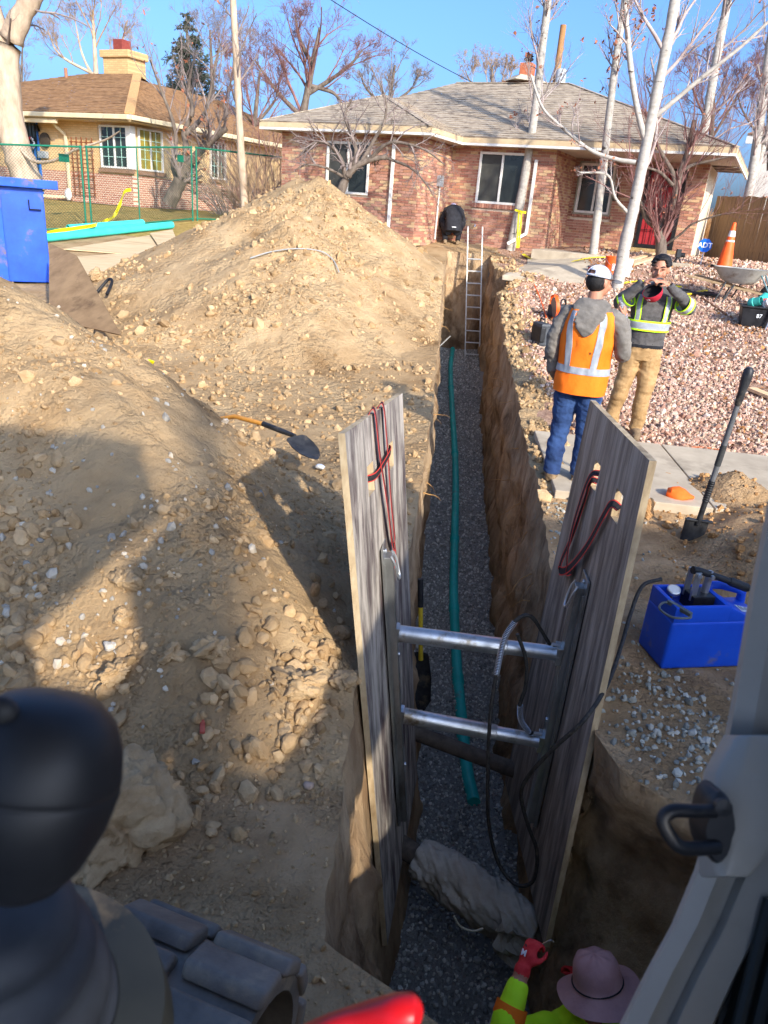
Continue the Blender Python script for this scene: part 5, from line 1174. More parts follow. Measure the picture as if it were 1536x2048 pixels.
for i in range(1, 5): MB().box((dr[0]+.09+(W_-.18)*i/5, VP_-.05, (dz[0]+dz[1])/2), (.014, .014, dz[1]-dz[0]-.1)).build('bar', IRON, sd)
for z in (dz[0]+.45, dz[0]+.75, dz[0]+1.5): MB().box((um, VP_-.051, z), (W_-.18, .016, .014)).build('bar', IRON, sd)
MB().box((um, VP_-.02, dz[0]-.09), (W_+.2, .32, .17)).build('door_step', mat('ochre_stone', srgb(150, 124, 80), srgb(172, 146, 100), scale=10, rough=.9, bump=.3), HOUSE, bevel=.01)
# roof
EV = .42; eave = WALLH; ezt = eave+.02
ROOFM = mat('grey_shingle', srgb(146, 131, 112), srgb(182, 166, 144), scale=16, rough=.95, bump=.5, bscale=60, dist=.008, c3=srgb(124, 110, 94), s3=9, lo3=.5, hi3=.62, stretch=(.35, 1, 1))
EXV = VW-EV                                                            # front eave of the wing
def shingle(poly_pts, name, parent, m=ROOFM, step=.14, thick=.014):
    """a roof plane laid as overlapping courses: each course is a strip, a little proud at its lower edge"""
    P = [Vector(p) for p in poly_pts]; n = (P[1]-P[0]).cross(P[2]-P[0]).normalized()
    if n.z < 0: n = -n
    ex = Vector((0, 0, 1)).cross(n).normalized(); up = n.cross(ex)
    if up.z < 0: up = -up
    o_ = P[0]; Q = [((p-o_).dot(ex), (p-o_).dot(up)) for p in P]
    lo, hi = min(q[1] for q in Q), max(q[1] for q in Q); mb = MB(); y = lo; rr = random.Random(9)
    def span(yv):
        xs = []
        for i in range(len(Q)):
            (x0, y0), (x1, y1) = Q[i], Q[(i+1) % len(Q)]
            if abs(y1-y0) > 1e-9 and min(y0, y1)-1e-9 <= yv <= max(y0, y1)+1e-9: xs.append(x0+(x1-x0)*(yv-y0)/(y1-y0))
        return (min(xs), max(xs)) if xs else None
    while y < hi-.01:
        y1 = min(y+step, hi-.0005); a, b = span(y+.0005), span(y1)
        if a and b:
            L0, R0, L1, R1 = a[0], a[1], b[0], b[1]
            nseg = max(1, int((R0-L0)/.9)); 
            for k in range(nseg):
                t0, t1 = k/nseg, (k+1)/nseg; th = thick+rr.uniform(-.004, .006)
                c = [o_+ex*(L0+(R0-L0)*t0)+up*y, o_+ex*(L0+(R0-L0)*t1)+up*y, o_+ex*(L1+(R1-L1)*t1)+up*y1, o_+ex*(L1+(R1-L1)*t0)+up*y1]
                b0 = len(mb.v); mb.v += [tuple(p+n*th) for p in c[:2]]+[tuple(p+n*.002) for p in c[2:]]+[tuple(p-n*.02) for p in c[:2]]
                mb.f += [(b0, b0+1, b0+2, b0+3), (b0+4, b0+5, b0+1, b0)]; mb.m += [0, 0]
        y += step
    return mb.build(name, m, parent)
def HR_(px, py, v): u, z = uv_on(px, py, v); return (u, v, z)
rv = 3.3; rz = uv_on(1140, 167, rv)[1]; ra = uv_on(1140, 167, rv)[0]; rl = uv_on(912, 190, rv)[0]
RE = UE+EV+.25; back = 2*rv+EV; LEFTE = ULW-EV
roof = shingle([(rl-4.0, -EV, ezt), (RE, -EV, ezt), (ra, rv, rz), (rl, rv, rz)], 'roof', HOUSE)
shingle([(RE, -EV, ezt), (RE, back, ezt), (ra, rv, rz)], 'roof_slope', roof); shingle([(RE, back, ezt), (rl-4, back, ezt), (rl, rv, rz), (ra, rv, rz)], 'roof_slope', roof)
# hip of the left wing
pk_u, pk_z = uv_on(768, 190, VW+1.75); pk = (pk_u, VW+1.75, pk_z); WR_ = UC+EV
shingle([(LEFTE, EXV, ezt), (WR_, EXV, ezt), pk], 'roof_slope', roof); shingle([(WR_, EXV, ezt), (WR_, rv, ezt), (pk[0], rv+1.0, pk[2]), pk], 'roof_slope', roof)
shingle([(LEFTE, EXV, ezt), pk, (pk[0], rv+1.5, pk[2]), (LEFTE, rv+1.5, ezt)], 'roof_slope', roof)
for a, b in ((pk, (WR_, EXV, ezt)), (pk, (LEFTE, EXV, ezt)), ((ra, rv, rz), (RE, -EV, ezt)), ((ra, rv, rz), (rl, rv, rz))): MB().beam(a, b, .16, .02, (0, 0, 1)).build('ridge_cap', ROOFM, roof)
def eavestrip(a, b, out):
    a, b, out = Vector((*a, 0)), Vector((*b, 0)), Vector((*out, 0)).normalized(); mz = Vector((0, 0, 1))
    MB().beam(a+mz*(eave-.055)-out*.012, b+mz*(eave-.055)-out*.012, .024, .11, (0, 0, 1)).build('fascia', FASCIA, roof)
    MB().beam(a+mz*(eave-.14)-out*.02, b+mz*(eave-.14)-out*.02, .045, .055, (0, 0, 1)).build('fascia_trim', TRIM, roof)
eavestrip((WR_, -EV), (RE, -EV), (0, -1)); eavestrip((WR_, EXV), (WR_, -EV), (1, 0)); eavestrip((LEFTE, EXV), (WR_, EXV), (0, -1)); eavestrip((RE, -EV), (RE, back), (1, 0))
mb = MB(); zs = eave-.15
mb.box(((WR_+RE)/2, (-EV+VP_+.3)/2, zs), (RE-WR_-.03, VP_+.3+EV-.03, .02)); mb.box(((LEFTE+WR_)/2, (EXV+.6)/2, zs-.002), (WR_-LEFTE-.05, .6-EXV-.03, .02)); mb.build('soffit', SOFFIT, HOUSE)
MB().box(((ULW+UE)/2, (VP_+2*rv)/2+.1, WALLH/2), (UE-ULW-.3, 2*rv-VP_-.3, WALLH-.1)).build('house_core', MORTAR, HOUSE)
# chimney, vent, downspouts, meter
cu, cz = uv_on(1046, 166, rv+.4); CHB = BRK[0]
ch = MB().box((cu, rv+.4, cz-.45), (1.05, .7, .9)).build('chimney', mat('old_brick', srgb(118, 84, 62), srgb(146, 104, 78), scale=14, rough=.95, bump=.5, bscale=40), roof, bevel=.02)
MB().lathe([(.75, 0), (.34, .16), (.34, .17)], (cu, rv+.4, cz), n=4).build('chimney_cap', mat('cement', srgb(168, 154, 132), srgb(186, 172, 150), scale=9, rough=.9), ch)
MB().box((cu+.08, rv+.4, cz+.30), (.36, .36, .36)).build('flue_tile', mat('terracotta', srgb(156, 84, 54), srgb(186, 112, 78), scale=6, rough=.9), ch, bevel=.02)
MB().lathe([(.08, 0), (.08, .08), (.13, .10), (.14, .14), (.10, .16), (.10, .18), (.14, .20), (.08, .24)], (cu+.08, rv+.4, cz+.46), n=16).build('flue_cowl', IRON, ch, smooth=True)
vu, vz = uv_on(987, 190, rv-.1); MB().lathe([(.05, -.3), (.05, .1), (.10, .12), (.10, .16)], (vu, rv-.1, vz), n=12).build('roof_vent', mat('vent_metal', srgb(112, 94, 80), rough=.6, metal=.4), roof, smooth=True)
def pipe_dn(pts_, m=TRIM, w=.075): 
    mb = MB()
    for a, b in zip(pts_[:-1], pts_[1:]): mb.beam(a, b, w, w*.75, (0, -1, .01) if abs(a[2]-b[2]) > .2 else (0, 0, 1))
    return mb.build('downspout', m, HOUSE, bevel=.006)
u_ = uv_on(1066, 380)[0]; pipe_dn([(u_, -.06, 2.02), (u_, -.06, .32), (u_-.38, -.32, .04)])
u_ = uv_on(784, 380, VW)[0]; pipe_dn([(u_, VW-.06, eave-.2), (u_, VW-.06, .1)])
vm, zm = u_plane(876, 362, UC)
MB().box((UC+.06, vm, zm), (.11, .22, .26)).build('meter_box', mat('galvanised', srgb(150, 156, 158), srgb(170, 174, 174), scale=9, rough=.5, metal=.3), HOUSE, bevel=.01)
MB().tube([(UC+.05, vm+.03, zm-.13), (UC+.05, vm+.03, .0)], .022, 8).build('conduit', TRIM, HOUSE, smooth=True)
un, zn = uv_on(1229, 387, VP_); MB().prism([(-.11, -.17), (.09, -.19), (.12, .02), (.10, .16), (-.06, .19), (-.12, .08)], (1, 0, 0), (0, 0, 1), (un, VP_-.015, zn), .03).build('number_plaque', mat('bronze_plaque', srgb(58, 50, 40), srgb(74, 64, 52), scale=20, rough=.6), HOUSE)
t_ = link('house_number', text_mesh('23', .15, BRASS), HOUSE); t_.location = (un, VP_-.05, zn); t_.rotation_euler = (R(90), 0, 0)
uf, zf = uv_on(952, 450); MB().tube([(uf, 0, zf), (uf, -.07, zf), (uf, -.09, zf-.05)], .018, 8).build('tap', ZINC, HOUSE, smooth=True)
ul, zl = uv_on(1128, 393, VP_); MB().box((ul, VP_-.03, zl), (.07, .06, .10)).build('wall_light', IRON, HOUSE, bevel=.01)
# porch slab, path slabs
CONC = mat('concrete', srgb(168, 152, 128), srgb(190, 174, 148), scale=3, rough=.92, bump=.25, bscale=60, dist=.006, c3=srgb(132, 118, 98), s3=1.6, lo3=.55, hi3=.72)
mb = MB()
for (u0, u1, v0, v1, z0) in ((.05, UE+.3, -1.15, VP_-.05, .0),):
    q = hp_((u0+u1)/2, (v0+v1)/2, z0-.1); mb.box(q, (u1-u0, v1-v0, .22), rz=-HY)
tag(mb.build('porch_slab', CONC, None, bevel=.012), kind='structure')
PATH = empty('path', tuple(on_ground(1050, 540))); tag(PATH, kind='structure')
def slab(corners, parent, z=.05, h=.10, name='slab'):
    vs = [Vector(p) for p in corners]; mb = MB(); mb.v = [tuple(p+Vector((0, 0, z))) for p in vs]+[tuple(p+Vector((0, 0, z-h))) for p in vs]
    mb.f = [(0, 1, 2, 3), (7, 6, 5, 4)]+[(i, 4+i, 4+(i+1) % 4, (i+1) % 4) for i in range(4)]; mb.m = [0]*6
    return sub(mb.build(name, CONC, parent, bevel=.008), parent)
G3 = lambda x, y: (x, y, float(ground_z(x, y)))
slab([G3(1.25, 16.55), G3(2.9, 16.2), G3(3.3, 17.9), G3(1.9, 18.3)], PATH, z=.02); slab([G3(1.92, 18.33), G3(3.31, 17.93), G3(3.7, 19.3), G3(2.0, 19.2)], PATH, z=.02)
# public sidewalk crossing in front
WALK = empty('sidewalk', (4, 6.6, .15)); tag(WALK, kind='structure')
xs = [1.08, 2.35, 3.85, 5.4, 6.9, 8.4, 9.9, 11.4]
for a, b in zip(xs[:-1], xs[1:]):
    sk = -.05
    slab([(a+.008, 5.75+sk*a, .155), (b-.008, 5.75+sk*b, .155), (b-.008, 7.42+sk*b, .19), (a+.008, 7.42+sk*a, .19)], WALK, z=.03, h=.12)
# ------------------------------------------------------------------ tan neighbour house on the left
def brick_tex(name, axis, cols, mort, scale=1.0, bump=.4, w=.205, h=.068, rough=.95):
    m = bpy.data.materials.new(name); m.use_nodes = True; t = m.node_tree; n = t.nodes; L = t.links; b = n['Principled BSDF']; b.inputs['Roughness'].default_value = rough
    tc = n.new('ShaderNodeTexCoord'); sp = n.new('ShaderNodeSeparateXYZ'); L.new(tc.outputs['Object'], sp.inputs[0]); cb = n.new('ShaderNodeCombineXYZ')
    L.new(sp.outputs[axis], cb.inputs[0]); L.new(sp.outputs['Z'], cb.inputs[1])
    br = n.new('ShaderNodeTexBrick'); L.new(cb.outputs[0], br.inputs['Vector']); br.inputs['Scale'].default_value = 1.0; br.inputs['Brick Width'].default_value = w; br.inputs['Row Height'].default_value = h
    br.inputs['Mortar Size'].default_value = .009; br.inputs['Color1'].default_value = (*cols[0], 1); br.inputs['Color2'].default_value = (*cols[1], 1); br.inputs['Mortar'].default_value = (*mort, 1)
    L.new(br.outputs['Color'], b.inputs['Base Color']); bp = n.new('ShaderNodeBump'); bp.invert = True; bp.inputs['Strength'].default_value = bump; bp.inputs['Distance'].default_value = .01
    L.new(br.outputs['Fac'], bp.inputs['Height']); L.new(bp.outputs[0], b.inputs['Normal']); return m
CL0 = at_y(268, 414, 25.5); CL0[2] = 1.62
def lh(u, v, z=0.0): return CL0+HU*u+HV*v+HZ*z
def luv(px, py, v=0.0): p = at_plane(px, py, lh(0, v), HV)-CL0; return float(p@HU), float(p[2])
def luv_s(px, py): p = at_plane(px, py, lh(0, 0), HU)-CL0; return float(p@HV), float(p[2])
LH = empty('tan_house', tuple(CL0), -HY, label='tan and brick bungalow with brown hip roof behind the green fence', cat='house')
REDB = (srgb(160, 100, 80), srgb(186, 132, 104)); TANB = (srgb(218, 182, 130), srgb(206, 168, 114))
bfx = brick_tex('lower_brick_front', 'X', REDB, srgb(214, 196, 170)); bfy = brick_tex('lower_brick_side', 'Y', REDB, srgb(214, 196, 170))
tfx = brick_tex('tan_brick_front', 'X', TANB, srgb(196, 160, 110), bump=.25); TANS = mat('tan_stucco', srgb(214, 178, 124), srgb(226, 192, 140), scale=5, rough=.9, bump=.15, bscale=60)
bz = luv(268, 352)[1]; print_ = None
LW = -luv(-60, 240)[0]; LD = 11.0; WH = luv(268, 236)[1]-.02
MB().box((-LW/2, .11, bz/2), (LW, .22, bz)).build('wall', bfx, LH); MB().box((-LW/2, .12, (bz+WH)/2), (LW, .20, WH-bz)).build('wall', tfx, LH)
MB().box((-.115, LD/2+.22, bz/2), (.21, LD, bz)).build('wall', bfy, LH); MB().box((-.125, LD/2+.22, (bz+WH)/2), (.19, LD, WH-bz)).build('wall', TANS, LH)
MB().box((-LW/2-.2, LD/2+.3, WH/2), (LW-.5, LD-.3, WH-.1)).build('house_core', TANS, LH)
MUN = mat('mint_muntin', srgb(170, 206, 190), rough=.6); CURT = mat('yellow_blind', srgb(150, 132, 50), srgb(120, 108, 46), scale=3, rough=.4)
a0, a1 = luv(203, 300)[0], luv(258, 300)[0]; z0, z1 = luv(208, 335)[1], luv(205, 250)[1]
window((a0, -.03), (a1, -.03), z0, z1, 1, LH, grid=(2, 4, MUN), screen=False)
b0, b1 = luv_s(276, 300)[0], luv_s(324, 305)[0]
window((.03, b0), (.03, b1), z0, z1, 1, LH, grid=(2, 4, MUN), glass=CURT, screen=False)
MB().box((-.02, .02, (z0+z1)/2), (.22, .22, z1-z0)).build('corner_post', TRIM, LH, bevel=.01)
c0, c1 = luv_s(419, 320)[0], luv_s(450, 320)[0]; y0, y1 = luv_s(420, 357)[1], luv_s(420, 280)[1]
window((.03, c0), (.03, c1), y0, y1, 1, LH, grid=(2, 3, MUN), screen=False)
OLDB = mat('aged_sill', srgb(128, 96, 74), srgb(150, 116, 90), scale=12, rough=.9)
MB().box(((a0+a1)/2+.05, -.03, z0-.07), (a1-a0+.3, .10, .12)).build('sill', OLDB, LH); MB().box((.03, (b0+b1)/2, z0-.07), (.10, b1-b0+.2, .12)).build('sill', OLDB, LH); MB().box((.03, (c0+c1)/2, y0-.06), (.10, c1-c0+.1, .10)).build('sill', OLDB, LH)
d0, d1 = luv(50, 330)[0], luv(83, 330)[0]; dtop = luv(66, 240)[1]
dd = MB().box(((d0+d1)/2, -.03, dtop/2), (d1-d0, .06, dtop)).build('door', mat('blue_door', srgb(32, 84, 156), srgb(44, 104, 176), scale=3, rough=.5), LH, bevel=.005)
for i in range(5): MB().box((d0+(d1-d0)*(i+.5)/5, -.075, dtop/2), (.02, .02, dtop-.06)).build('bar', IRON, dd)
for k in (.1, .45, .75, .97): MB().box(((d0+d1)/2, -.077, dtop*k), (d1-d0, .022, .035)).build('bar', IRON, dd)
MB().box(((d0+d1)/2, -.062, dtop*.83), (d1-d0-.06, .01, dtop*.26)).build('door_glass', GLASS, dd)
wu, wz = luv(68, 287); rgw = random.Random(2); mb = MB()
for i in range(40): a = rgw.random()*6.28; mb.cm = 0 if math.cos(a) < .2 else 1; mb.ell((wu+.16*math.cos(a), -.13, wz+.16*math.sin(a)), (.045, .04, .045), 6, 4)
mb.build('wreath', [mat('red_ribbon', srgb(170, 36, 44), rough=.8), mat('check_ribbon', srgb(30, 30, 34), srgb(210, 210, 210), scale=30, rough=.8, lo=.48, hi=.52)], dd)
BEIGE = mat('beige_trim', srgb(206, 186, 146), srgb(218, 200, 162), scale=4, rough=.6)
u_, z_ = luv(44, 300); pu = luv(43, 300, -1.0)[0]
MB().box((pu, -1.0, WH/2-.1), (.14, .14, WH-.2)).build('porch_post', TRIM, LH, bevel=.01); MB().box((pu-.22, -.9, WH/2-.1), (.07, .07, WH-.2)).build('porch_post', TRIM, LH, bevel=.01)
MB().box((pu-1.9, -.98, WH-.13), (4.2, .12, .22)).build('porch_beam', BEIGE, LH, bevel=.01); e0 = luv(52, 250, -.5)[0]; e1 = luv(114, 250, -.5)[0]
MB().box(((e0+e1)/2, -.5, WH-.14), (e1-e0, .10, .24)).build('porch_beam', BEIGE, LH, bevel=.01)
# downspout, plaque, mailbox, trellis
ds = luv(136, 300)[0]; zt_ = WH-.05
mb = MB(); P5 = [(luv(118, 235)[0], -.35, zt_), (luv(122, 245)[0], -.25, zt_-.25), (ds, -.06, zt_-.5), (ds, -.06, .25), (ds-.1, -.12, .12), (ds-1.9, -.5, .06)]
for a, b in zip(P5[:-1], P5[1:]): mb.beam(a, b, .09, .075, (0, -1, .02))
mb.build('downspout', BEIGE, LH, bevel=.008); MB().ell((ds-.02, -.12, .2), (.14, .1, .2), 8, 6).build('spout_cover', mat('plastic_wrap', srgb(206, 206, 204), rough=.4), LH)
q_ = luv(92, 281); MB().lathe([(.24, 0), (.24, .05), (.2, .06)], (q_[0], -.02, q_[1]), (0, -1, 0), n=24).build('plaque', _M['bronze_plaque'], LH, smooth=True)
q_ = luv(91, 310); MB().box((q_[0], -.10, q_[1]), (.38, .16, .22)).build('mailbox', mat('grey_mailbox', srgb(160, 164, 164), srgb(140, 144, 146), scale=9, rough=.5), LH, bevel=.02)
q_ = luv(78, 250); MB().lathe([(.05, 0), (.09, -.12), (.11, -.2)], (q_[0], -.12, q_[1]), n=10).build('porch_light', IRON, LH, smooth=True)
TRL = mat('rust_trellis', srgb(112, 62, 36), srgb(138, 80, 48), scale=9, rough=.9)
t0, t1 = luv(148, 290)[0], luv(188, 290)[0]; zb_, ztop = luv(175, 392)[1], luv(165, 275)[1]
for i in range(5): MB().box((t0+(t1-t0)*i/4, -.10, (zb_+ztop)/2), (.035, .02, ztop-zb_)).build('trellis_bar', TRL, LH)
for i in range(7): MB().box(((t0+t1)/2, -.118, ztop-.15-(ztop-zb_-.25)*i/6), (t1-t0+.15, .016, .035)).build('trellis_bar', TRL, LH)
# roof of the tan house
BROOF = mat('brown_shingle', srgb(122, 89, 58), srgb(162, 124, 84), scale=14, rough=.95, bump=.5, bscale=50, dist=.01, c3=srgb(112, 80, 52), s3=8, lo3=.52, hi3=.64, stretch=(.3, 1, 1))
E2 = .55; ez = WH+.08; rvl = 3.6; ru1, rz1 = luv(275, 148, rvl); ru0 = luv(172, 142, rvl)[0]; LL = -LW-1
rf = shingle([(LL-6, -E2, ez), (E2, -E2, ez), (ru1, rvl, rz1), (ru0, rvl, rz1), (ru0-4.5, rvl-2.1, rz1-1.0)], 'roof', LH, BROOF, .16)
shingle([(E2, -E2, ez), (E2, LD+.5, ez), (ru1, LD-2.5, rz1-.2), (ru1, rvl, rz1)], 'roof_slope', rf, BROOF, .16)
shingle([(LL-6, -E2, ez), (ru0-4.5, rvl-2.1, rz1-1.0), (ru0, rvl, rz1), (ru1, rvl, rz1), (ru1, 9, ez), (LL-6, 9, ez)][:0] or [(ru0, rvl, rz1), (ru1, rvl, rz1), (ru1, 9, ez), (ru0, 9, ez)], 'roof_slope', rf, BROOF, .3)
MB().beam((ru1, rvl, rz1+.01), (E2, -E2, ez+.01), .3, .05, (0, 0, 1)).build('hip_cap', mat('hip_shingle', srgb(176, 132, 84), srgb(200, 156, 104), scale=20, rough=.95, bump=.4, bscale=40), rf)
for a, b in (((LL, -E2-.05, ez-.1), (E2, -E2-.05, ez-.1)), ((E2+.05, -E2, ez-.1), (E2+.05, LD, ez-.1))): MB().beam(a, b, .12, .14, (0, 0, 1)).build('gutter', BEIGE, rf, bevel=.02)
MB().box((-LW/2+E2/2, -.25, ez-.2), (LW+E2, .6, .03)).build('soffit', mat('tan_soffit', srgb(186, 160, 118), rough=.8), LH); MB().box((E2/2-.02, LD/2, ez-.2), (E2, LD, .028)).build('soffit', _M['tan_soffit'], LH)
cu2, cz2 = luv(250, 150, rvl+.6); CHM = brick_tex('tan_chimney_brick', 'X', (srgb(206, 172, 116), srgb(190, 154, 102)), srgb(176, 146, 100))
chl = MB().box((cu2, rvl+.6, cz2-.15), (1.25, .9, 1.3)).build('chimney', CHM, LH, bevel=.02)
MB().box((cu2, rvl+.6, cz2+.62), (1.45, 1.05, .25)).build('chimney_collar', CHM, chl, bevel=.03); fu = luv(245, 105, rvl+.6); MB().box((fu[0], rvl+.6, cz2+.92), (.46, .46, .42)).build('flue_tile', mat('maroon_flue', srgb(120, 52, 44), srgb(136, 64, 54), scale=9, rough=.8), chl, bevel=.02)
vp_ = luv(153, 150, rvl); MB().tube([(vp_[0], rvl-.5, vp_[1]-.9), (vp_[0], rvl-.5, vp_[1]+.15)], .06, 8).build('roof_vent', mat('rusty_vent', srgb(150, 104, 78), rough=.7), rf, smooth=True)

# ------------------------------------------------------------------ green chain link fence
GREEN = mat('green_enamel', srgb(16, 96, 72), srgb(22, 112, 84), scale=6, rough=.45)
FEN = empty('chain_link_fence', tuple(on_ground(290, 458)), label='green chain link fence panels standing in front of the tan house', cat='fence')
def fp(px, py): return Vector(on_ground(px, py))
F1 = fp(178, 461); F2 = fp(293, 457); F3 = fp(389, 442); F0 = F1+(F1-F2)*2.1; F0.z = float(ground_z(F0.x, F0.y))
FH = 1.78; F4 = F3+Vector((2.9, 3.2, .05)); UPv = Vector((0, 0, 1))
def frame(a, b, lift=0.0):
    d = (b-a).normalized(); a0_, b0_ = a+UPv*lift, b+UPv*lift
    for p in (a0_+d*.03, b0_-d*.03): sub(MB().tube([p-UPv*.04, p+UPv*(FH+.03)], .021, 10).build('post', GREEN, FEN, smooth=True), FEN)
    sub(MB().tube([a0_+UPv*FH, b0_+UPv*FH], .021, 10).build('top_rail', GREEN, FEN, smooth=True), FEN); sub(MB().tube([a0_+UPv*.06, b0_+UPv*.06], .019, 8).build('bottom_rail', GREEN, FEN, smooth=True), FEN)
    Lf = (b-a).length; mb = MB(); st = .068; n = int((Lf+FH)/st)
    for s_ in (1, -1):
        for i in range(n):
            s0 = i*st-FH if s_ > 0 else i*st
            p0, p1 = (s0, .07), (s0+s_*FH, FH)
            def clip(p, q):
                t0, t1 = 0.0, 1.0; dx = q[0]-p[0]
                if dx > 0: t0, t1 = max(t0, (0-p[0])/dx), min(t1, (Lf-p[0])/dx)
                else: t0, t1 = max(t0, (Lf-p[0])/dx), min(t1, (0-p[0])/dx)
                return (t0, t1) if t1-t0 > .01 else None
            c = clip(p0, p1)
            if c is None: continue
            P = [a0_+d*(p0[0]+(p1[0]-p0[0])*t)+UPv*(p0[1]+(p1[1]-p0[1])*t)+Vector((0, -.004*s_, 0)) for t in c]
            mb.tube(P, .0028, 3, False)
    sub(mb.build('chain_link', mat('coated_wire', srgb(36, 70, 58), rough=.5), FEN), FEN)
frame(F0, F1-(F1-F0).normalized()*.03); frame(F1+(F2-F1).normalized()*.05, F3-(F3-F2).normalized()*.03); frame(F3+(F4-F3).normalized()*.06, F4)
d_ = (F3-F1).normalized(); m2 = F1+(F3-F1)*((F2-F1).length/(F3-F1).length); sub(MB().tube([m2, m2+UPv*FH], .017, 8).build('post', GREEN, FEN, smooth=True), FEN)
for px, py in ((128, 316), (361, 317)):
    p = Vector(at_y(px, py, (F1 if px < 200 else F3).y)); sub(MB().box(p, (.26 if px < 200 else .2, .012, .17), rz=math.atan2(d_.y, d_.x)).build('sign_plate', GREEN, FEN, bevel=.003), FEN)
# caution tape lying over the pipes and up the fence
YEL = mat('yellow_tape', srgb(244, 226, 20), srgb(228, 208, 16), scale=9, rough=.45)
def tape(pts_, w, wd, label, txt_every=None):
    o_ = ribbon(pts_, w, wd, 'caution_tape', [YEL, YEL], None, 6, .0015); tag(o_, label, 'tape', 'yellow caution tape'); return o_
g = lambda px, py, h=.03: on_ground(px, py)+np.array([0, 0, h])
tpp = [g(70, 492, .14), g(105, 480, .16), g(150, 474, .18), g(190, 466, .17), g(212, 452, .12)]
f_y = F2.y-.15
tpp += [at_y(228, 432, f_y-.2), at_y(240, 408, f_y), at_y(249, 384, f_y), at_y(262, 379, f_y)]
TP = tape(tpp, .075, (0, .3, 1), 'yellow caution tape draped over the teal pipes and hooked up on the green fence')
P_ = [Vector(p) for p in catmull(tpp, 6)]
for i in (8, 16, 25, 33):
    t = (P_[i+1]-P_[i]).normalized(); y_ = Vector((0, .3, 1)); tm = link('tape_lettering', text_mesh('CAUTION', .06, BLACKPRINT, .0003), None); frame_to(tm, P_[i]+t.cross(y_).normalized()*.004, t, y_); sub(tm, TP)
# spare teal pipes, plywood laid on the ground
for i, (a, b, lb) in enumerate((((40, 492), (344, 459), 'longer front teal pipe lying on the ground in front of the green fence'), ((137, 467), (286, 455), 'shorter rear teal pipe lying on the ground against the green fence'))):
    p, q = Vector(on_ground(*a)), Vector(on_ground(*b)); r_ = .085
    ax = q-p; tb = MB(); tb.lathe([(r_*.9, 0), (r_, 0), (r_, ax.length), (r_*.9, ax.length), (r_*.9, 0)], p+UPv*(r_+.02), ax, n=20, cap=False)
    tag(tb.build('spare_pipe', mat('bright_teal_pvc', srgb(58, 196, 182), srgb(70, 208, 194), scale=4, rough=.4), None, smooth=True), lb, 'pipe', 'spare teal pipes by the fence')
PLYN = mat('tan_plywood', srgb(196, 168, 126), srgb(214, 188, 148), scale=4, rough=.85, bump=.2, bscale=30, stretch=(.4, 3, 1), c3=srgb(166, 136, 96), s3=2, lo3=.52, hi3=.7)
for i, (cs, lb) in enumerate(((((128, 502), (300, 474), (372, 484), (262, 512)), 'plywood sheet lying flat just in front of the teal pipes'), (((186, 560), (150, 520), (262, 512), (385, 500)), 'near plywood sheet lying flat beside the far spoil heap'), (((300, 474), (345, 466), (392, 474), (372, 484)), 'small plywood offcut at the end of the teal pipes'))):
    vs = [Vector(on_ground(*c)) for c in cs]; pl = [Vector((v.x, v.y, float(ground_z(v.x, v.y))+.04+.022*i)) for v in vs]; mb = MB()
    mb.v = [tuple(v) for v in pl]+[tuple(v-UPv*.018) for v in pl]; mb.f = [(0, 1, 2, 3), (7, 6, 5, 4)]+[(k, 4+k, 4+(k+1) % 4, (k+1) % 4) for k in range(4)]; mb.m = [0]*6
    me = mb.mesh('plywood', PLYN, True, sharp=10); tag(link('plywood', me), lb, 'plywood', 'plywood laid on the ground')
# ------------------------------------------------------------------ blue dumpster and the board leaning on it
DBL = mat('dumpster_blue', srgb(18, 66, 168), srgb(28, 84, 190), scale=2.5, rough=.45, bump=.15, bscale=20, dist=.01, c3=srgb(120, 92, 72), s3=2.6, lo3=.57, hi3=.72, spec=.4)
D0 = Vector(at_y(103, 566, 12.2)); D0.z = float(ground_z(D0.x, D0.y))-.02; DP = empty('dumpster', tuple(D0), R(29), label='blue steel dumpster with rusty rim behind the near spoil heap', cat='dumpster')
dh = 1.52; mb = MB(); mb.box((-1.3, .9, dh/2+.04), (2.6, 1.8, dh)); bd = mb.build('bin', DBL, DP, bevel=.012)
mb = MB(); mb.box((-1.25, -.05, dh+.02), (2.95, .14, .13)); mb.box((-1.25, 1.85, dh+.02), (2.95, .14, .13)); mb.box((.12, .9, dh+.021), (.13, 1.66, .128)); mb.build('rim', mat('dumpster_rim', srgb(24, 72, 160), srgb(36, 88, 184), scale=3, rough=.55, c3=srgb(112, 92, 78), s3=5, lo3=.5, hi3=.66), bd, bevel=.01)
for x_ in (-.72, -1.5, -2.3): MB().box((x_, -.05, dh/2), (.20, .10, dh-.1)).build('rib', _M['dumpster_rim'], bd, bevel=.008)
MB().box((-.06, .9, .3), (.06, .06, .5)).build('corner_stud', DBL, bd); MB().tube([(-.22, -.02, dh-.22), (-.22, -.04, dh-.36), (-.05, -.04, dh-.36)], .012, 6).build('hook', IRON, bd, smooth=True)
mb = MB(); mb.box((-1.3, .9, dh-.01), (2.5, 1.7, .04)); mb.build('fill', DIRT, DP)
LB = [Vector(at_y(100, 488, 11.6)), Vector(at_y(155, 513, 10.9)), Vector(at_y(244, 672, 8.7)), Vector(at_y(100, 640, 9.4))]
nb = (LB[1]-LB[0]).cross(LB[2]-LB[0]).normalized(); mb = MB(); mb.v = [tuple(v) for v in LB]+[tuple(v-nb*.02) for v in LB]; mb.f = [(0, 1, 2, 3), (7, 6, 5, 4)]+[(k, 4+k, 4+(k+1) % 4, (k+1) % 4) for k in range(4)]; mb.m = [0]*6
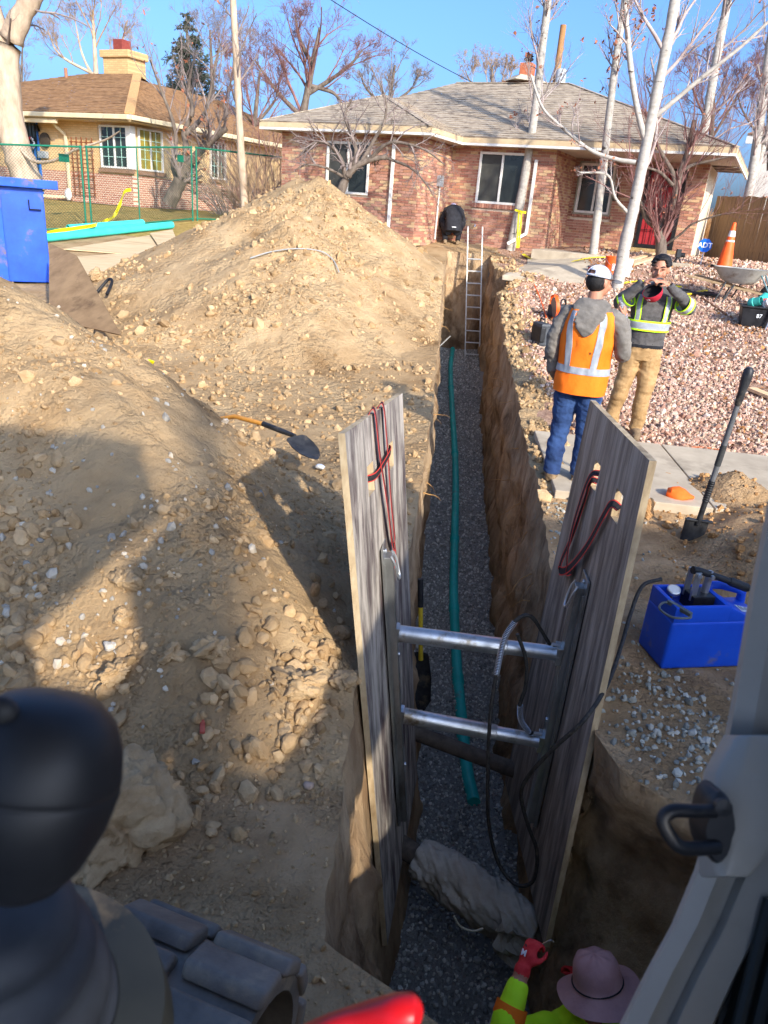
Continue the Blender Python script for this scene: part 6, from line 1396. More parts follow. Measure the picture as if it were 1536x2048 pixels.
tag(mb.build('leaning_board', mat('brown_plywood', srgb(122, 96, 66), srgb(146, 118, 84), scale=4, rough=.8, bump=.2, bscale=40, c3=srgb(96, 74, 50), s3=3, lo3=.55, hi3=.7), None, smooth=True, sharp=10), 'brown plywood board sloping down beside the blue dumpster', 'board')
p = on_ground(200, 590); tag(MB().tube(catmull([p+np.array([-.05, 0, .03]), p+np.array([.1, .1, .22]), p+np.array([.2, 0, .2]), p+np.array([.22, -.25, .05])], 6), .022, 8).build('hose_end', BLACK, None, smooth=True), 'black hose end curling beside the leaning board', 'hose')
# ------------------------------------------------------------------ tools and gear around the yard
def gp(px, py, lift=0.0): p = on_ground(px, py); return Vector((p[0], p[1], p[2]+lift))
CONEO = mat('cone_orange', srgb(240, 88, 26), srgb(252, 106, 44), scale=4, rough=.5)
c = gp(1447, 538, .03); cn = empty('traffic_cone', tuple(c), .4, label='orange traffic cone with two white collars behind the wheelbarrow', cat='cone')
MB().box((0, 0, .02), (.40, .40, .04)).build('base', mat('cone_base', srgb(38, 36, 35), rough=.7), cn, bevel=.012)
ch = .92; r0, r1 = .16, .035; rr = lambda z: r0+(r1-r0)*z/ch
MB().lathe([(r0+.03, .03), (r0, .05), (rr(ch), ch), (rr(ch)*.6, ch+.01)], n=28).build('cone_body', CONEO, cn, smooth=True)
for z0, z1 in ((.42, .57), (.64, .76)): MB().lathe([(rr(z0)+.003, z0), (rr(z1)+.003, z1)], n=28, cap=False).build('collar', WHITE, cn, smooth=True)
# wheelbarrow
WBT = mat('barrow_steel', srgb(150, 148, 138), srgb(172, 168, 156), scale=6, rough=.6, bump=.2, bscale=30, c3=srgb(120, 104, 84), s3=4, lo3=.56, hi3=.7); WOODH = mat('ash_wood', srgb(150, 124, 90), srgb(176, 150, 114), scale=5, rough=.7, stretch=(1, 8, 1))
w = gp(1468, 606); wb = empty('wheelbarrow', tuple(w), R(-35), label='grey steel wheelbarrow standing empty in front of the traffic cone', cat='wheelbarrow')
def tray_ring(z, x0, x1, wd, rnd=.12):
    pts_ = []; cx, hx = (x0+x1)/2, (x1-x0)/2
    for k in range(32):
        a = 2*math.pi*k/32; ca, sa = math.cos(a), math.sin(a); p = .55
        pts_.append(Vector((cx+hx*math.copysign(abs(ca)**p, ca), wd*math.copysign(abs(sa)**p, sa), z)))
    return pts_
mb = MB(); mb.loft([tray_ring(.36, -.22, .22, .20), tray_ring(.42, -.32, .30, .26), tray_ring(.62, -.48, .46, .335), tray_ring(.64, -.50, .48, .35), tray_ring(.63, -.475, .455, .33), tray_ring(.44, -.31, .29, .245), tray_ring(.385, -.21, .21, .19)]); tr = mb.build('tray', WBT, wb, smooth=True)
for s_ in (-1, 1):
    MB().beam((.62, s_*.06, .20), (-.95, s_*.30, .42), .035, .04).build('handle', WOODH, wb, bevel=.006)
    MB().tube([(-.18, s_*.22, .38), (-.30, s_*.25, .0), (-.16, s_*.25, .0), (-.02, s_*.2, .34)], .016, 8).build('leg', mat('barrow_frame', srgb(70, 72, 72), rough=.6), wb, smooth=True)
    MB().tube([(.60, s_*.07, .22), (.40, s_*.16, .55)], .014, 8).build('tray_brace', mat('teal_brace', srgb(86, 118, 122), rough=.6), wb, smooth=True)
wh = MB().lathe([(.10, -.05), (.17, -.055), (.20, -.03), (.205, 0), (.20, .03), (.17, .055), (.10, .05)], (.60, 0, .205), (0, 1, 0), n=24).build('wheel', BLACK, wb, smooth=True)
MB().lathe([(0, -.03), (.10, -.035), (.10, .035), (0, .03)], (.60, 0, .205), (0, 1, 0), n=18, cap=False).build('rim', WBT, wh, smooth=True)
MB().tube([(.60, -.09, .205), (.60, .09, .205)], .012, 8).build('axle', ZINC, wh, smooth=True)
# black tote full of fittings
TOTE = mat('black_tote', srgb(26, 26, 28), srgb(40, 40, 42), scale=9, rough=.45)
t = gp(1512, 652); to = empty('tote', tuple(t), R(-14), label='black plastic tote full of teal and white pipe fittings', cat='tote')
mb = MB(); R4 = lambda z, a, b: [Vector((sx*a, sy*b, z)) for sx, sy in ((-1, -1), (1, -1), (1, 1), (-1, 1))]
mb.loft([R4(0, .27, .18), R4(.30, .31, .215), R4(.31, .335, .24), R4(.335, .335, .24), R4(.335, .30, .205), R4(.03, .255, .165)]); tb = mb.build('tub', TOTE, to, bevel=.008)
t_ = link('tub_marking', text_mesh('87', .09, WHITEPRINT), to); t_.location = (-.02, -.212, .18); t_.rotation_euler = (R(83), 0, 0)
def fitting(pos, ax, r, L_, m, name, label):
    p = wpt(to, pos); a = Matrix.Rotation(to.rotation_euler.z, 3, 'Z') @ Vector(ax).normalized()
    o_ = MB().lathe([(r*.85, 0), (r, 0), (r*1.12, .02), (r*1.12, L_*.4), (r, L_*.45), (r, L_), (r*.85, L_), (r*.85, 0)], p, a, n=20, cap=False).build(name, m, None, smooth=True); tag(o_, label, 'pipe fitting', 'fittings in the black tote')
TE2 = mat('fitting_teal', srgb(52, 158, 142), srgb(66, 172, 156), scale=5, rough=.4)
fitting((-.20, -.05, .36), (.8, -.5, .35), .075, .2, TE2, 'pipe_fitting', 'teal socket at the left end of the black tote'); fitting((-.04, .12, .38), (.5, .6, .5), .07, .2, TE2, 'pipe_fitting', 'teal elbow at the back of the black tote')
fitting((.05, -.10, .36), (.3, -.9, .5), .075, .16, mat('fitting_white', srgb(206, 206, 202), rough=.4), 'pipe_fitting', 'white socket in the middle of the black tote'); fitting((.22, .05, .40), (.6, .2, .9), .075, .28, TE2, 'pipe_fitting', 'teal pipe stub standing up at the right of the tote')
fitting((-.10, -.02, .40), (.9, .2, .1), .05, .22, RED, 'pipe_fitting', 'red coupling lying on top of the tote fittings')
p = wpt(to, (.12, -.23, .33)); tag(MB().tube([p+Vector((0, 0, .05)), p+Vector((.02, -.03, -.2)), p+Vector((-.02, -.05, -.36))], [.02, .018, .008], 8).build('hanging_clamp', ZINC, None, smooth=True), 'grey clamp strap hanging down the front of the black tote', 'clamp')
# buckets
def bucket(px, py, m, label, logo):
    b_ = gp(px, py); bk = empty('bucket', tuple(b_), .2, label=label, cat='bucket', group='buckets behind the leaning aspen')
    MB().lathe([(.125, 0), (.130, .005), (.148, .30), (.155, .30), (.155, .315), (.149, .315), (.151, .34), (.156, .34), (.156, .365), (.146, .365), (.120, .02), (0, .02)], n=32, cap=False).build('pail', m, bk, smooth=True, sharp=30)
    MB().tube([(math.cos(a)*.155, math.sin(a)*.155-.02*math.sin(a), .33-.16*max(0, math.sin(-a))**1) for a in np.linspace(math.pi, 2*math.pi, 14)], .004, 6).build('bail', ZINC, bk, smooth=True)
    if logo:
        fr = MB()
        for (x_, z_, a_, h_) in ((-.04, .15, .006, .13), (.04, .15, .006, .13), (0, .215, .086, .006), (0, .085, .086, .006)): fr.box((x_, -.1425, z_), (a_, .012, h_))
        for k in range(4): fr.box((0, -.143, .105+k*.028), (.066-.008*(k % 2), .011, .014), mat=Matrix.Rotation(-.6, 3, 'Y'))
        fr.build('bucket_logo', WHITEPRINT, bk)
    return bk
bucket(1220, 548, CONEO, 'orange plastic bucket with a square white logo at the left of the aspen trunk', True)
bucket(1246, 553, WHITE, 'white plastic bucket at the right of the aspen trunk', False)
s_ = gp(1180, 545); sp = empty('wire_spool', tuple(s_), label='small red and grey spool on the pink rock left of the orange bucket', cat='spool')
MB().lathe([(.07, 0), (.07, .025), (.05, .03), (.05, .11), (.07, .115), (.07, .14)], n=20).build('reel', mat('spool_grey', srgb(90, 88, 96), rough=.5), sp, smooth=True, sharp=30); MB().lathe([(.056, .03), (.058, .07), (.056, .11)], n=20, cap=False).build('wire', RED, sp, smooth=True)
# lumber and a level behind the squat man with the red cap
LUM = mat('pine_lumber', srgb(206, 166, 122), srgb(220, 184, 142), scale=5, rough=.8, stretch=(1, 6, 1))
for i, (a, b, lb) in enumerate((((1250, 528), (1302, 512), 'left pine board lying behind the white bucket'), ((1262, 534), (1318, 516), 'right pine board lying behind the white bucket'), ((1500, 785), (1536, 800), 'pine board end at the right edge of the pink rock'))):
    p, q = gp(*a, .05), gp(*b, .05); tag(MB().beam(p, q+(q-p)*(2.0 if i == 2 else .1), .14, .038, (0, 0, 1)).build('board', LUM, None, bevel=.003), lb, 'board', 'pine boards on the rock')
tag(MB().beam(gp(1335, 600, .04), gp(1412, 585, .04), .06, .03).build('level', mat('level_yellow', srgb(214, 186, 40), srgb(196, 168, 34), scale=6, rough=.5), None, bevel=.004), 'yellow and black level lying beside the wheelbarrow', 'level')
p = gp(1385, 590, .03); tray = MB(); tray.box((0, 0, .02), (.95, .30, .04)); tray.box((-.2, 0, .055), (.3, .2, .03)); tray.box((.3, .05, .05), (.2, .12, .02)); tag(tray.build('tool_tray', BLACK, None, bevel=.008, loc=tuple(p), rot=(0, 0, R(-12))), 'flat black tool tray beside the wheelbarrow leg', 'tray')
tag(MB().tube([gp(1402, 598, .03), gp(1452, 632, .03)], .018, 8).build('stick', mat('brown_stick', srgb(138, 96, 68), srgb(156, 112, 82), scale=9, rough=.8), None, smooth=True), 'brown wooden stick lying between the tray and the tote', 'stick')
p = gp(1352, 530); dw = empty('tripod_tool', tuple(p), label='small black jack stand beside the dark tree trunk', cat='jack stand')
MB().box((0, 0, .25), (.10, .10, .18)).build('head', BLACK, dw, bevel=.01); MB().lathe([(.05, 0), (.05, .1)], (.05, 0, .22), (1, -.3, 0), n=12).build('knob', BLACK, dw, smooth=True)
for k in range(3): a = k*2.1; MB().tube([(.0, 0, .2), (.12*math.cos(a), .12*math.sin(a), 0)], .014, 6).build('leg', BLACK, dw, smooth=True)
# yard sign
SB = mat('sign_blue', srgb(18, 96, 196), srgb(24, 108, 208), scale=4, rough=.4)
p = gp(1401, 530); sg = empty('yard_sign', tuple(p), R(-12), label='small blue octagonal yard sign with white ADT lettering', cat='yard sign')
MB().box((0, .008, .12), (.02, .012, .4)).build('stake', ZINC, sg)
pol = [(.15*math.cos(math.pi/8+k*math.pi/4), .15*math.sin(math.pi/8+k*math.pi/4)) for k in range(8)]
bp_ = MB().prism(pol, (1, 0, 0), (0, 0, 1), (0, 0, .42), .012).build('panel', SB, sg)
t_ = link('lettering', text_mesh('ADT', .15, WHITEPRINT, .001, .003), bp_); t_.location = (0, -.016, .42); t_.rotation_euler = (R(90), 0, 0)
# cut-off saw, case and red can beside the worker in orange
p = gp(1078, 690); cs = empty('tool_case', tuple(p), R(20), label='dark grey plastic case standing behind the worker in orange', cat='tool case')
MB().box((0, 0, .16), (.16, .30, .32)).build('case', mat('case_grey', srgb(58, 60, 62), srgb(74, 76, 78), scale=9, rough=.5), cs, bevel=.03); MB().box((-.05, -.02, .17), (.08, .31, .22)).build('case_lid', BLACK, cs, bevel=.02); MB().tube([(0, -.08, .32), (0, -.06, .37), (0, .06, .37), (0, .08, .32)], .012, 8).build('handle', BLACK, cs, smooth=True)
p = gp(1092, 695); ca = empty('solvent_can', tuple(p), R(-25), label='red and yellow rectangular solvent can beside the dark case', cat='can')
MB().box((0, 0, .13), (.15, .10, .26)).build('can_body', RED, ca, bevel=.012); MB().box((0, 0, .265), (.14, .09, .012)).build('can_top', ZINC, ca, bevel=.004); MB().lathe([(.022, 0), (.022, .035)], (.03, 0, .27), n=14).build('can_cap', BLACK, ca, smooth=True)
MB().box((0, -.0515, .215), (.13, .003, .05)).build('can_label', mat('label_yellow', srgb(232, 200, 40), rough=.5), ca)
for k in range(4): MB().box((-.005, -.052, .165-k*.032), (.09-.02*(k % 2), .003, .014)).build('can_print', WHITEPRINT, ca)
p = gp(1104, 640); sw = empty('cut_off_saw', tuple(p), R(35), label='orange and grey cut-off saw lying behind the worker in orange', cat='saw')
MB().lathe([(0, -.008), (.17, -.004), (.17, .004), (0, .008)], (0, 0, .20), (.9, -.4, .15), n=32, cap=False).build('blade', mat('blade_grey', srgb(112, 106, 100), srgb(130, 124, 118), scale=9, rough=.5, metal=.3), sw, smooth=True)
MB().lathe([(.19, -.03), (.195, 0), (.19, .03)], (.02, .01, .22), (.9, -.4, .15), n=32, cap=False).build('guard', CONEO, sw, smooth=True); MB().box((.2, .1, .14), (.32, .2, .2)).build('engine', mat('saw_body', srgb(60, 60, 60), rough=.5), sw, bevel=.03); MB().tube(catmull([(.12, .0, .25), (.2, .04, .33), (.34, .1, .3), (.38, .14, .2)], 5), .014, 8).build('handle', BLACK, sw, smooth=True)
tag(MB().tube(catmull([gp(1068, 575, .05), gp(1078, 600, .06), gp(1086, 622, .05), gp(1092, 640, .04)], 5), .012, 6).build('marking_wand', CONEO, None, smooth=True), 'thin orange marking wand lying on the bank above the saw', 'marking wand')
p = gp(1098, 725, .02); tag(MB().ell((0, 0, .03), (.09, .06, .05), 14, 8).build('rubber_pad', BLACK, None, smooth=True, loc=tuple(p)), 'small black rubber lump beside the elbow of the worker in orange', 'rubber pad')
# spades
SPB = mat('spade_black', srgb(32, 32, 34), srgb(58, 58, 58), scale=12, rough=.45, c3=srgb(110, 96, 76), s3=9, lo3=.56, hi3=.7); FGL = mat('fibreglass_grey', srgb(88, 88, 88), srgb(108, 108, 108), scale=6, rough=.4)
b0 = Vector(on_ground(1385, 1080)); t0 = Vector(at_y(1500, 735, b0.y-.10)); ax = (t0-b0).normalized(); Ls = (t0-b0).length
SPD = empty('spade', tuple(b0), label='long black and grey spade stuck upright in the low brown heap', cat='spade'); Q = lambda k: b0+ax*(Ls*k)
sub(MB().tube([Q(.10), Q(.18), Q(.24)], [.022, .020, .020], 12).build('socket', SPB, SPD, smooth=True), SPD)
sub(MB().tube([Q(.22), Q(.34), Q(.50), Q(.72), Q(.86)], [.019, .019, .020, .019, .018], 12).build('shaft', FGL, SPD, smooth=True), SPD)
sub(MB().tube([Q(.24), Q(.37)], .0225, 12).build('ribbed_sleeve', BLACK, SPD, smooth=True), SPD)
for k in np.linspace(.25, .36, 9): sub(MB().lathe([(.0225, -.006), (.0255, 0), (.0225, .006)], Q(k), ax, n=12, cap=False).build('sleeve_rib', BLACK, SPD, smooth=True), SPD)
sub(MB().tube([Q(.46), Q(.58)], .0225, 12).build('foam_sleeve', mat('foam_dark', srgb(50, 50, 50), srgb(64, 64, 62), scale=20, rough=.8), SPD, smooth=True), SPD)
sub(MB().tube([Q(.80), Q(.84), Q(.87), Q(.94), Q(.985), Q(1.0)], [.022, .027, .026, .036, .034, .018], 14).build('grip', SPB, SPD, smooth=True), SPD)
bx = ax.cross(Vector((0, -1, 0))).normalized(); by = bx.cross(ax); mb = MB(); rings = []
for k, wd in ((.13, .075), (.115, .09), (.0, .085), (-.10, .07), (-.16, .02)):
    rings.append([Q(k)+bx*wd*math.sin(a)+by*(.03*math.cos(a*1.0)-.03) for a in np.linspace(-1.4, 1.4, 9)]+[Q(k)+bx*wd*math.sin(a)+by*(.03*math.cos(a)-.036) for a in np.linspace(1.4, -1.4, 9)])
mb.loft(rings); sub(mb.build('blade', SPB, SPD, smooth=True), SPD); sub(MB().box(Q(.125), (.20, .03, .012), mat=Matrix((bx, by, ax)).transposed()).build('tread', SPB, SPD, bevel=.004), SPD)
# long-handled round shovel on the near heap
b = Vector(at_y(600, 876, 5.6)); a = Vector(at_y(470, 826, 6.1)); WD = mat('varnished_handle', srgb(206, 136, 48), srgb(222, 158, 74), scale=5, rough=.45, stretch=(4, 1, 4))
SHV = empty('shovel', tuple(b), label='round shovel with orange wooden handle lying across the near spoil heap', cat='shovel'); ax = (b-a).normalized(); hl = a+(b-a)*.48
sub(MB().tube([a-ax*.25-UPv*.12, a-UPv*.03, hl], [.020, .021, .020], 12).build('handle', WD, SHV, smooth=True), SHV); c1 = b-ax*.06
sub(MB().tube([hl-ax*.02, a+(b-a)*.75, c1], [.023, .022, .018], 12).build('socket', SPB, SHV, smooth=True), SHV)
tipp = Vector(at_y(647, 930, b.y-.18)); d2 = (tipp-c1).normalized(); side = d2.cross(UPv).normalized(); nn = side.cross(d2); rings = []
for k, wd, dp in ((0, .075, .0), (.02, .105, .012), (.11, .115, .03), (.20, .10, .026), (.27, .055, .012), (.30, .012, 0)):
    rings.append([c1+d2*k+side*wd*math.sin(q_)+nn*(dp*math.cos(q_)*-1) for q_ in np.linspace(-1.5, 1.5, 11)]+[c1+d2*k+side*wd*math.sin(q_)+nn*(-dp*math.cos(q_)-.004) for q_ in np.linspace(1.5, -1.5, 11)])
mb = MB(); mb.loft(rings); sub(mb.build('blade', SPB, SHV, smooth=True), SHV)
# shovel left standing in the trench behind the left sheet
p0 = Vector(at_y(842, 1400, 4.6)); p1 = Vector(at_y(841, 1165, 4.75)); TS = empty('shovel', tuple(p0), label='yellow and black shovel leaning in the trench behind the left plywood sheet', cat='shovel')
sub(MB().tube([p0+(p1-p0)*.35, p1], .018, 10).build('handle', mat('yellow_fibreglass', srgb(206, 176, 50), srgb(190, 160, 44), scale=9, rough=.4), TS, smooth=True), TS); sub(MB().tube([p0+(p1-p0)*.8, p1+(p1-p0)*.03], .022, 10).build('grip', BLACK, TS, smooth=True), TS)
mb = MB(); mb.loft([[p0+(p1-p0)*k+Vector((wd*math.sin(q_), .03*math.cos(q_), 0)) for q_ in np.linspace(-1.4, 1.4, 7)]+[p0+(p1-p0)*k+Vector((wd*math.sin(q_), .03*math.cos(q_)-.006, 0)) for q_ in np.linspace(1.4, -1.4, 7)] for k, wd in ((.40, .06), (.2, .08), (0, .075), (-.1, .02))]); sub(mb.build('blade', SPB, TS, smooth=True), TS)
# bits and pieces
p = gp(1352, 1006, .045); rg = random.Random(3); mb = MB(); CLO = mat('orange_cloth', srgb(244, 96, 26), srgb(252, 116, 44), scale=9, rough=.85)
rings = [[Vector((x_*.12-.09, r_*math.cos(a)*(1+.25*math.sin(3*a+x_*3)), .03+r_*.8*math.sin(a)*(1+.2*math.cos(2*a+x_*4)))) for a in np.linspace(0, 2*math.pi, 18, endpoint=False)] for x_, r_ in ((0, .05), (.3, .08), (.7, .075), (1.1, .06), (1.5, .03), (1.8, .016))]
mb.loft(rings); tag(mb.build('orange_glove', CLO, None, smooth=True, loc=tuple(p), rot=(0, 0, R(-20))), 'crumpled orange glove lying on the muddy ground left of the spade', 'glove')
p = Vector(gp(1415, 905, .02)); tag(MB().tube([p+Vector((.17*math.cos(a), .11*math.sin(a), 0)) for a in np.linspace(.5, 5.6, 24)], .007, 6).build('cord_loop', mat('orange_cord', srgb(196, 110, 66), srgb(176, 96, 58), scale=9, rough=.7), None, smooth=True), 'thin orange cord loop lying on the sidewalk', 'cord')
WIREG = mat('grey_wire', srgb(150, 150, 146), rough=.5); RTM = mat('root', srgb(196, 150, 90), srgb(172, 126, 74), scale=20, rough=.8)
wp = [gp(*q, .04) for q in ((500, 522), (540, 510), (590, 503), (640, 508), (665, 525), (678, 550))]; tag(MB().tube(catmull(wp, 6), .009, 6).build('wire', WIREG, None, smooth=True), 'thin grey wire curving over the front peak of the far heap', 'wire')
p = Vector(at_y(886, 690, 14.0)); tag(MB().beam(p+Vector((-.16, 0, -.14)), p+Vector((.12, 0, .18)), .05, .02).build('metal_strap', WIREG, None, bevel=.003), 'bent grey metal strap sticking out of the left trench bank', 'metal strap')
tag(MB().box((0, 0, 0), (.16, .10, .006)).build('teal_scrap', TEAL, None, bevel=.002, loc=tuple(gp(702, 383, .06)), rot=(.5, .6, .2)), 'teal plastic scrap near the top of the far spoil heap', 'plastic scrap')
w_ = rock_variants(2, 1, 5, .2); tag(link('white_wad', np_mesh('white_wad', w_[0][0]*.05, w_[1], WHITE, False), None, tuple(gp(640, 942, .03))), 'crumpled white paper wad below the shovel blade', 'paper wad')
tag(MB().box((0, 0, 0), (.07, .02, .09)).build('yellow_scrap', YEL, None, loc=tuple(Vector(at_y(300, 727, 7.6))), rot=(.6, .3, .4)), 'bit of yellow tape poking out between the two heaps', 'tape scrap')
rr_ = random.Random(8)
for i in range(46):
    right = rr_.random() < .62; yv = rr_.uniform(5.0, 18.6); e = float(edge_r(np.array(yv)) if right else edge_l(np.array(yv)))
    zt_ = float(top_right(e, yv) if right else top_left(e, yv)); z = zt_-rr_.uniform(.15, .95); s_ = -1 if right else 1; L_ = rr_.uniform(.10, .30)
    P = [Vector((e-s_*.05, yv, z))]; d = Vector((s_, rr_.uniform(-.7, .7), rr_.uniform(-.3, .5)))
    for k in range(5): d = (d+Vector((rr_.uniform(-.5, .5)*.6, rr_.uniform(-.6, .6), rr_.uniform(-.7, .35)))).normalized(); P.append(P[-1]+d*L_/4)
    if i == 0: RTS = MB()
    RTS.tube(P, [.006, .005, .004, .003, .002, .0012], 5)
tag(RTS.build('roots', RTM, None, smooth=True), 'fine pale tree roots dangling out of both trench banks', 'roots', kind='stuff')
# things by the house wall: stepping stone, shard, wrapped rag, tape on the aspen and on the path
p = gp(853, 480); tag(MB().prism([(-.13, 0), (.09, 0), (.15, .5), (.10, .62), (-.08, .6), (-.15, .4)], (1, 0, 0), (0, .15, 1), tuple(p), .05).build('stone_slab', mat('pale_stone', srgb(190, 178, 168), srgb(206, 194, 184), scale=9, rough=.9), None, bevel=.012), 'upright pale stone slab left of the squatting worker', 'stone')
p = gp(966, 489); tag(MB().prism([(-.1, 0), (.1, .02), (.08, .16), (-.02, .2)], (1, 0, 0), (0, .3, 1), tuple(p), .03).build('stone_shard', mat('mauve_stone', srgb(160, 132, 130), rough=.9), None, bevel=.006), 'mauve stone shard lying between the ladder tops', 'stone')
tpp = [gp(1045, 512, .05), gp(1062, 521, .04), gp(1085, 526, .03), gp(1120, 530, .03), gp(1150, 526, .05), gp(1180, 520, .05), gp(1215, 519, .05), gp(1262, 521, .04), gp(1300, 525, .04)]
tape(tpp, .07, (.2, 1, .2), 'yellow caution tape trailing along the path towards the buckets')
tpp = [gp(1245, 570, .04), gp(1265, 566, .03), gp(1285, 567, .05), gp(1330, 572, .04), gp(1362, 578, .04)]; tape(tpp, .06, (.2, 1, .3), 'yellow tape scrap on the rock behind the red cap worker')
# ------------------------------------------------------------------ trees: grown level by level
def grow(P, Rr, c, t0, t1, ang, ratio, up, wander, rg, k=5, rr=.62, droop=0.0, rmin=.0015, lens=None):
    """children of the polylines P (n, m, 3): c per parent, leaving between t0 and t1"""
    n, m, _ = P.shape; L = np.linalg.norm(np.diff(P, axis=1), axis=2).sum(1)
    t = rg.uniform(t0, t1, (n, c)); f = t*(m-1); i = np.clip(f.astype(int), 0, m-2); w = (f-i)[..., None]
    idx = np.arange(n)[:, None]; A = P[idx, i]; B = P[idx, i+1]; p0 = A*(1-w)+B*w; tan = B-A; tan /= np.linalg.norm(tan, axis=2, keepdims=True)+1e-9
    r0 = (Rr[idx, i]*(1-w[..., 0])+Rr[idx, i+1]*w[..., 0])*rr
    rnd = rg.normal(size=(n, c, 3)); side = np.cross(tan, rnd); side /= np.linalg.norm(side, axis=2, keepdims=True)+1e-9
    a = np.radians(ang)*rg.uniform(.6, 1.3, (n, c, 1)); d = tan*np.cos(a)+side*np.sin(a); d[..., 2] += up; d /= np.linalg.norm(d, axis=2, keepdims=True)
    ln = (L[:, None]*ratio*rg.uniform(.55, 1.25, (n, c))*(1.15-.55*t)) if lens is None else rg.uniform(lens[0], lens[1], (n, c))
    out = [p0]; dd = d
    for j in range(k-1):
        dd = dd+rg.normal(size=dd.shape)*wander; dd[..., 2] += up*.35-droop*(j+1)/k; dd /= np.linalg.norm(dd, axis=2, keepdims=True); out.append(out[-1]+dd*(ln/(k-1))[..., None])
    Q = np.stack(out, 2).reshape(n*c, k, 3); taper = np.linspace(1, .35, k)
    return Q, np.maximum(np.clip(r0, rmin, None).reshape(-1, 1)*taper, rmin*.7)
def sticks(P, Rr, n):
    N, k, _ = P.shape; tan = np.gradient(P, axis=1); tan /= np.linalg.norm(tan, axis=2, keepdims=True)+1e-9
    h = np.where(np.abs(tan[..., 2:3]) < .9, np.array([0, 0, 1.0]), np.array([1.0, 0, 0])); x = np.cross(h, tan); x /= np.linalg.norm(x, axis=2, keepdims=True)+1e-9; y = np.cross(tan, x)
    a = np.arange(n)*2*math.pi/n; V = P[:, :, None]+(x[:, :, None]*np.cos(a)[:, None]+y[:, :, None]*np.sin(a)[:, None])*Rr[:, :, None, None]
    j, q = np.meshgrid(np.arange(k-1), np.arange(n), indexing='ij'); b0 = j*n+q; b1 = j*n+(q+1) % n
    f = np.stack([b0, b1, b1+n, b0+n], -1).reshape(-1, 4); Fq = (f[None]+(np.arange(N)*k*n)[:, None, None]).reshape(-1, 4); return V.reshape(-1, 3), Fq
def stick_mesh(name, groups, m, smooth=True):
    VV, FF, o_ = [], [], 0
    for P, Rr, n in groups:
        v, f = sticks(P, Rr, n); VV.append(v); FF.append(f+o_); o_ += len(v)
    return np_mesh(name, np.concatenate(VV), np.concatenate(FF), m, smooth)
def leaf_mesh(name, pts_, size, m, seed):
    rg = np.random.default_rng(seed); n = len(pts_); a = rg.normal(size=(n, 3)); a /= np.linalg.norm(a, axis=1, keepdims=True); b = np.cross(a, rg.normal(size=(n, 3))); b /= np.linalg.norm(b, axis=1, keepdims=True)
    s = (size*rg.uniform(.6, 1.4, n))[:, None]; V = np.stack([pts_-a*s, pts_+b*s*.55, pts_+a*s, pts_-b*s*.55], 1).reshape(-1, 3)
    return np_mesh(name, V, np.arange(4*n).reshape(n, 4), m)
def poly(pp, m=14): return np.array(catmull(pp, 6))[None]
def tree(name, label, stems, bark, twig, levels, seed, group=None, cat='tree', leaves=None, trunk_n=12, cap_last=3):
    """stems: list of (points, r0, r1) in world space; levels: grow() arguments"""
    rg = np.random.default_rng(seed); base = Vector(stems[0][0][0]); root = empty(name, tuple(base), label=label, cat=cat, group=group)
    G = []; seeds = []
    for pp, r0, r1 in stems:
        P = poly(pp); n = P.shape[1]; Rr = (r0+(r1-r0)*np.linspace(0, 1, n))[None]; Rr = Rr*(1+.05*rg.normal(size=n)); G.append((P, Rr, trunk_n)); seeds.append((P, Rr))
    sub(link('trunk', stick_mesh('trunk', G, bark), root), root)
    cur = seeds; groups = []
    for li, lv in enumerate(levels):
        nxt = []
        last = li == len(levels)-1
        for P, Rr in cur: Q, q = grow(P, Rr, rg=rg, k=(cap_last if last else 5), **lv); nxt.append((Q, q))
        Q = np.concatenate([p for p, _ in nxt]); q = np.concatenate([r_ for _, r_ in nxt]); groups.append((Q, q, 6 if li == 0 else (4 if li == 1 else 3))); cur = [(Q, q)]
    if groups: cr = sub(link('crown', stick_mesh('crown', groups, twig), root), root)
    if leaves:
        frac, sz, lm = leaves; tips = groups[-1][0][:, -1]; tips = tips[rg.random(len(tips)) < frac]; tips = np.repeat(tips, 3, 0)+rg.normal(size=(len(tips)*3, 3))*.03; tips[:, 2] -= .02
        sub(link('dry_leaves', leaf_mesh('dry_leaves', tips, sz, lm, seed), root), root)
    return root
ASPEN = mat('aspen_bark', srgb(154, 146, 133), srgb(182, 174, 161), scale=7, rough=.85, bump=.3, bscale=30, dist=.01, stretch=(1, 1, 2.2), c3=srgb(74, 64, 56), s3=3.6, lo3=.60, hi3=.66)
ASPT = mat('aspen_twig', srgb(176, 164, 156), srgb(150, 128, 120), scale=3, rough=.9); REDT = mat('reddish_twig', srgb(112, 76, 72), srgb(142, 104, 94), scale=3, rough=.9); GREYT = mat('grey_twig', srgb(118, 104, 98), srgb(146, 130, 120), scale=3, rough=.9)
BARK = mat('grey_bark', srgb(84, 72, 62), srgb(122, 108, 94), scale=9, rough=.95, bump=.8, bscale=30, dist=.02, stretch=(1, 1, .35)); TANT = mat('tan_twig', srgb(150, 122, 92), srgb(176, 148, 116), scale=3, rough=.9); BARK2 = mat('tan_bark', srgb(158, 136, 112), srgb(190, 168, 142), scale=6, rough=.95, bump=.7, bscale=24, dist=.02, stretch=(1, 1, .4))
BLEAF = mat('brown_leaf', srgb(140, 84, 62), srgb(168, 110, 80), scale=9, rough=.9)
def stem(pxs, Y, dY=0.0): return [tuple(at_y(px, py, Y+dY*i/(len(pxs)-1))) for i, (px, py) in enumerate(pxs)]
def gy(px, py): return float(on_ground(px, py)[1])
AL = [dict(c=15, t0=.40, t1=1, ang=52, ratio=.22, up=.25, wander=.16, rr=.26), dict(c=8, t0=.2, t1=1, ang=42, ratio=.55, up=.22, wander=.16, rr=.5), dict(c=7, t0=.2, t1=1, ang=40, ratio=.6, up=.2, wander=.18, rr=.5)]
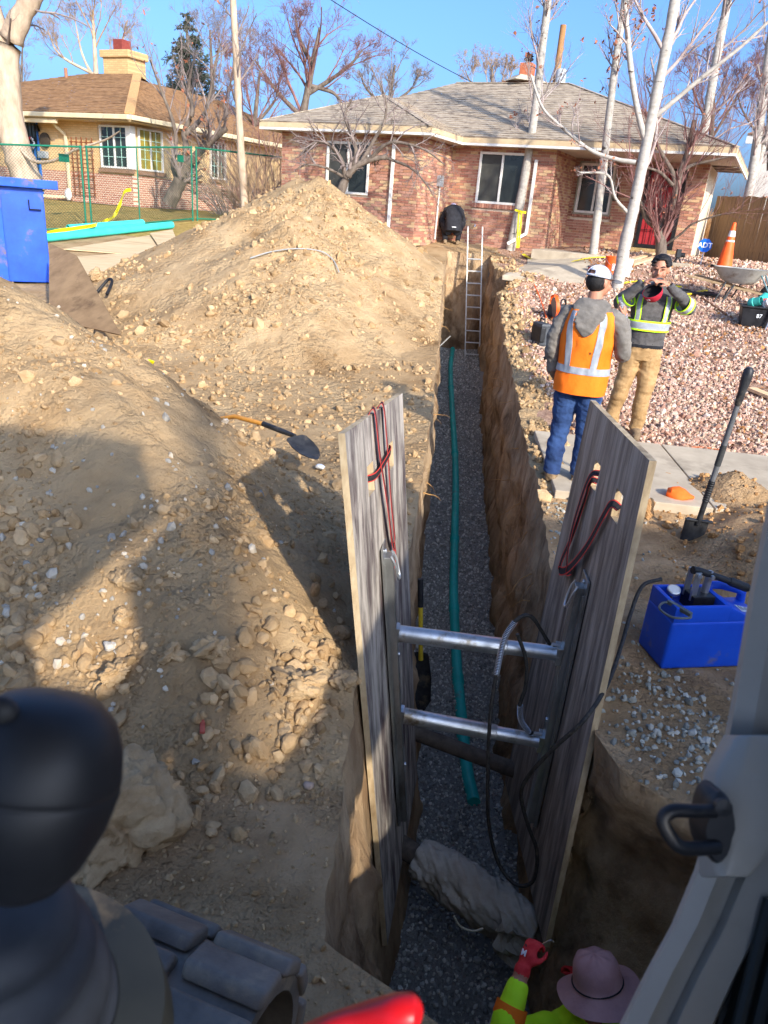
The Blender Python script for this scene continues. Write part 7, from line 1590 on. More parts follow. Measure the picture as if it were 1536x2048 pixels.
AG = 'white aspens in the rock yard'
Y1 = gy(1022, 500); r_ = lambda px, Y: px*(Y*.93)/F_PX
tree('aspen_tree', 'white aspen wrapped with yellow tape near its foot, left of the white downspout', [(stem([(1020, 503), (1030, 455), (1046, 375), (1066, 250), (1082, 120), (1096, 0), (1110, -160)], Y1), r_(9.5, Y1), r_(6, Y1))], ASPEN, ASPT, AL, 31, AG, leaves=(.05, .045, BLEAF))
Y2 = gy(1187, 510); tree('aspen_tree', 'white aspen standing in front of the right window', [(stem([(1186, 512), (1194, 440), (1206, 340), (1222, 200), (1236, 90), (1250, 0), (1266, -160)], Y2), r_(8.5, Y2), r_(5.5, Y2))], ASPEN, ASPT, AL, 32, AG, leaves=(.12, .045, BLEAF))
Y3 = gy(1236, 578); st = stem([(1232, 585), (1248, 500), (1266, 420), (1287, 318), (1312, 195), (1345, 30), (1372, -140)], Y3)
tree('aspen_tree', 'thickest white aspen, beside the two buckets', [(st, r_(12.5, Y3), r_(8.5, Y3)), (stem([(1293, 290), (1276, 225), (1262, 140), (1252, 30), (1246, -100)], Y3), r_(6, Y3), r_(4, Y3)), (stem([(1304, 238), (1350, 200), (1410, 150), (1480, 95), (1540, 40)], Y3, -.4), r_(5, Y3), r_(2.5, Y3)), (stem([(1272, 325), (1230, 318), (1180, 300), (1125, 255), (1085, 215), (1062, 150)], Y3, .6), r_(4.5, Y3), r_(2, Y3)), (stem([(1255, 425), (1230, 395), (1215, 350), (1160, 345)], Y3, -.3), r_(3.5, Y3), r_(1.5, Y3))], ASPEN, ASPT,
     [dict(c=9, t0=.3, t1=1, ang=50, ratio=.28, up=.3, wander=.16, rr=.4), dict(c=6, t0=.2, t1=1, ang=42, ratio=.5, up=.22, wander=.16, rr=.55), dict(c=5, t0=.2, t1=1, ang=40, ratio=.55, up=.2, wander=.18, rr=.55)], 33, AG, leaves=(.06, .03, BLEAF))
Y4 = gy(1367, 506); tree('aspen_tree', 'white aspen at the right side of the red door', [(stem([(1364, 510), (1376, 430), (1392, 350), (1412, 240), (1440, 80), (1455, 0), (1472, -140)], Y4), r_(9.5, Y4), r_(6.5, Y4))], ASPEN, ASPT, AL, 34, AG, leaves=(.05, .045, BLEAF))
Y5 = gy(1482, 512); tree('aspen_tree', 'white aspen behind the traffic cone, rightmost of all', [(stem([(1476, 518), (1490, 430), (1506, 340), (1524, 210), (1540, 90), (1560, -60)], Y5), r_(9.5, Y5), r_(7, Y5)), (stem([(1500, 380), (1520, 320), (1545, 220)], Y5), r_(6, Y5), r_(4, Y5))], ASPEN, ASPT, AL, 35, AG)
YD = gy(1320, 520)
tree('plum_tree', 'dark forked little tree with reddish twigs in front of the red door', [(stem([(1322, 525), (1322, 490), (1318, 455)], YD), .13, .12), (stem([(1318, 458), (1296, 440), (1285, 415), (1276, 398)], YD, -.2), .075, .05), (stem([(1318, 460), (1338, 425), (1352, 385), (1362, 340), (1375, 300), (1388, 240)], YD), .085, .04), (stem([(1352, 385), (1345, 345), (1325, 310), (1305, 270), (1290, 225)], YD, .3), .055, .03), (stem([(1360, 345), (1385, 330), (1420, 322), (1470, 310)], YD, -.3), .04, .02), (stem([(1345, 370), (1320, 345), (1292, 335)], YD, -.4), .04, .02), (stem([(1330, 490), (1362, 468), (1385, 448), (1430, 432), (1470, 425)], YD, -.6), .03, .012)], BARK, REDT,
     [dict(c=8, t0=.3, t1=1, ang=50, ratio=.75, up=.5, wander=.16, rr=.36, lens=(.7, 1.9)), dict(c=8, t0=.15, t1=1, ang=40, ratio=.62, up=.3, wander=.14, rr=.42), dict(c=6, t0=.1, t1=1, ang=40, ratio=.6, up=.25, wander=.16, rr=.5)], 36, leaves=(.02, .03, BLEAF))
# gnarled little tree in front of the left wing
YA = 18.3
tree('apple_tree', 'gnarled grey fruit tree with drooping twigs in front of the left wing window', [(stem([(676, 400), (690, 362), (706, 338), (738, 320), (775, 314)], YA), .11, .05), (stem([(692, 360), (682, 320), (660, 290), (630, 285), (600, 310)], YA, -.4), .06, .02), (stem([(706, 338), (712, 300), (700, 262), (690, 230), (705, 195)], YA, .3), .06, .02), (stem([(738, 320), (770, 290), (800, 285), (850, 300), (890, 330)], YA, -.5), .05, .012), (stem([(720, 330), (745, 285), (768, 245), (772, 205), (762, 170)], YA, .4), .05, .015), (stem([(770, 315), (820, 335), (850, 365), (868, 395)], YA, -.4), .035, .008), (stem([(690, 355), (650, 335), (610, 330), (585, 345)], YA, -.5), .035, .008)], BARK, GREYT,
     [dict(c=9, t0=.25, t1=1, ang=55, ratio=.6, up=.18, wander=.22, rr=.5, droop=.05), dict(c=7, t0=.15, t1=1, ang=48, ratio=.6, up=.1, wander=.22, rr=.5, droop=.12), dict(c=6, t0=.1, t1=1, ang=45, ratio=.5, up=.05, wander=.2, rr=.55)], 37)
# trees near the tan house
YL = 24.0
tree('lilac_tree', 'dark leaning tree with a cut limb in front of the tan house', [(stem([(338, 408), (352, 380), (366, 348), (372, 322)], YL), .22, .18), (stem([(368, 340), (395, 308), (425, 280), (452, 256)], YL, -.3), .12, .09), (stem([(371, 325), (372, 290), (368, 262), (385, 225), (378, 170), (392, 100)], YL), .11, .025), (stem([(355, 360), (346, 330), (352, 285), (345, 240), (322, 180), (300, 120)], YL, .3), .09, .025), (stem([(372, 270), (410, 225), (425, 160), (440, 90)], YL, .2), .08, .02), (stem([(385, 262), (408, 285), (398, 310)], YL, -.2), .04, .02)], BARK, GREYT,
     [dict(c=8, t0=.35, t1=1, ang=45, ratio=.7, up=.35, wander=.15, rr=.45), dict(c=7, t0=.2, t1=1, ang=42, ratio=.55, up=.2, wander=.16, rr=.5), dict(c=6, t0=.1, t1=1, ang=42, ratio=.5, up=.1, wander=.18, rr=.5)], 38, leaves=(.03, .06, BLEAF))
tree('thin_tree', 'tall slim grey trunk standing between the two houses', [(stem([(490, 420), (484, 330), (478, 230), (472, 110), (466, 0), (462, -140)], 21.0), .105, .075)], BARK2, GREYT, [dict(c=9, t0=.35, t1=1, ang=50, ratio=.2, up=.3, wander=.15, rr=.3), dict(c=6, t0=.2, t1=1, ang=42, ratio=.5, up=.2, wander=.16, rr=.5), dict(c=5, t0=.2, t1=1, ang=42, ratio=.5, up=.1, wander=.18, rr=.5)], 39)
tree('street_tree', 'thick pale trunk at the left edge of the picture', [(stem([(62, 385), (44, 330), (24, 260), (14, 170), (14, 110), (34, 50), (66, -10), (110, -90)], 21.5), .42, .22), (stem([(14, 120), (-10, 40), (-40, -60)], 21.5), .28, .2), (stem([(20, 265), (60, 318), (105, 322), (150, 300), (210, 280), (240, 262)], 21.5, -2), .06, .015)], BARK2, GREYT,
     [dict(c=4, t0=.55, t1=1, ang=55, ratio=.34, up=-.05, wander=.14, rr=.14, droop=.08), dict(c=5, t0=.2, t1=1, ang=40, ratio=.5, up=.1, wander=.18, rr=.5), dict(c=5, t0=.2, t1=1, ang=40, ratio=.5, up=.1, wander=.2, rr=.5)], 40)
# brush between the houses
def shrub(name, label, px, py, Y, n, h, spread, m, seed, twl=5, group=None, up=.6, z=None, r0=.012):
    rg = np.random.default_rng(seed); b = at_y(px, py, Y); b[2] = float(ground_z(b[0], b[1])) if z is None else z; P = []
    for i in range(n):
        a = rg.uniform(0, 2*math.pi); s = spread*math.sqrt(rg.random()); p = b+np.array([math.cos(a)*s*.45, math.sin(a)*s*.35, 0]); d = np.array([math.cos(a)*s/spread*.7, math.sin(a)*s/spread*.5, up]); pts_ = [p]; L_ = h*rg.uniform(.5, 1.1)
        for j in range(6): d = d+rg.normal(size=3)*.16; d[2] -= .03*j; d /= np.linalg.norm(d); pts_.append(pts_[-1]+d*L_/6)
        P.append(pts_)
    P = np.array(P); Rr = np.full((n, 1), r0)*np.linspace(1, .3, 7)
    root = empty(name, tuple(b), label=label, cat='shrub', group=group)
    sub(link('stem', stick_mesh('stem', [(P, Rr, 4)], m), root), root)
    Q, q = grow(P, Rr, c=twl, t0=.25, t1=1, ang=45, ratio=.35, up=.2, wander=.2, rg=rg, rr=.6); Q2, q2 = grow(Q, q, c=4, t0=.2, t1=1, ang=45, ratio=.5, up=.1, wander=.2, rg=rg, k=3, rr=.6)
    sub(link('crown', stick_mesh('crown', [(Q, q, 3), (Q2, q2, 3)], m), root), root); return root
shrub('bare_shrub', 'tangle of bare tan stems left of the red brick wall', 520, 405, 21.8, 60, 2.6, 1.3, TANT, 51, 6, 'bare shrubs between the houses')
shrub('bare_shrub', 'grey bare brush behind the slim trunk', 470, 400, 25.5, 60, 3.2, 1.6, GREYT, 52, 6, 'bare shrubs between the houses')
shrub('bare_shrub', 'tall reddish brush rising behind the wing roof corner', 545, 330, 29.0, 60, 4.6, 2.2, REDT, 53, 6, 'bare shrubs between the houses', r0=.02)
shrub('bare_shrub', 'tan whips standing against the left corner of the brick house', 590, 380, 20.6, 16, 2.4, .5, TANT, 54, 3, 'bare shrubs between the houses')
# background trees
BGL = [dict(c=7, t0=.25, t1=1, ang=46, ratio=.62, up=.25, wander=.16, rr=.42), dict(c=6, t0=.2, t1=1, ang=40, ratio=.62, up=.2, wander=.17, rr=.42), dict(c=6, t0=.15, t1=1, ang=40, ratio=.6, up=.12, wander=.18, rr=.45, rmin=.005), dict(c=6, t0=.15, t1=1, ang=38, ratio=.62, up=.10, wander=.2, rr=.6, rmin=.005)]
BGG = 'bare trees behind the houses'
def bg(px, py, top, Y, r0, label, seed, m=GREYT, bark=BARK, fork=None, lv=BGL, name='bare_tree'):
    pts_ = [(px, py), (px+(top[0]-px)*.35, py+(top[1]-py)*.35), (px+(top[0]-px)*.7, py+(top[1]-py)*.7), top]; r0 *= .55; stems = [(stem(pts_, Y), r0, r0*.3)]
    for f in fork or (): stems.append((stem(f, Y), r0*.5, r0*.15))
    return tree(name, label, stems, bark, m, lv, seed, BGG, trunk_n=8)
bg(592, 300, (640, 55), 38, .42, 'large bare spreading tree above the wing roof', 61, REDT, BARK, [[(600, 230), (560, 190), (530, 150), (510, 120)], [(612, 190), (660, 160), (700, 130), (725, 100)], [(625, 130), (600, 80), (590, 30)], [(612, 170), (665, 185), (690, 215)]])
bg(195, 200, (185, 20), 46, .35, 'pale fan-shaped bare tree behind the tan chimney', 62, TANT, BARK2, [[(195, 170), (165, 110), (150, 40)], [(195, 170), (235, 110), (255, 40)], [(190, 150), (120, 110), (95, 60)]])
bg(770, 260, (790, 130), 42, .30, 'bare tree behind the peak of the wing roof', 63, GREYT, BARK, [[(775, 220), (735, 180), (720, 150)], [(780, 210), (820, 180), (835, 150)]])
bg(980, 260, (985, 130), 48, .25, 'small bare tree left of the brick chimney', 64, TANT, BARK, [[(982, 210), (945, 170), (930, 140)], [(984, 200), (1015, 165), (1025, 140)]])
bg(500, 330, (520, 140), 33, .25, 'bare tree behind the slim trunk', 65, REDT, BARK, [[(505, 270), (470, 200), (455, 130)], [(510, 250), (550, 200), (560, 150)]])
bg(430, 300, (420, 60), 36, .25, 'bare tree right of the spruce', 66, GREYT, BARK, [[(428, 240), (460, 170), (470, 90)]])
bg(1420, 330, (1430, 120), 36, .25, 'bare tree behind the right end of the brick house', 67, REDT, BARK, [[(1422, 280), (1470, 200), (1500, 140)], [(1424, 260), (1390, 190), (1380, 130)]])
bg(1540, 340, (1535, 160), 33, .22, 'bare tree at the right edge above the far fence', 68, REDT, BARK, [[(1538, 300), (1490, 230), (1475, 190)]])
bg(40, 250, (45, 90), 44, .2, 'small bare tree left of the tan roof', 69, GREYT, BARK)
# spruce
rg = np.random.default_rng(70); YS_ = 40.0; tb_ = np.array(at_y(388, 330, YS_)); tt_ = np.array(at_y(372, 28, YS_)); SPR = empty('spruce_tree', tuple(tb_), label='tall dark green spruce behind the tan house', cat='tree')
tp_ = np.array([tb_+(tt_-tb_)*k for k in np.linspace(0, 1, 12)])[None]; tr_ = np.linspace(.3, .03, 12)[None]; sub(link('trunk', stick_mesh('trunk', [(tp_, tr_, 8)], BARK), SPR), SPR)
NB = 150; tq = rg.random(NB)**.85; az = rg.uniform(0, 2*math.pi, NB); Hs = np.linalg.norm(tt_-tb_); Lb = (1-tq)*2.7*rg.uniform(.7, 1.15, NB)+.25; B = []
for i in range(NB):
    p = tb_+(tt_-tb_)*tq[i]; d = np.array([math.cos(az[i]), math.sin(az[i]), .15]); B.append([p+d*Lb[i]*k-np.array([0, 0, .22*Lb[i]*k*k]) for k in np.linspace(0, 1, 5)])
B = np.array(B); Rb = np.full((NB, 1), .03)*np.linspace(1, .4, 5); Q, q = grow(B, Rb, c=14, t0=.1, t1=1, ang=55, ratio=.38, up=-.08, wander=.1, rg=rg, k=3, rr=.6, rmin=.02); Q2, q2 = grow(Q, q, c=7, t0=.0, t1=1, ang=45, ratio=.45, up=-.02, wander=.1, rg=rg, k=3, rr=.9, rmin=.018)
SPG = mat('spruce_needles', srgb(58, 68, 58), srgb(86, 92, 76), scale=1.5, rough=.9); sub(link('crown', stick_mesh('crown', [(B, Rb, 4), (Q, q, 3), (Q2, q2, 3)], SPG), SPR), SPR)
# dry ornamental grass and right-hand background
rg = np.random.default_rng(80); gb = np.array(on_ground(1385, 505)); n = 1500; GR = empty('ornamental_grass', tuple(gb), label='tall clump of dry tan grass right of the red door', cat='plant')
x0 = rg.uniform(-.9, 1.5, n); y0 = rg.uniform(-.4, .9, n); h = rg.uniform(.8, 1.75, n); an = rg.normal(size=(n, 2))*.22; an[:, 0] += .12+.18*x0
P = np.stack([np.stack([gb[0]+x0+an[:, 0]*h*k*(.5+.6*k), gb[1]+y0+an[:, 1]*h*k, gb[2]-.05+h*k*(1-.12*k)], -1) for k in np.linspace(0, 1, 4)], 1)
DRYG = mat('dry_grass', srgb(170, 122, 76), srgb(206, 160, 104), scale=2.5, rough=.9); sub(link('blades', stick_mesh('blades', [(P, np.full((n, 1), .0075)*np.linspace(1, .3, 4), 3)], DRYG), GR), GR)
WFEN = mat('cedar_plank', srgb(104, 84, 66), srgb(134, 110, 86), scale=5, rough=.9, bump=.3, bscale=20, stretch=(3, 3, .4)); a = np.array(at_y(1418, 470, 24.5)); b = np.array(at_y(1600, 470, 21.0)); WF = empty('plank_fence', (float(a[0]), float(a[1]), 1.4), label='weathered brown plank fence at the far right', cat='fence')
dv = b-a; dv[2] = 0; Lf = np.linalg.norm(dv); dv /= Lf; rz_ = math.atan2(dv[1], dv[0]); rr_ = random.Random(6); pk_ = {}
for i in range(int(Lf/.15)):
    q = a+dv*(i*.15+.07); hh = 1.75+rr_.uniform(-.02, .02); k = i % 4
    if k not in pk_: pk_[k] = MB().box((0, 0, .88), (.138, .02, 1.76)).mesh('plank', WFEN)
    ob = link('plank', pk_[k], None, (q[0], q[1], 1.52+rr_.uniform(-.02, .02)), (rr_.uniform(-.01, .01), rr_.uniform(-.012, .012), rz_)); sub(ob, WF)
for z in (1.9, 2.9): sub(MB().beam(a+dv*0+np.array([0, .03, z-a[2]]), a+dv*Lf+np.array([0, .03, z-a[2]]), .04, .09).build('fence_rail', WFEN, WF), WF)
p = on_ground(1512, 500); tag(MB().box((0, 0, .42), (.30, .03, .85)).build('white_board', WHITE, None, bevel=.004, loc=tuple(p), rot=(-.12, .12, R(-20))), 'white board leaning against the plank fence at the right edge', 'board')
NH = empty('neighbour_house', tuple(at_y(1560, 400, 34)), -HY, label='neighbour house with brown roof and white eaves at the far right edge', cat='house')
MB().box((2.2, 3, .4), (7, 6, 3.4)).build('wall', mat('pale_siding', srgb(196, 190, 180), srgb(180, 174, 164), scale=4, rough=.8), NH); MB().box((2.2, -.25, 2.2), (8, .12, .38)).build('fascia', WHITE, NH)
shingle([(-1.8, -.4, 2.35), (6.2, -.4, 2.35), (6.2, 3, 4.1), (.9, 3, 4.1)], 'roof', NH, mat('neighbour_shingle', srgb(124, 92, 76), srgb(146, 112, 94), scale=10, rough=.95, bump=.3), .2)
# utility pole and service wire
a, b = Vector(at_y(1100, 250, 44)), Vector(at_y(1127, 50, 44)); UP_ = empty('utility_pole', tuple(a), label='brown wooden utility pole with grey transformer behind the roof', cat='utility pole')
sub(MB().tube([a, b], [.19, .15], 12).build('pole', mat('pole_wood', srgb(150, 106, 66), srgb(172, 128, 84), scale=3, rough=.9, stretch=(3, 3, .3)), UP_, smooth=True), UP_)
q = Vector(at_y(1121, 157, 43.6)); sub(MB().lathe([(.0, -.45), (.26, -.42), (.26, .35), (.2, .42), (0, .44)], q, n=14, cap=False).build('transformer', mat('transformer_grey', srgb(170, 176, 178), rough=.5), UP_, smooth=True), UP_)
a, b = np.array(at_y(600, -40, 30)), np.array(at_y(1110, 235, 43)); P = [a+(b-a)*t-np.array([0, 0, 1.0*math.sin(t*math.pi)*.35]) for t in np.linspace(0, 1, 24)]
tag(MB().tube(P, .016, 5).build('service_wire', BLACK, None, smooth=True), 'thin overhead wire crossing the sky down to the right', 'wire')
# tape tied round the first aspen
q = [tuple(at_y(1030, 420, Y1-.16)), tuple(at_y(1045, 424, Y1-.18)), tuple(at_y(1052, 425, Y1-.14))]; TT = tape(q, .05, (0, 0, 1), 'yellow tape knotted round the taped aspen with a loop hanging to the ground')
for dx in (0, 5): sub(ribbon([at_y(1038+dx, 424, Y1-.20), at_y(1036+dx, 455, Y1-.22), at_y(1034+dx*.6, 496, Y1-.24)], .035, (1, 0, 0), 'tape_tail', [YEL, YEL]), TT)
# ------------------------------------------------------------------ excavator: the machine the picture was taken from
PAINT = mat('grey_cab_paint', srgb(146, 141, 130), srgb(156, 151, 140), scale=5, rough=.45, bump=.04, bscale=120, spec=.4, c3=srgb(134, 128, 116), s3=2.5, lo3=.62, hi3=.78); DARKP = mat('dark_cab_trim', srgb(34, 38, 36), srgb(44, 48, 46), scale=9, rough=.6)
JOY = mat('joystick_plastic', srgb(24, 25, 28), srgb(34, 35, 38), scale=9, rough=.5, spec=.35, bump=.12, bscale=160, dist=.001, c3=srgb(74, 66, 56), s3=14, lo3=.60, hi3=.76); BELL = mat('bellows_rubber', srgb(36, 39, 44), srgb(52, 56, 62), scale=14, rough=.6, c3=srgb(92, 82, 66), s3=6, lo3=.6, hi3=.75)
TRK = mat('track_rubber', srgb(84, 76, 68), srgb(118, 107, 95), scale=7, rough=.52, bump=.4, bscale=30, dist=.008, c3=srgb(148, 132, 108), s3=4.5, lo3=.54, hi3=.68)
EX = empty('excavator', (.2, -.6, 0), label='compact excavator: rubber track, black joystick, red lever and grey cab pillar', cat='excavator')
# right front pillar: swept box section
left = [(1562, 880), (1530, 1030), (1498, 1190), (1468, 1370), (1444, 1500), (1418, 1640), (1388, 1740), (1342, 1850), (1290, 1945), (1238, 2050), (1180, 2160)]
wid = [170, 172, 175, 178, 180, 178, 176, 178, 182, 186, 190]; rings = []
for (px, py), w in zip(left, wid):
    t = (py-880)/1280; zc = .80-.10*t; q = lambda dx, dz, dy=0: Vector(at_d(px+dx, py+dy, zc+dz)); a = .42 if py > 1600 else .16
    rings.append([q(0, .012), q(10, 0), q(w*.30, -.004), q(w*.40, .006), q(w*.52, .008), q(w*.62, -.004), q(w, .0), q(w+6, .05), q(w*.5, .09), q(6, .07)])
P_ = []
for i in range(len(rings)-1):
    for k in range(4): P_.append([rings[i][j].lerp(rings[i+1][j], k/4) for j in range(10)])
P_.append(rings[-1]); pil = sub(MB().loft(P_).build('cab_pillar', PAINT, EX, smooth=True, sharp=28), EX)
bxs = []
for (px, py), (x1, ) in zip([(1447, 1470), (1406, 1545), (1400, 1600), (1392, 1690), (1400, 1755)], ((1560,), (1560,), (1570,), (1545,), (1500,))):
    zc = .735-.05*(py-1470)/300; q = lambda X, dz: Vector(at_d(X, py, zc+dz)); bxs.append([q(px, .0), q(px+30, -.022), q((px+x1)/2, -.03), q(x1, -.025), q(x1, .05), q(px+10, .05)])
sub(MB().loft(bxs).build('latch_housing', PAINT, pil, smooth=True, bevel=.004, sharp=40), pil)
pts_ = [at_d(1440+30*math.cos(a)-(6 if math.sin(a) > 0 else 0), 1655+72*math.sin(a), .66) for a in np.linspace(0, 2*math.pi, 20, endpoint=False)]; nrm = -CF*.012
mb = MB(); mb.loft([[Vector(p)+Vector(CF)*.03 for p in pts_], [Vector(p) for p in pts_], [Vector(p)-Vector(CF)*.004+(Vector(at_d(1440, 1655, .66))-Vector(p))*.12 for p in pts_]]); lt = sub(mb.build('window_latch', JOY, EX, smooth=True), EX)
sub(MB().tube(catmull([at_d(1428, 1622, .655), at_d(1385, 1622, .648), at_d(1345, 1622, .645), at_d(1326, 1640, .644), at_d(1340, 1672, .643), at_d(1362, 1694, .643), at_d(1395, 1697, .648), at_d(1436, 1694, .655)], 6), .0062, 12).build('latch_handle', JOY, lt, smooth=True), lt)
sub(MB().lathe([(0, 0), (.008, 0), (.008, .006), (0, .007)], at_d(1442, 1612, .655), tuple(-CF), n=12).build('latch_screw', JOY, lt, smooth=True), lt)
mb = MB(); a4 = [at_d(1428, 2080, .74), at_d(1700, 2080, .62), at_d(1700, 1500, .80), at_d(1538, 1600, .80)]; mb.v = [tuple(p) for p in a4]+[tuple(np.array(p)+CF*.03) for p in a4]; mb.f = [(0, 1, 2, 3), (7, 6, 5, 4)]+[(k, 4+k, 4+(k+1) % 4, (k+1) % 4) for k in range(4)]; mb.m = [0]*6
sub(mb.build('side_panel', DARKP, EX), EX)
for dx in (40, 78): sub(MB().tube([at_d(1428+dx, 2085, .70), at_d(1500+dx, 1800, .72)], .006, 8).build('side_rail', DARKP, EX, smooth=True), EX)
# joystick knob and bellows
kc = Vector(at_d(66, 1590, .42)); kr = .42/F_PX; ax_u = Vector(CU)*.96+Vector(CR)*.20; ax_u.normalize(); rx_ = Vector(CF).cross(ax_u).normalized(); q = Matrix((rx_, Vector(CF), ax_u)).transposed()
prof = [(.0, -1.0), (.30, -.98), (.52, -.86), (.74, -.62), (.92, -.25), (1.0, .12), (.985, .15), (.975, .165), (.985, .18), (.99, .24), (.93, .52), (.80, .76), (.58, .92), (.3, .985), (0, 1.0)]
mb = MB(); n = 40; mb.v = [tuple(kc+q @ Vector((r*166*kr*math.cos(2*math.pi*k/n), r*150*kr*math.sin(2*math.pi*k/n), h*208*kr))) for r, h in prof for k in range(n)]
mb.f = [(i*n+k, i*n+(k+1) % n, (i+1)*n+(k+1) % n, (i+1)*n+k) for i in range(len(prof)-1) for k in range(n)]; mb.m = [0]*len(mb.f); jk = sub(mb.build('joystick_knob', JOY, EX, smooth=True, sharp=60), EX)
sub(MB().ell(at_d(2, 1425, .395), (.010, .007, .010), 12, 8).build('thumb_button', BLACK, jk, smooth=True), jk)
bc = Vector(at_d(-18, 1800, .47)); pr = []
for i in range(46):
    z = -i*.0052; rr = .040+.085*(i/45)**.9; pr.append((rr+.0075*abs(math.sin(i*math.pi/6))-.003, z))
bl = sub(MB().lathe(pr, bc, (.10, .05, 1), n=48).build('joystick_bellows', BELL, EX, smooth=True, sharp=80), EX)
cl = Vector(bc)+Vector((-.012, -.008, -.155)); sub(MB().lathe([(.080, .055), (.112, .050), (.121, .02), (.124, -.02), (.128, -.06), (.132, -.22)], cl, (.10, .05, 1), n=48, cap=False).build('bellows_collar', mat('collar_grey', srgb(38, 40, 37), srgb(52, 53, 48), scale=9, rough=.5, c3=srgb(130, 112, 84), s3=10, lo3=.6, hi3=.74), bl, smooth=True), bl)
# red lock lever
sub(MB().tube(catmull([at_d(560, 2105, .52), at_d(640, 2068, .50), at_d(720, 2042, .49), at_d(790, 2030, .48), at_d(822, 2028, .48), at_d(840, 2034, .48)], 5), list(np.interp(np.linspace(0, 5, 26), range(6), [.009, .0095, .010, .0125, .0125, .006])), 16).build('lock_lever', mat('red_plastic', srgb(206, 26, 34), srgb(190, 20, 28), scale=9, rough=.35), EX, smooth=True), EX)
# tracks
yaw = R(-15.0); fwd = Vector((-math.sin(yaw), math.cos(yaw), 0)); rt = Vector((math.cos(yaw), math.sin(yaw), 0))
def track(front_c, w, ln=2.3, r=.27):
    """front_c: centre of the front idler on the middle line"""
    tk = None; ri = r-.035; Np = 16; prof = [(math.sin(a)*1.0, math.cos(a)) for a in np.linspace(0, math.pi, Np)]
    c0 = Vector(front_c); path = []
    for s_, cz in prof: path.append((s_, cz, 0.0))
    outer = [(r*s_, r*cz) for s_, cz in prof]+[(-ln-r*s_, -r*cz) for s_, cz in prof]; inner = [(ri*s_, ri*cz) for s_, cz in prof]+[(-ln-ri*s_, -ri*cz) for s_, cz in prof]; nO = len(outer); mb = MB()
    def W(f_, z, x): return c0+fwd*f_+Vector((0, 0, z))+rt*x
    for (f_, z), (fi, zi) in zip(outer, inner): mb.v += [tuple(W(f_, z, -w/2)), tuple(W(f_, z, w/2)), tuple(W(fi, zi, w/2)), tuple(W(fi, zi, -w/2))]
    for i in range(nO):
        a, b = i*4, ((i+1) % nO)*4
        for k in range(4): mb.f.append((a+k, a+(k+1) % 4, b+(k+1) % 4, b+k)); mb.m.append(0)
    tk = sub(mb.build('track', TRK, EX, smooth=True, sharp=40), EX)
    per = 2*ln+2*math.pi*r; pitch = .135; Nl = int(per/pitch); lug = {}
    for side in (-1, 1):
        prf = [(-.060, 0), (-.045, .040), (.040, .040), (.058, 0)]; mb2 = MB(); X0, X1 = (.012, w/2+.012) if side > 0 else (-w/2-.012, -.012)
        v = [Vector((x, p0, p1)) for x in (X0, X1) for p0, p1 in prf]; mb2.v = [tuple(p) for p in v]; mb2.f = [(0, 1, 2, 3), (7, 6, 5, 4)]+[(k, 4+k, 4+(k+1) % 4, (k+1) % 4) for k in range(4)]; mb2.m = [0]*6; lug[side] = mb2.mesh('lug', TRK, True, bevel=.014, seg=3)
    for i in range(Nl):
        for side in (-1, 1):
            s = (i+(.5 if side > 0 else 0))*per/Nl
            if s < ln: f_, z, tf, tz = -ln+s, r, 1, 0
            elif s < ln+math.pi*r: a = (s-ln)/r; f_, z, tf, tz = r*math.sin(a), r*math.cos(a), math.cos(a), -math.sin(a)
            elif s < 2*ln+math.pi*r: f_, z, tf, tz = -(s-ln-math.pi*r), -r, -1, 0
            else: a = (s-2*ln-math.pi*r)/r; f_, z, tf, tz = -ln-r*math.sin(a), -r*math.cos(a), -math.cos(a), math.sin(a)
            T = fwd*tf+Vector((0, 0, tz)); Nn = rt.cross(T); p = W(f_, z, 0)+Nn*-.004
            ob = link('lug', lug[side]); ob.matrix_world = Matrix(((rt.x, T.x, Nn.x, p.x), (rt.y, T.y, Nn.y, p.y), (rt.z, T.z, Nn.z, p.z), (0, 0, 0, 1))); ob.parent = tk; ob.matrix_parent_inverse = (tk.parent.matrix_world.inverted() @ Matrix.Identity(4)) if False else Matrix.Identity(4)
    for f_ in (0, -ln, -.6, -1.1, -1.6): sub(MB().lathe([(.03, -w*.3), (.21 if f_ in (0, -ln) else .10, -w*.3), (.21 if f_ in (0, -ln) else .10, w*.3), (.03, w*.3)], c0+fwd*f_-Vector((0, 0, 0 if f_ in (0, -ln) else .12)), rt, n=24).build('roller', mat('muddy_steel', srgb(62, 56, 48), srgb(92, 82, 68), scale=9, rough=.8), tk, smooth=True), tk)
    return tk
fc = Vector(at_z(408, 1880, .53)); fc = fc-fwd*.16; fc.z = .29
track(fc, .42); track(fc+rt*1.5-fwd*.35, .42)
# body, cab frame, boom
mb = MB(); mb.box((.40, -1.35, 1.15), (2.2, 2.5, .75)); sub(mb.build('upper_body', mat('machine_yellow', srgb(206, 160, 40), srgb(220, 176, 60), scale=4, rough=.45), EX, bevel=.06, seg=3), EX); YM = _M['machine_yellow']
sub(MB().box((.40, -2.05, 1.62), (2.1, 1.1, .3)).build('engine_hood', YM, EX, bevel=.08, seg=3), EX)
sub(MB().box((.3, -.8, .52), (1.3, 1.6, .34)).build('undercarriage', _M['muddy_steel'], EX, bevel=.04), EX)
mb = MB(); mb.box((-.06, -.34, 2.86), (1.28, 1.75, .10)); roof_ = sub(mb.build('cab_roof', PAINT, EX, bevel=.04, seg=3), EX)
for x_, y_ in ((-.66, .48), (-.66, -1.12), (.54, -1.12)): sub(MB().box((x_, y_, 2.18), (.05, .05, 1.32)).build('cab_post', PAINT, EX, bevel=.012), EX)
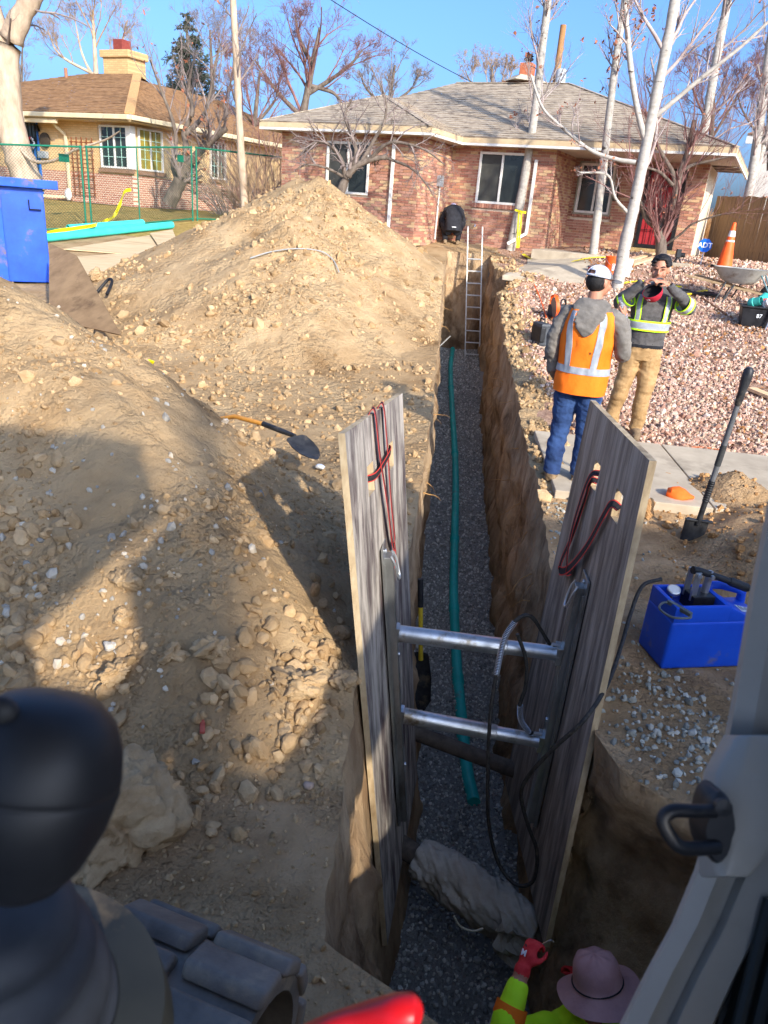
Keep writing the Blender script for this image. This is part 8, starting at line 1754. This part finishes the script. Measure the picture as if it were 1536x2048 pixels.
sub(MB().box((-.06, -1.14, 1.70), (1.12, .05, .36)).build('cab_rear_panel', DARKP, EX), EX); sub(MB().box((.55, -.5, 1.70), (.05, 1.2, .36)).build('cab_shade_panel', DARKP, EX), EX); sub(MB().box((.55, -.32, 2.62), (.05, 1.6, .40)).build('cab_shade_header', PAINT, EX), EX); sub(MB().box((-.06, -1.14, 2.62), (1.12, .05, .40)).build('cab_shade_header', PAINT, EX), EX); sub(MB().box((.565, .30, 1.85), (.04, .52, .95)).build('cab_shade_panel', DARKP, EX), EX); sub(MB().box((-.06, -.4, 1.50), (1.2, 1.4, .05)).build('cab_floor', DARKP, EX), EX)  # unseen headers and panels, added and sized to shade the joystick and pillar
sub(MB().box((.0, -.75, 1.72), (.52, .5, .16)).build('seat', BLACK, EX, bevel=.05, seg=3), EX)
def boomseg(p, q, w, h0, h1, name, par): 
    p, q = Vector(p), Vector(q); d = (q-p).normalized(); s_ = d.cross(UPv).normalized(); n_ = s_.cross(d); mb = MB(); mid = p.lerp(q, .45)
    mb.loft([[c+s_*sx*w/2+n_*sy*h/2 for sx, sy in ((-1, -1), (1, -1), (1, 1), (-1, 1))] for c, h in ((p, h0), (mid, (h0+h1)/2*1.25), (q, h1))]); return sub(mb.build(name, YM, par, bevel=.02), par)
boom = boomseg((1.2, -.3, 1.35), (2.5, .35, 2.35), .30, .34, .40, 'boom', EX); boomseg((2.45, .33, 2.32), (4.0, 1.15, 2.45), .28, .40, .26, 'boom_front', boom); st_ = boomseg((3.95, 1.12, 2.55), (4.35, 1.3, .9), .22, .34, .2, 'dipper_arm', EX)
sub(MB().tube([(1.6, -.1, 1.35), (2.6, .4, 2.1)], .06, 12).build('boom_ram', STEEL, boom, smooth=True), boom)
bkt = MB(); bkt.loft([[Vector((x, 1.35+math.cos(a)*.32, .45+math.sin(a)*.34)) for a in np.linspace(.4, 4.2, 12)]+[Vector((x, 1.35+math.cos(a)*.29, .45+math.sin(a)*.31)) for a in np.linspace(4.2, .4, 12)] for x in (4.05, 4.6)]); sub(bkt.build('bucket', _M['muddy_steel'], EX, smooth=True), EX)
# ------------------------------------------------------------------ dump truck added out of view on the right to shade the pump side
DT_ = empty('shade_truck', (6.4, -.7, 0), label='white dump truck added out of view right of the excavator to cast shade', cat='truck'); TW = mat('truck_white', srgb(214, 214, 210), srgb(196, 196, 190), scale=5, rough=.4); TB = mat('truck_bed_steel', srgb(96, 88, 78), srgb(120, 110, 98), scale=5, rough=.7)
bed = MB(); bed.box((-.8, 0, 1.25), (4.6, 2.3, .14)); bed.box((-.8, -1.14, 2.18), (4.6, .09, 1.75)); bed.box((-.8, 1.14, 2.18), (4.6, .09, 1.75)); bed.box((-3.06, 0, 2.18), (.09, 2.2, 1.74)); bed.box((1.46, 0, 2.28), (.09, 2.2, 1.94)); b_ = bed.build('bed', TB, DT_, bevel=.015)
for k in range(7): MB().box((-2.8+k*.68, 1.21, 2.1), (.10, .08, 1.6)).build('bed_rib', TB, b_, bevel=.01)
MB().box((-.2, 0, .85), (6.4, .9, .3)).build('chassis', IRON, DT_, bevel=.02); cb_ = MB().box((2.3, 0, 1.85), (1.35, 2.2, 1.6)).build('cab', TW, DT_, bevel=.1, seg=3); MB().box((3.5, 0, 1.4), (1.15, 1.7, .95)).build('hood', TW, DT_, bevel=.12, seg=3)
MB().box((2.98, 0, 2.25), (.02, 1.9, .6)).build('windscreen', GLASS, cb_); 
for s_ in (-1, 1): MB().box((2.35, s_*1.102, 2.2), (.9, .02, .55)).build('side_window', GLASS, cb_)
for x_ in (-2.3, -1.2, 3.4):
    for s_ in (-1, 1):
        wh = MB().lathe([(.25, -.15), (.46, -.16), (.50, -.10), (.50, .10), (.46, .16), (.25, .15)], (x_, s_*.98, .5), (0, 1, 0), n=28).build('wheel', BLACK, DT_, smooth=True); MB().lathe([(0, -.12), (.26, -.13), (.26, .13), (0, .12)], (x_, s_*.98, .5), (0, 1, 0), n=20, cap=False).build('rim', ALU, wh, smooth=True)
# bare street tree added out of view behind the machine: its limbs lay the broad soft bands of shade over the near heap
def sun_at(p, s): return tuple(np.array(p)+np.array([math.sin(SUN_AZ), -math.cos(SUN_AZ), math.tan(SUN_EL)])*s)
a = sun_at((-3.2, 4.4, 1.3), 20); b = (a[0]+.6, a[1]-.2, 0.0)
tree('street_tree', 'large bare street tree added out of view behind the excavator to cast shade', [([b, (b[0]-.1, b[1], 3.5), (b[0]-.2, b[1]+.1, 7.0), (a[0]-.2, a[1], 10.0), (a[0]-.9, a[1], 13.5)], .48, .22), ([(b[0]-.2, b[1]+.1, 7.2), (a[0]+1.2, a[1]+.3, 9.6), (a[0]+2.0, a[1]+.4, 12.5)], .26, .12), ([(b[0]-.2, b[1]+.1, 6.6), (a[0]-1.6, a[1]-.3, 9.2), (a[0]-2.9, a[1]-.4, 12.0)], .26, .12)], BARK, GREYT, [dict(c=6, t0=.4, t1=1, ang=45, ratio=.4, up=.3, wander=.14, rr=.45), dict(c=5, t0=.3, t1=1, ang=42, ratio=.5, up=.2, wander=.15, rr=.5)], 95)
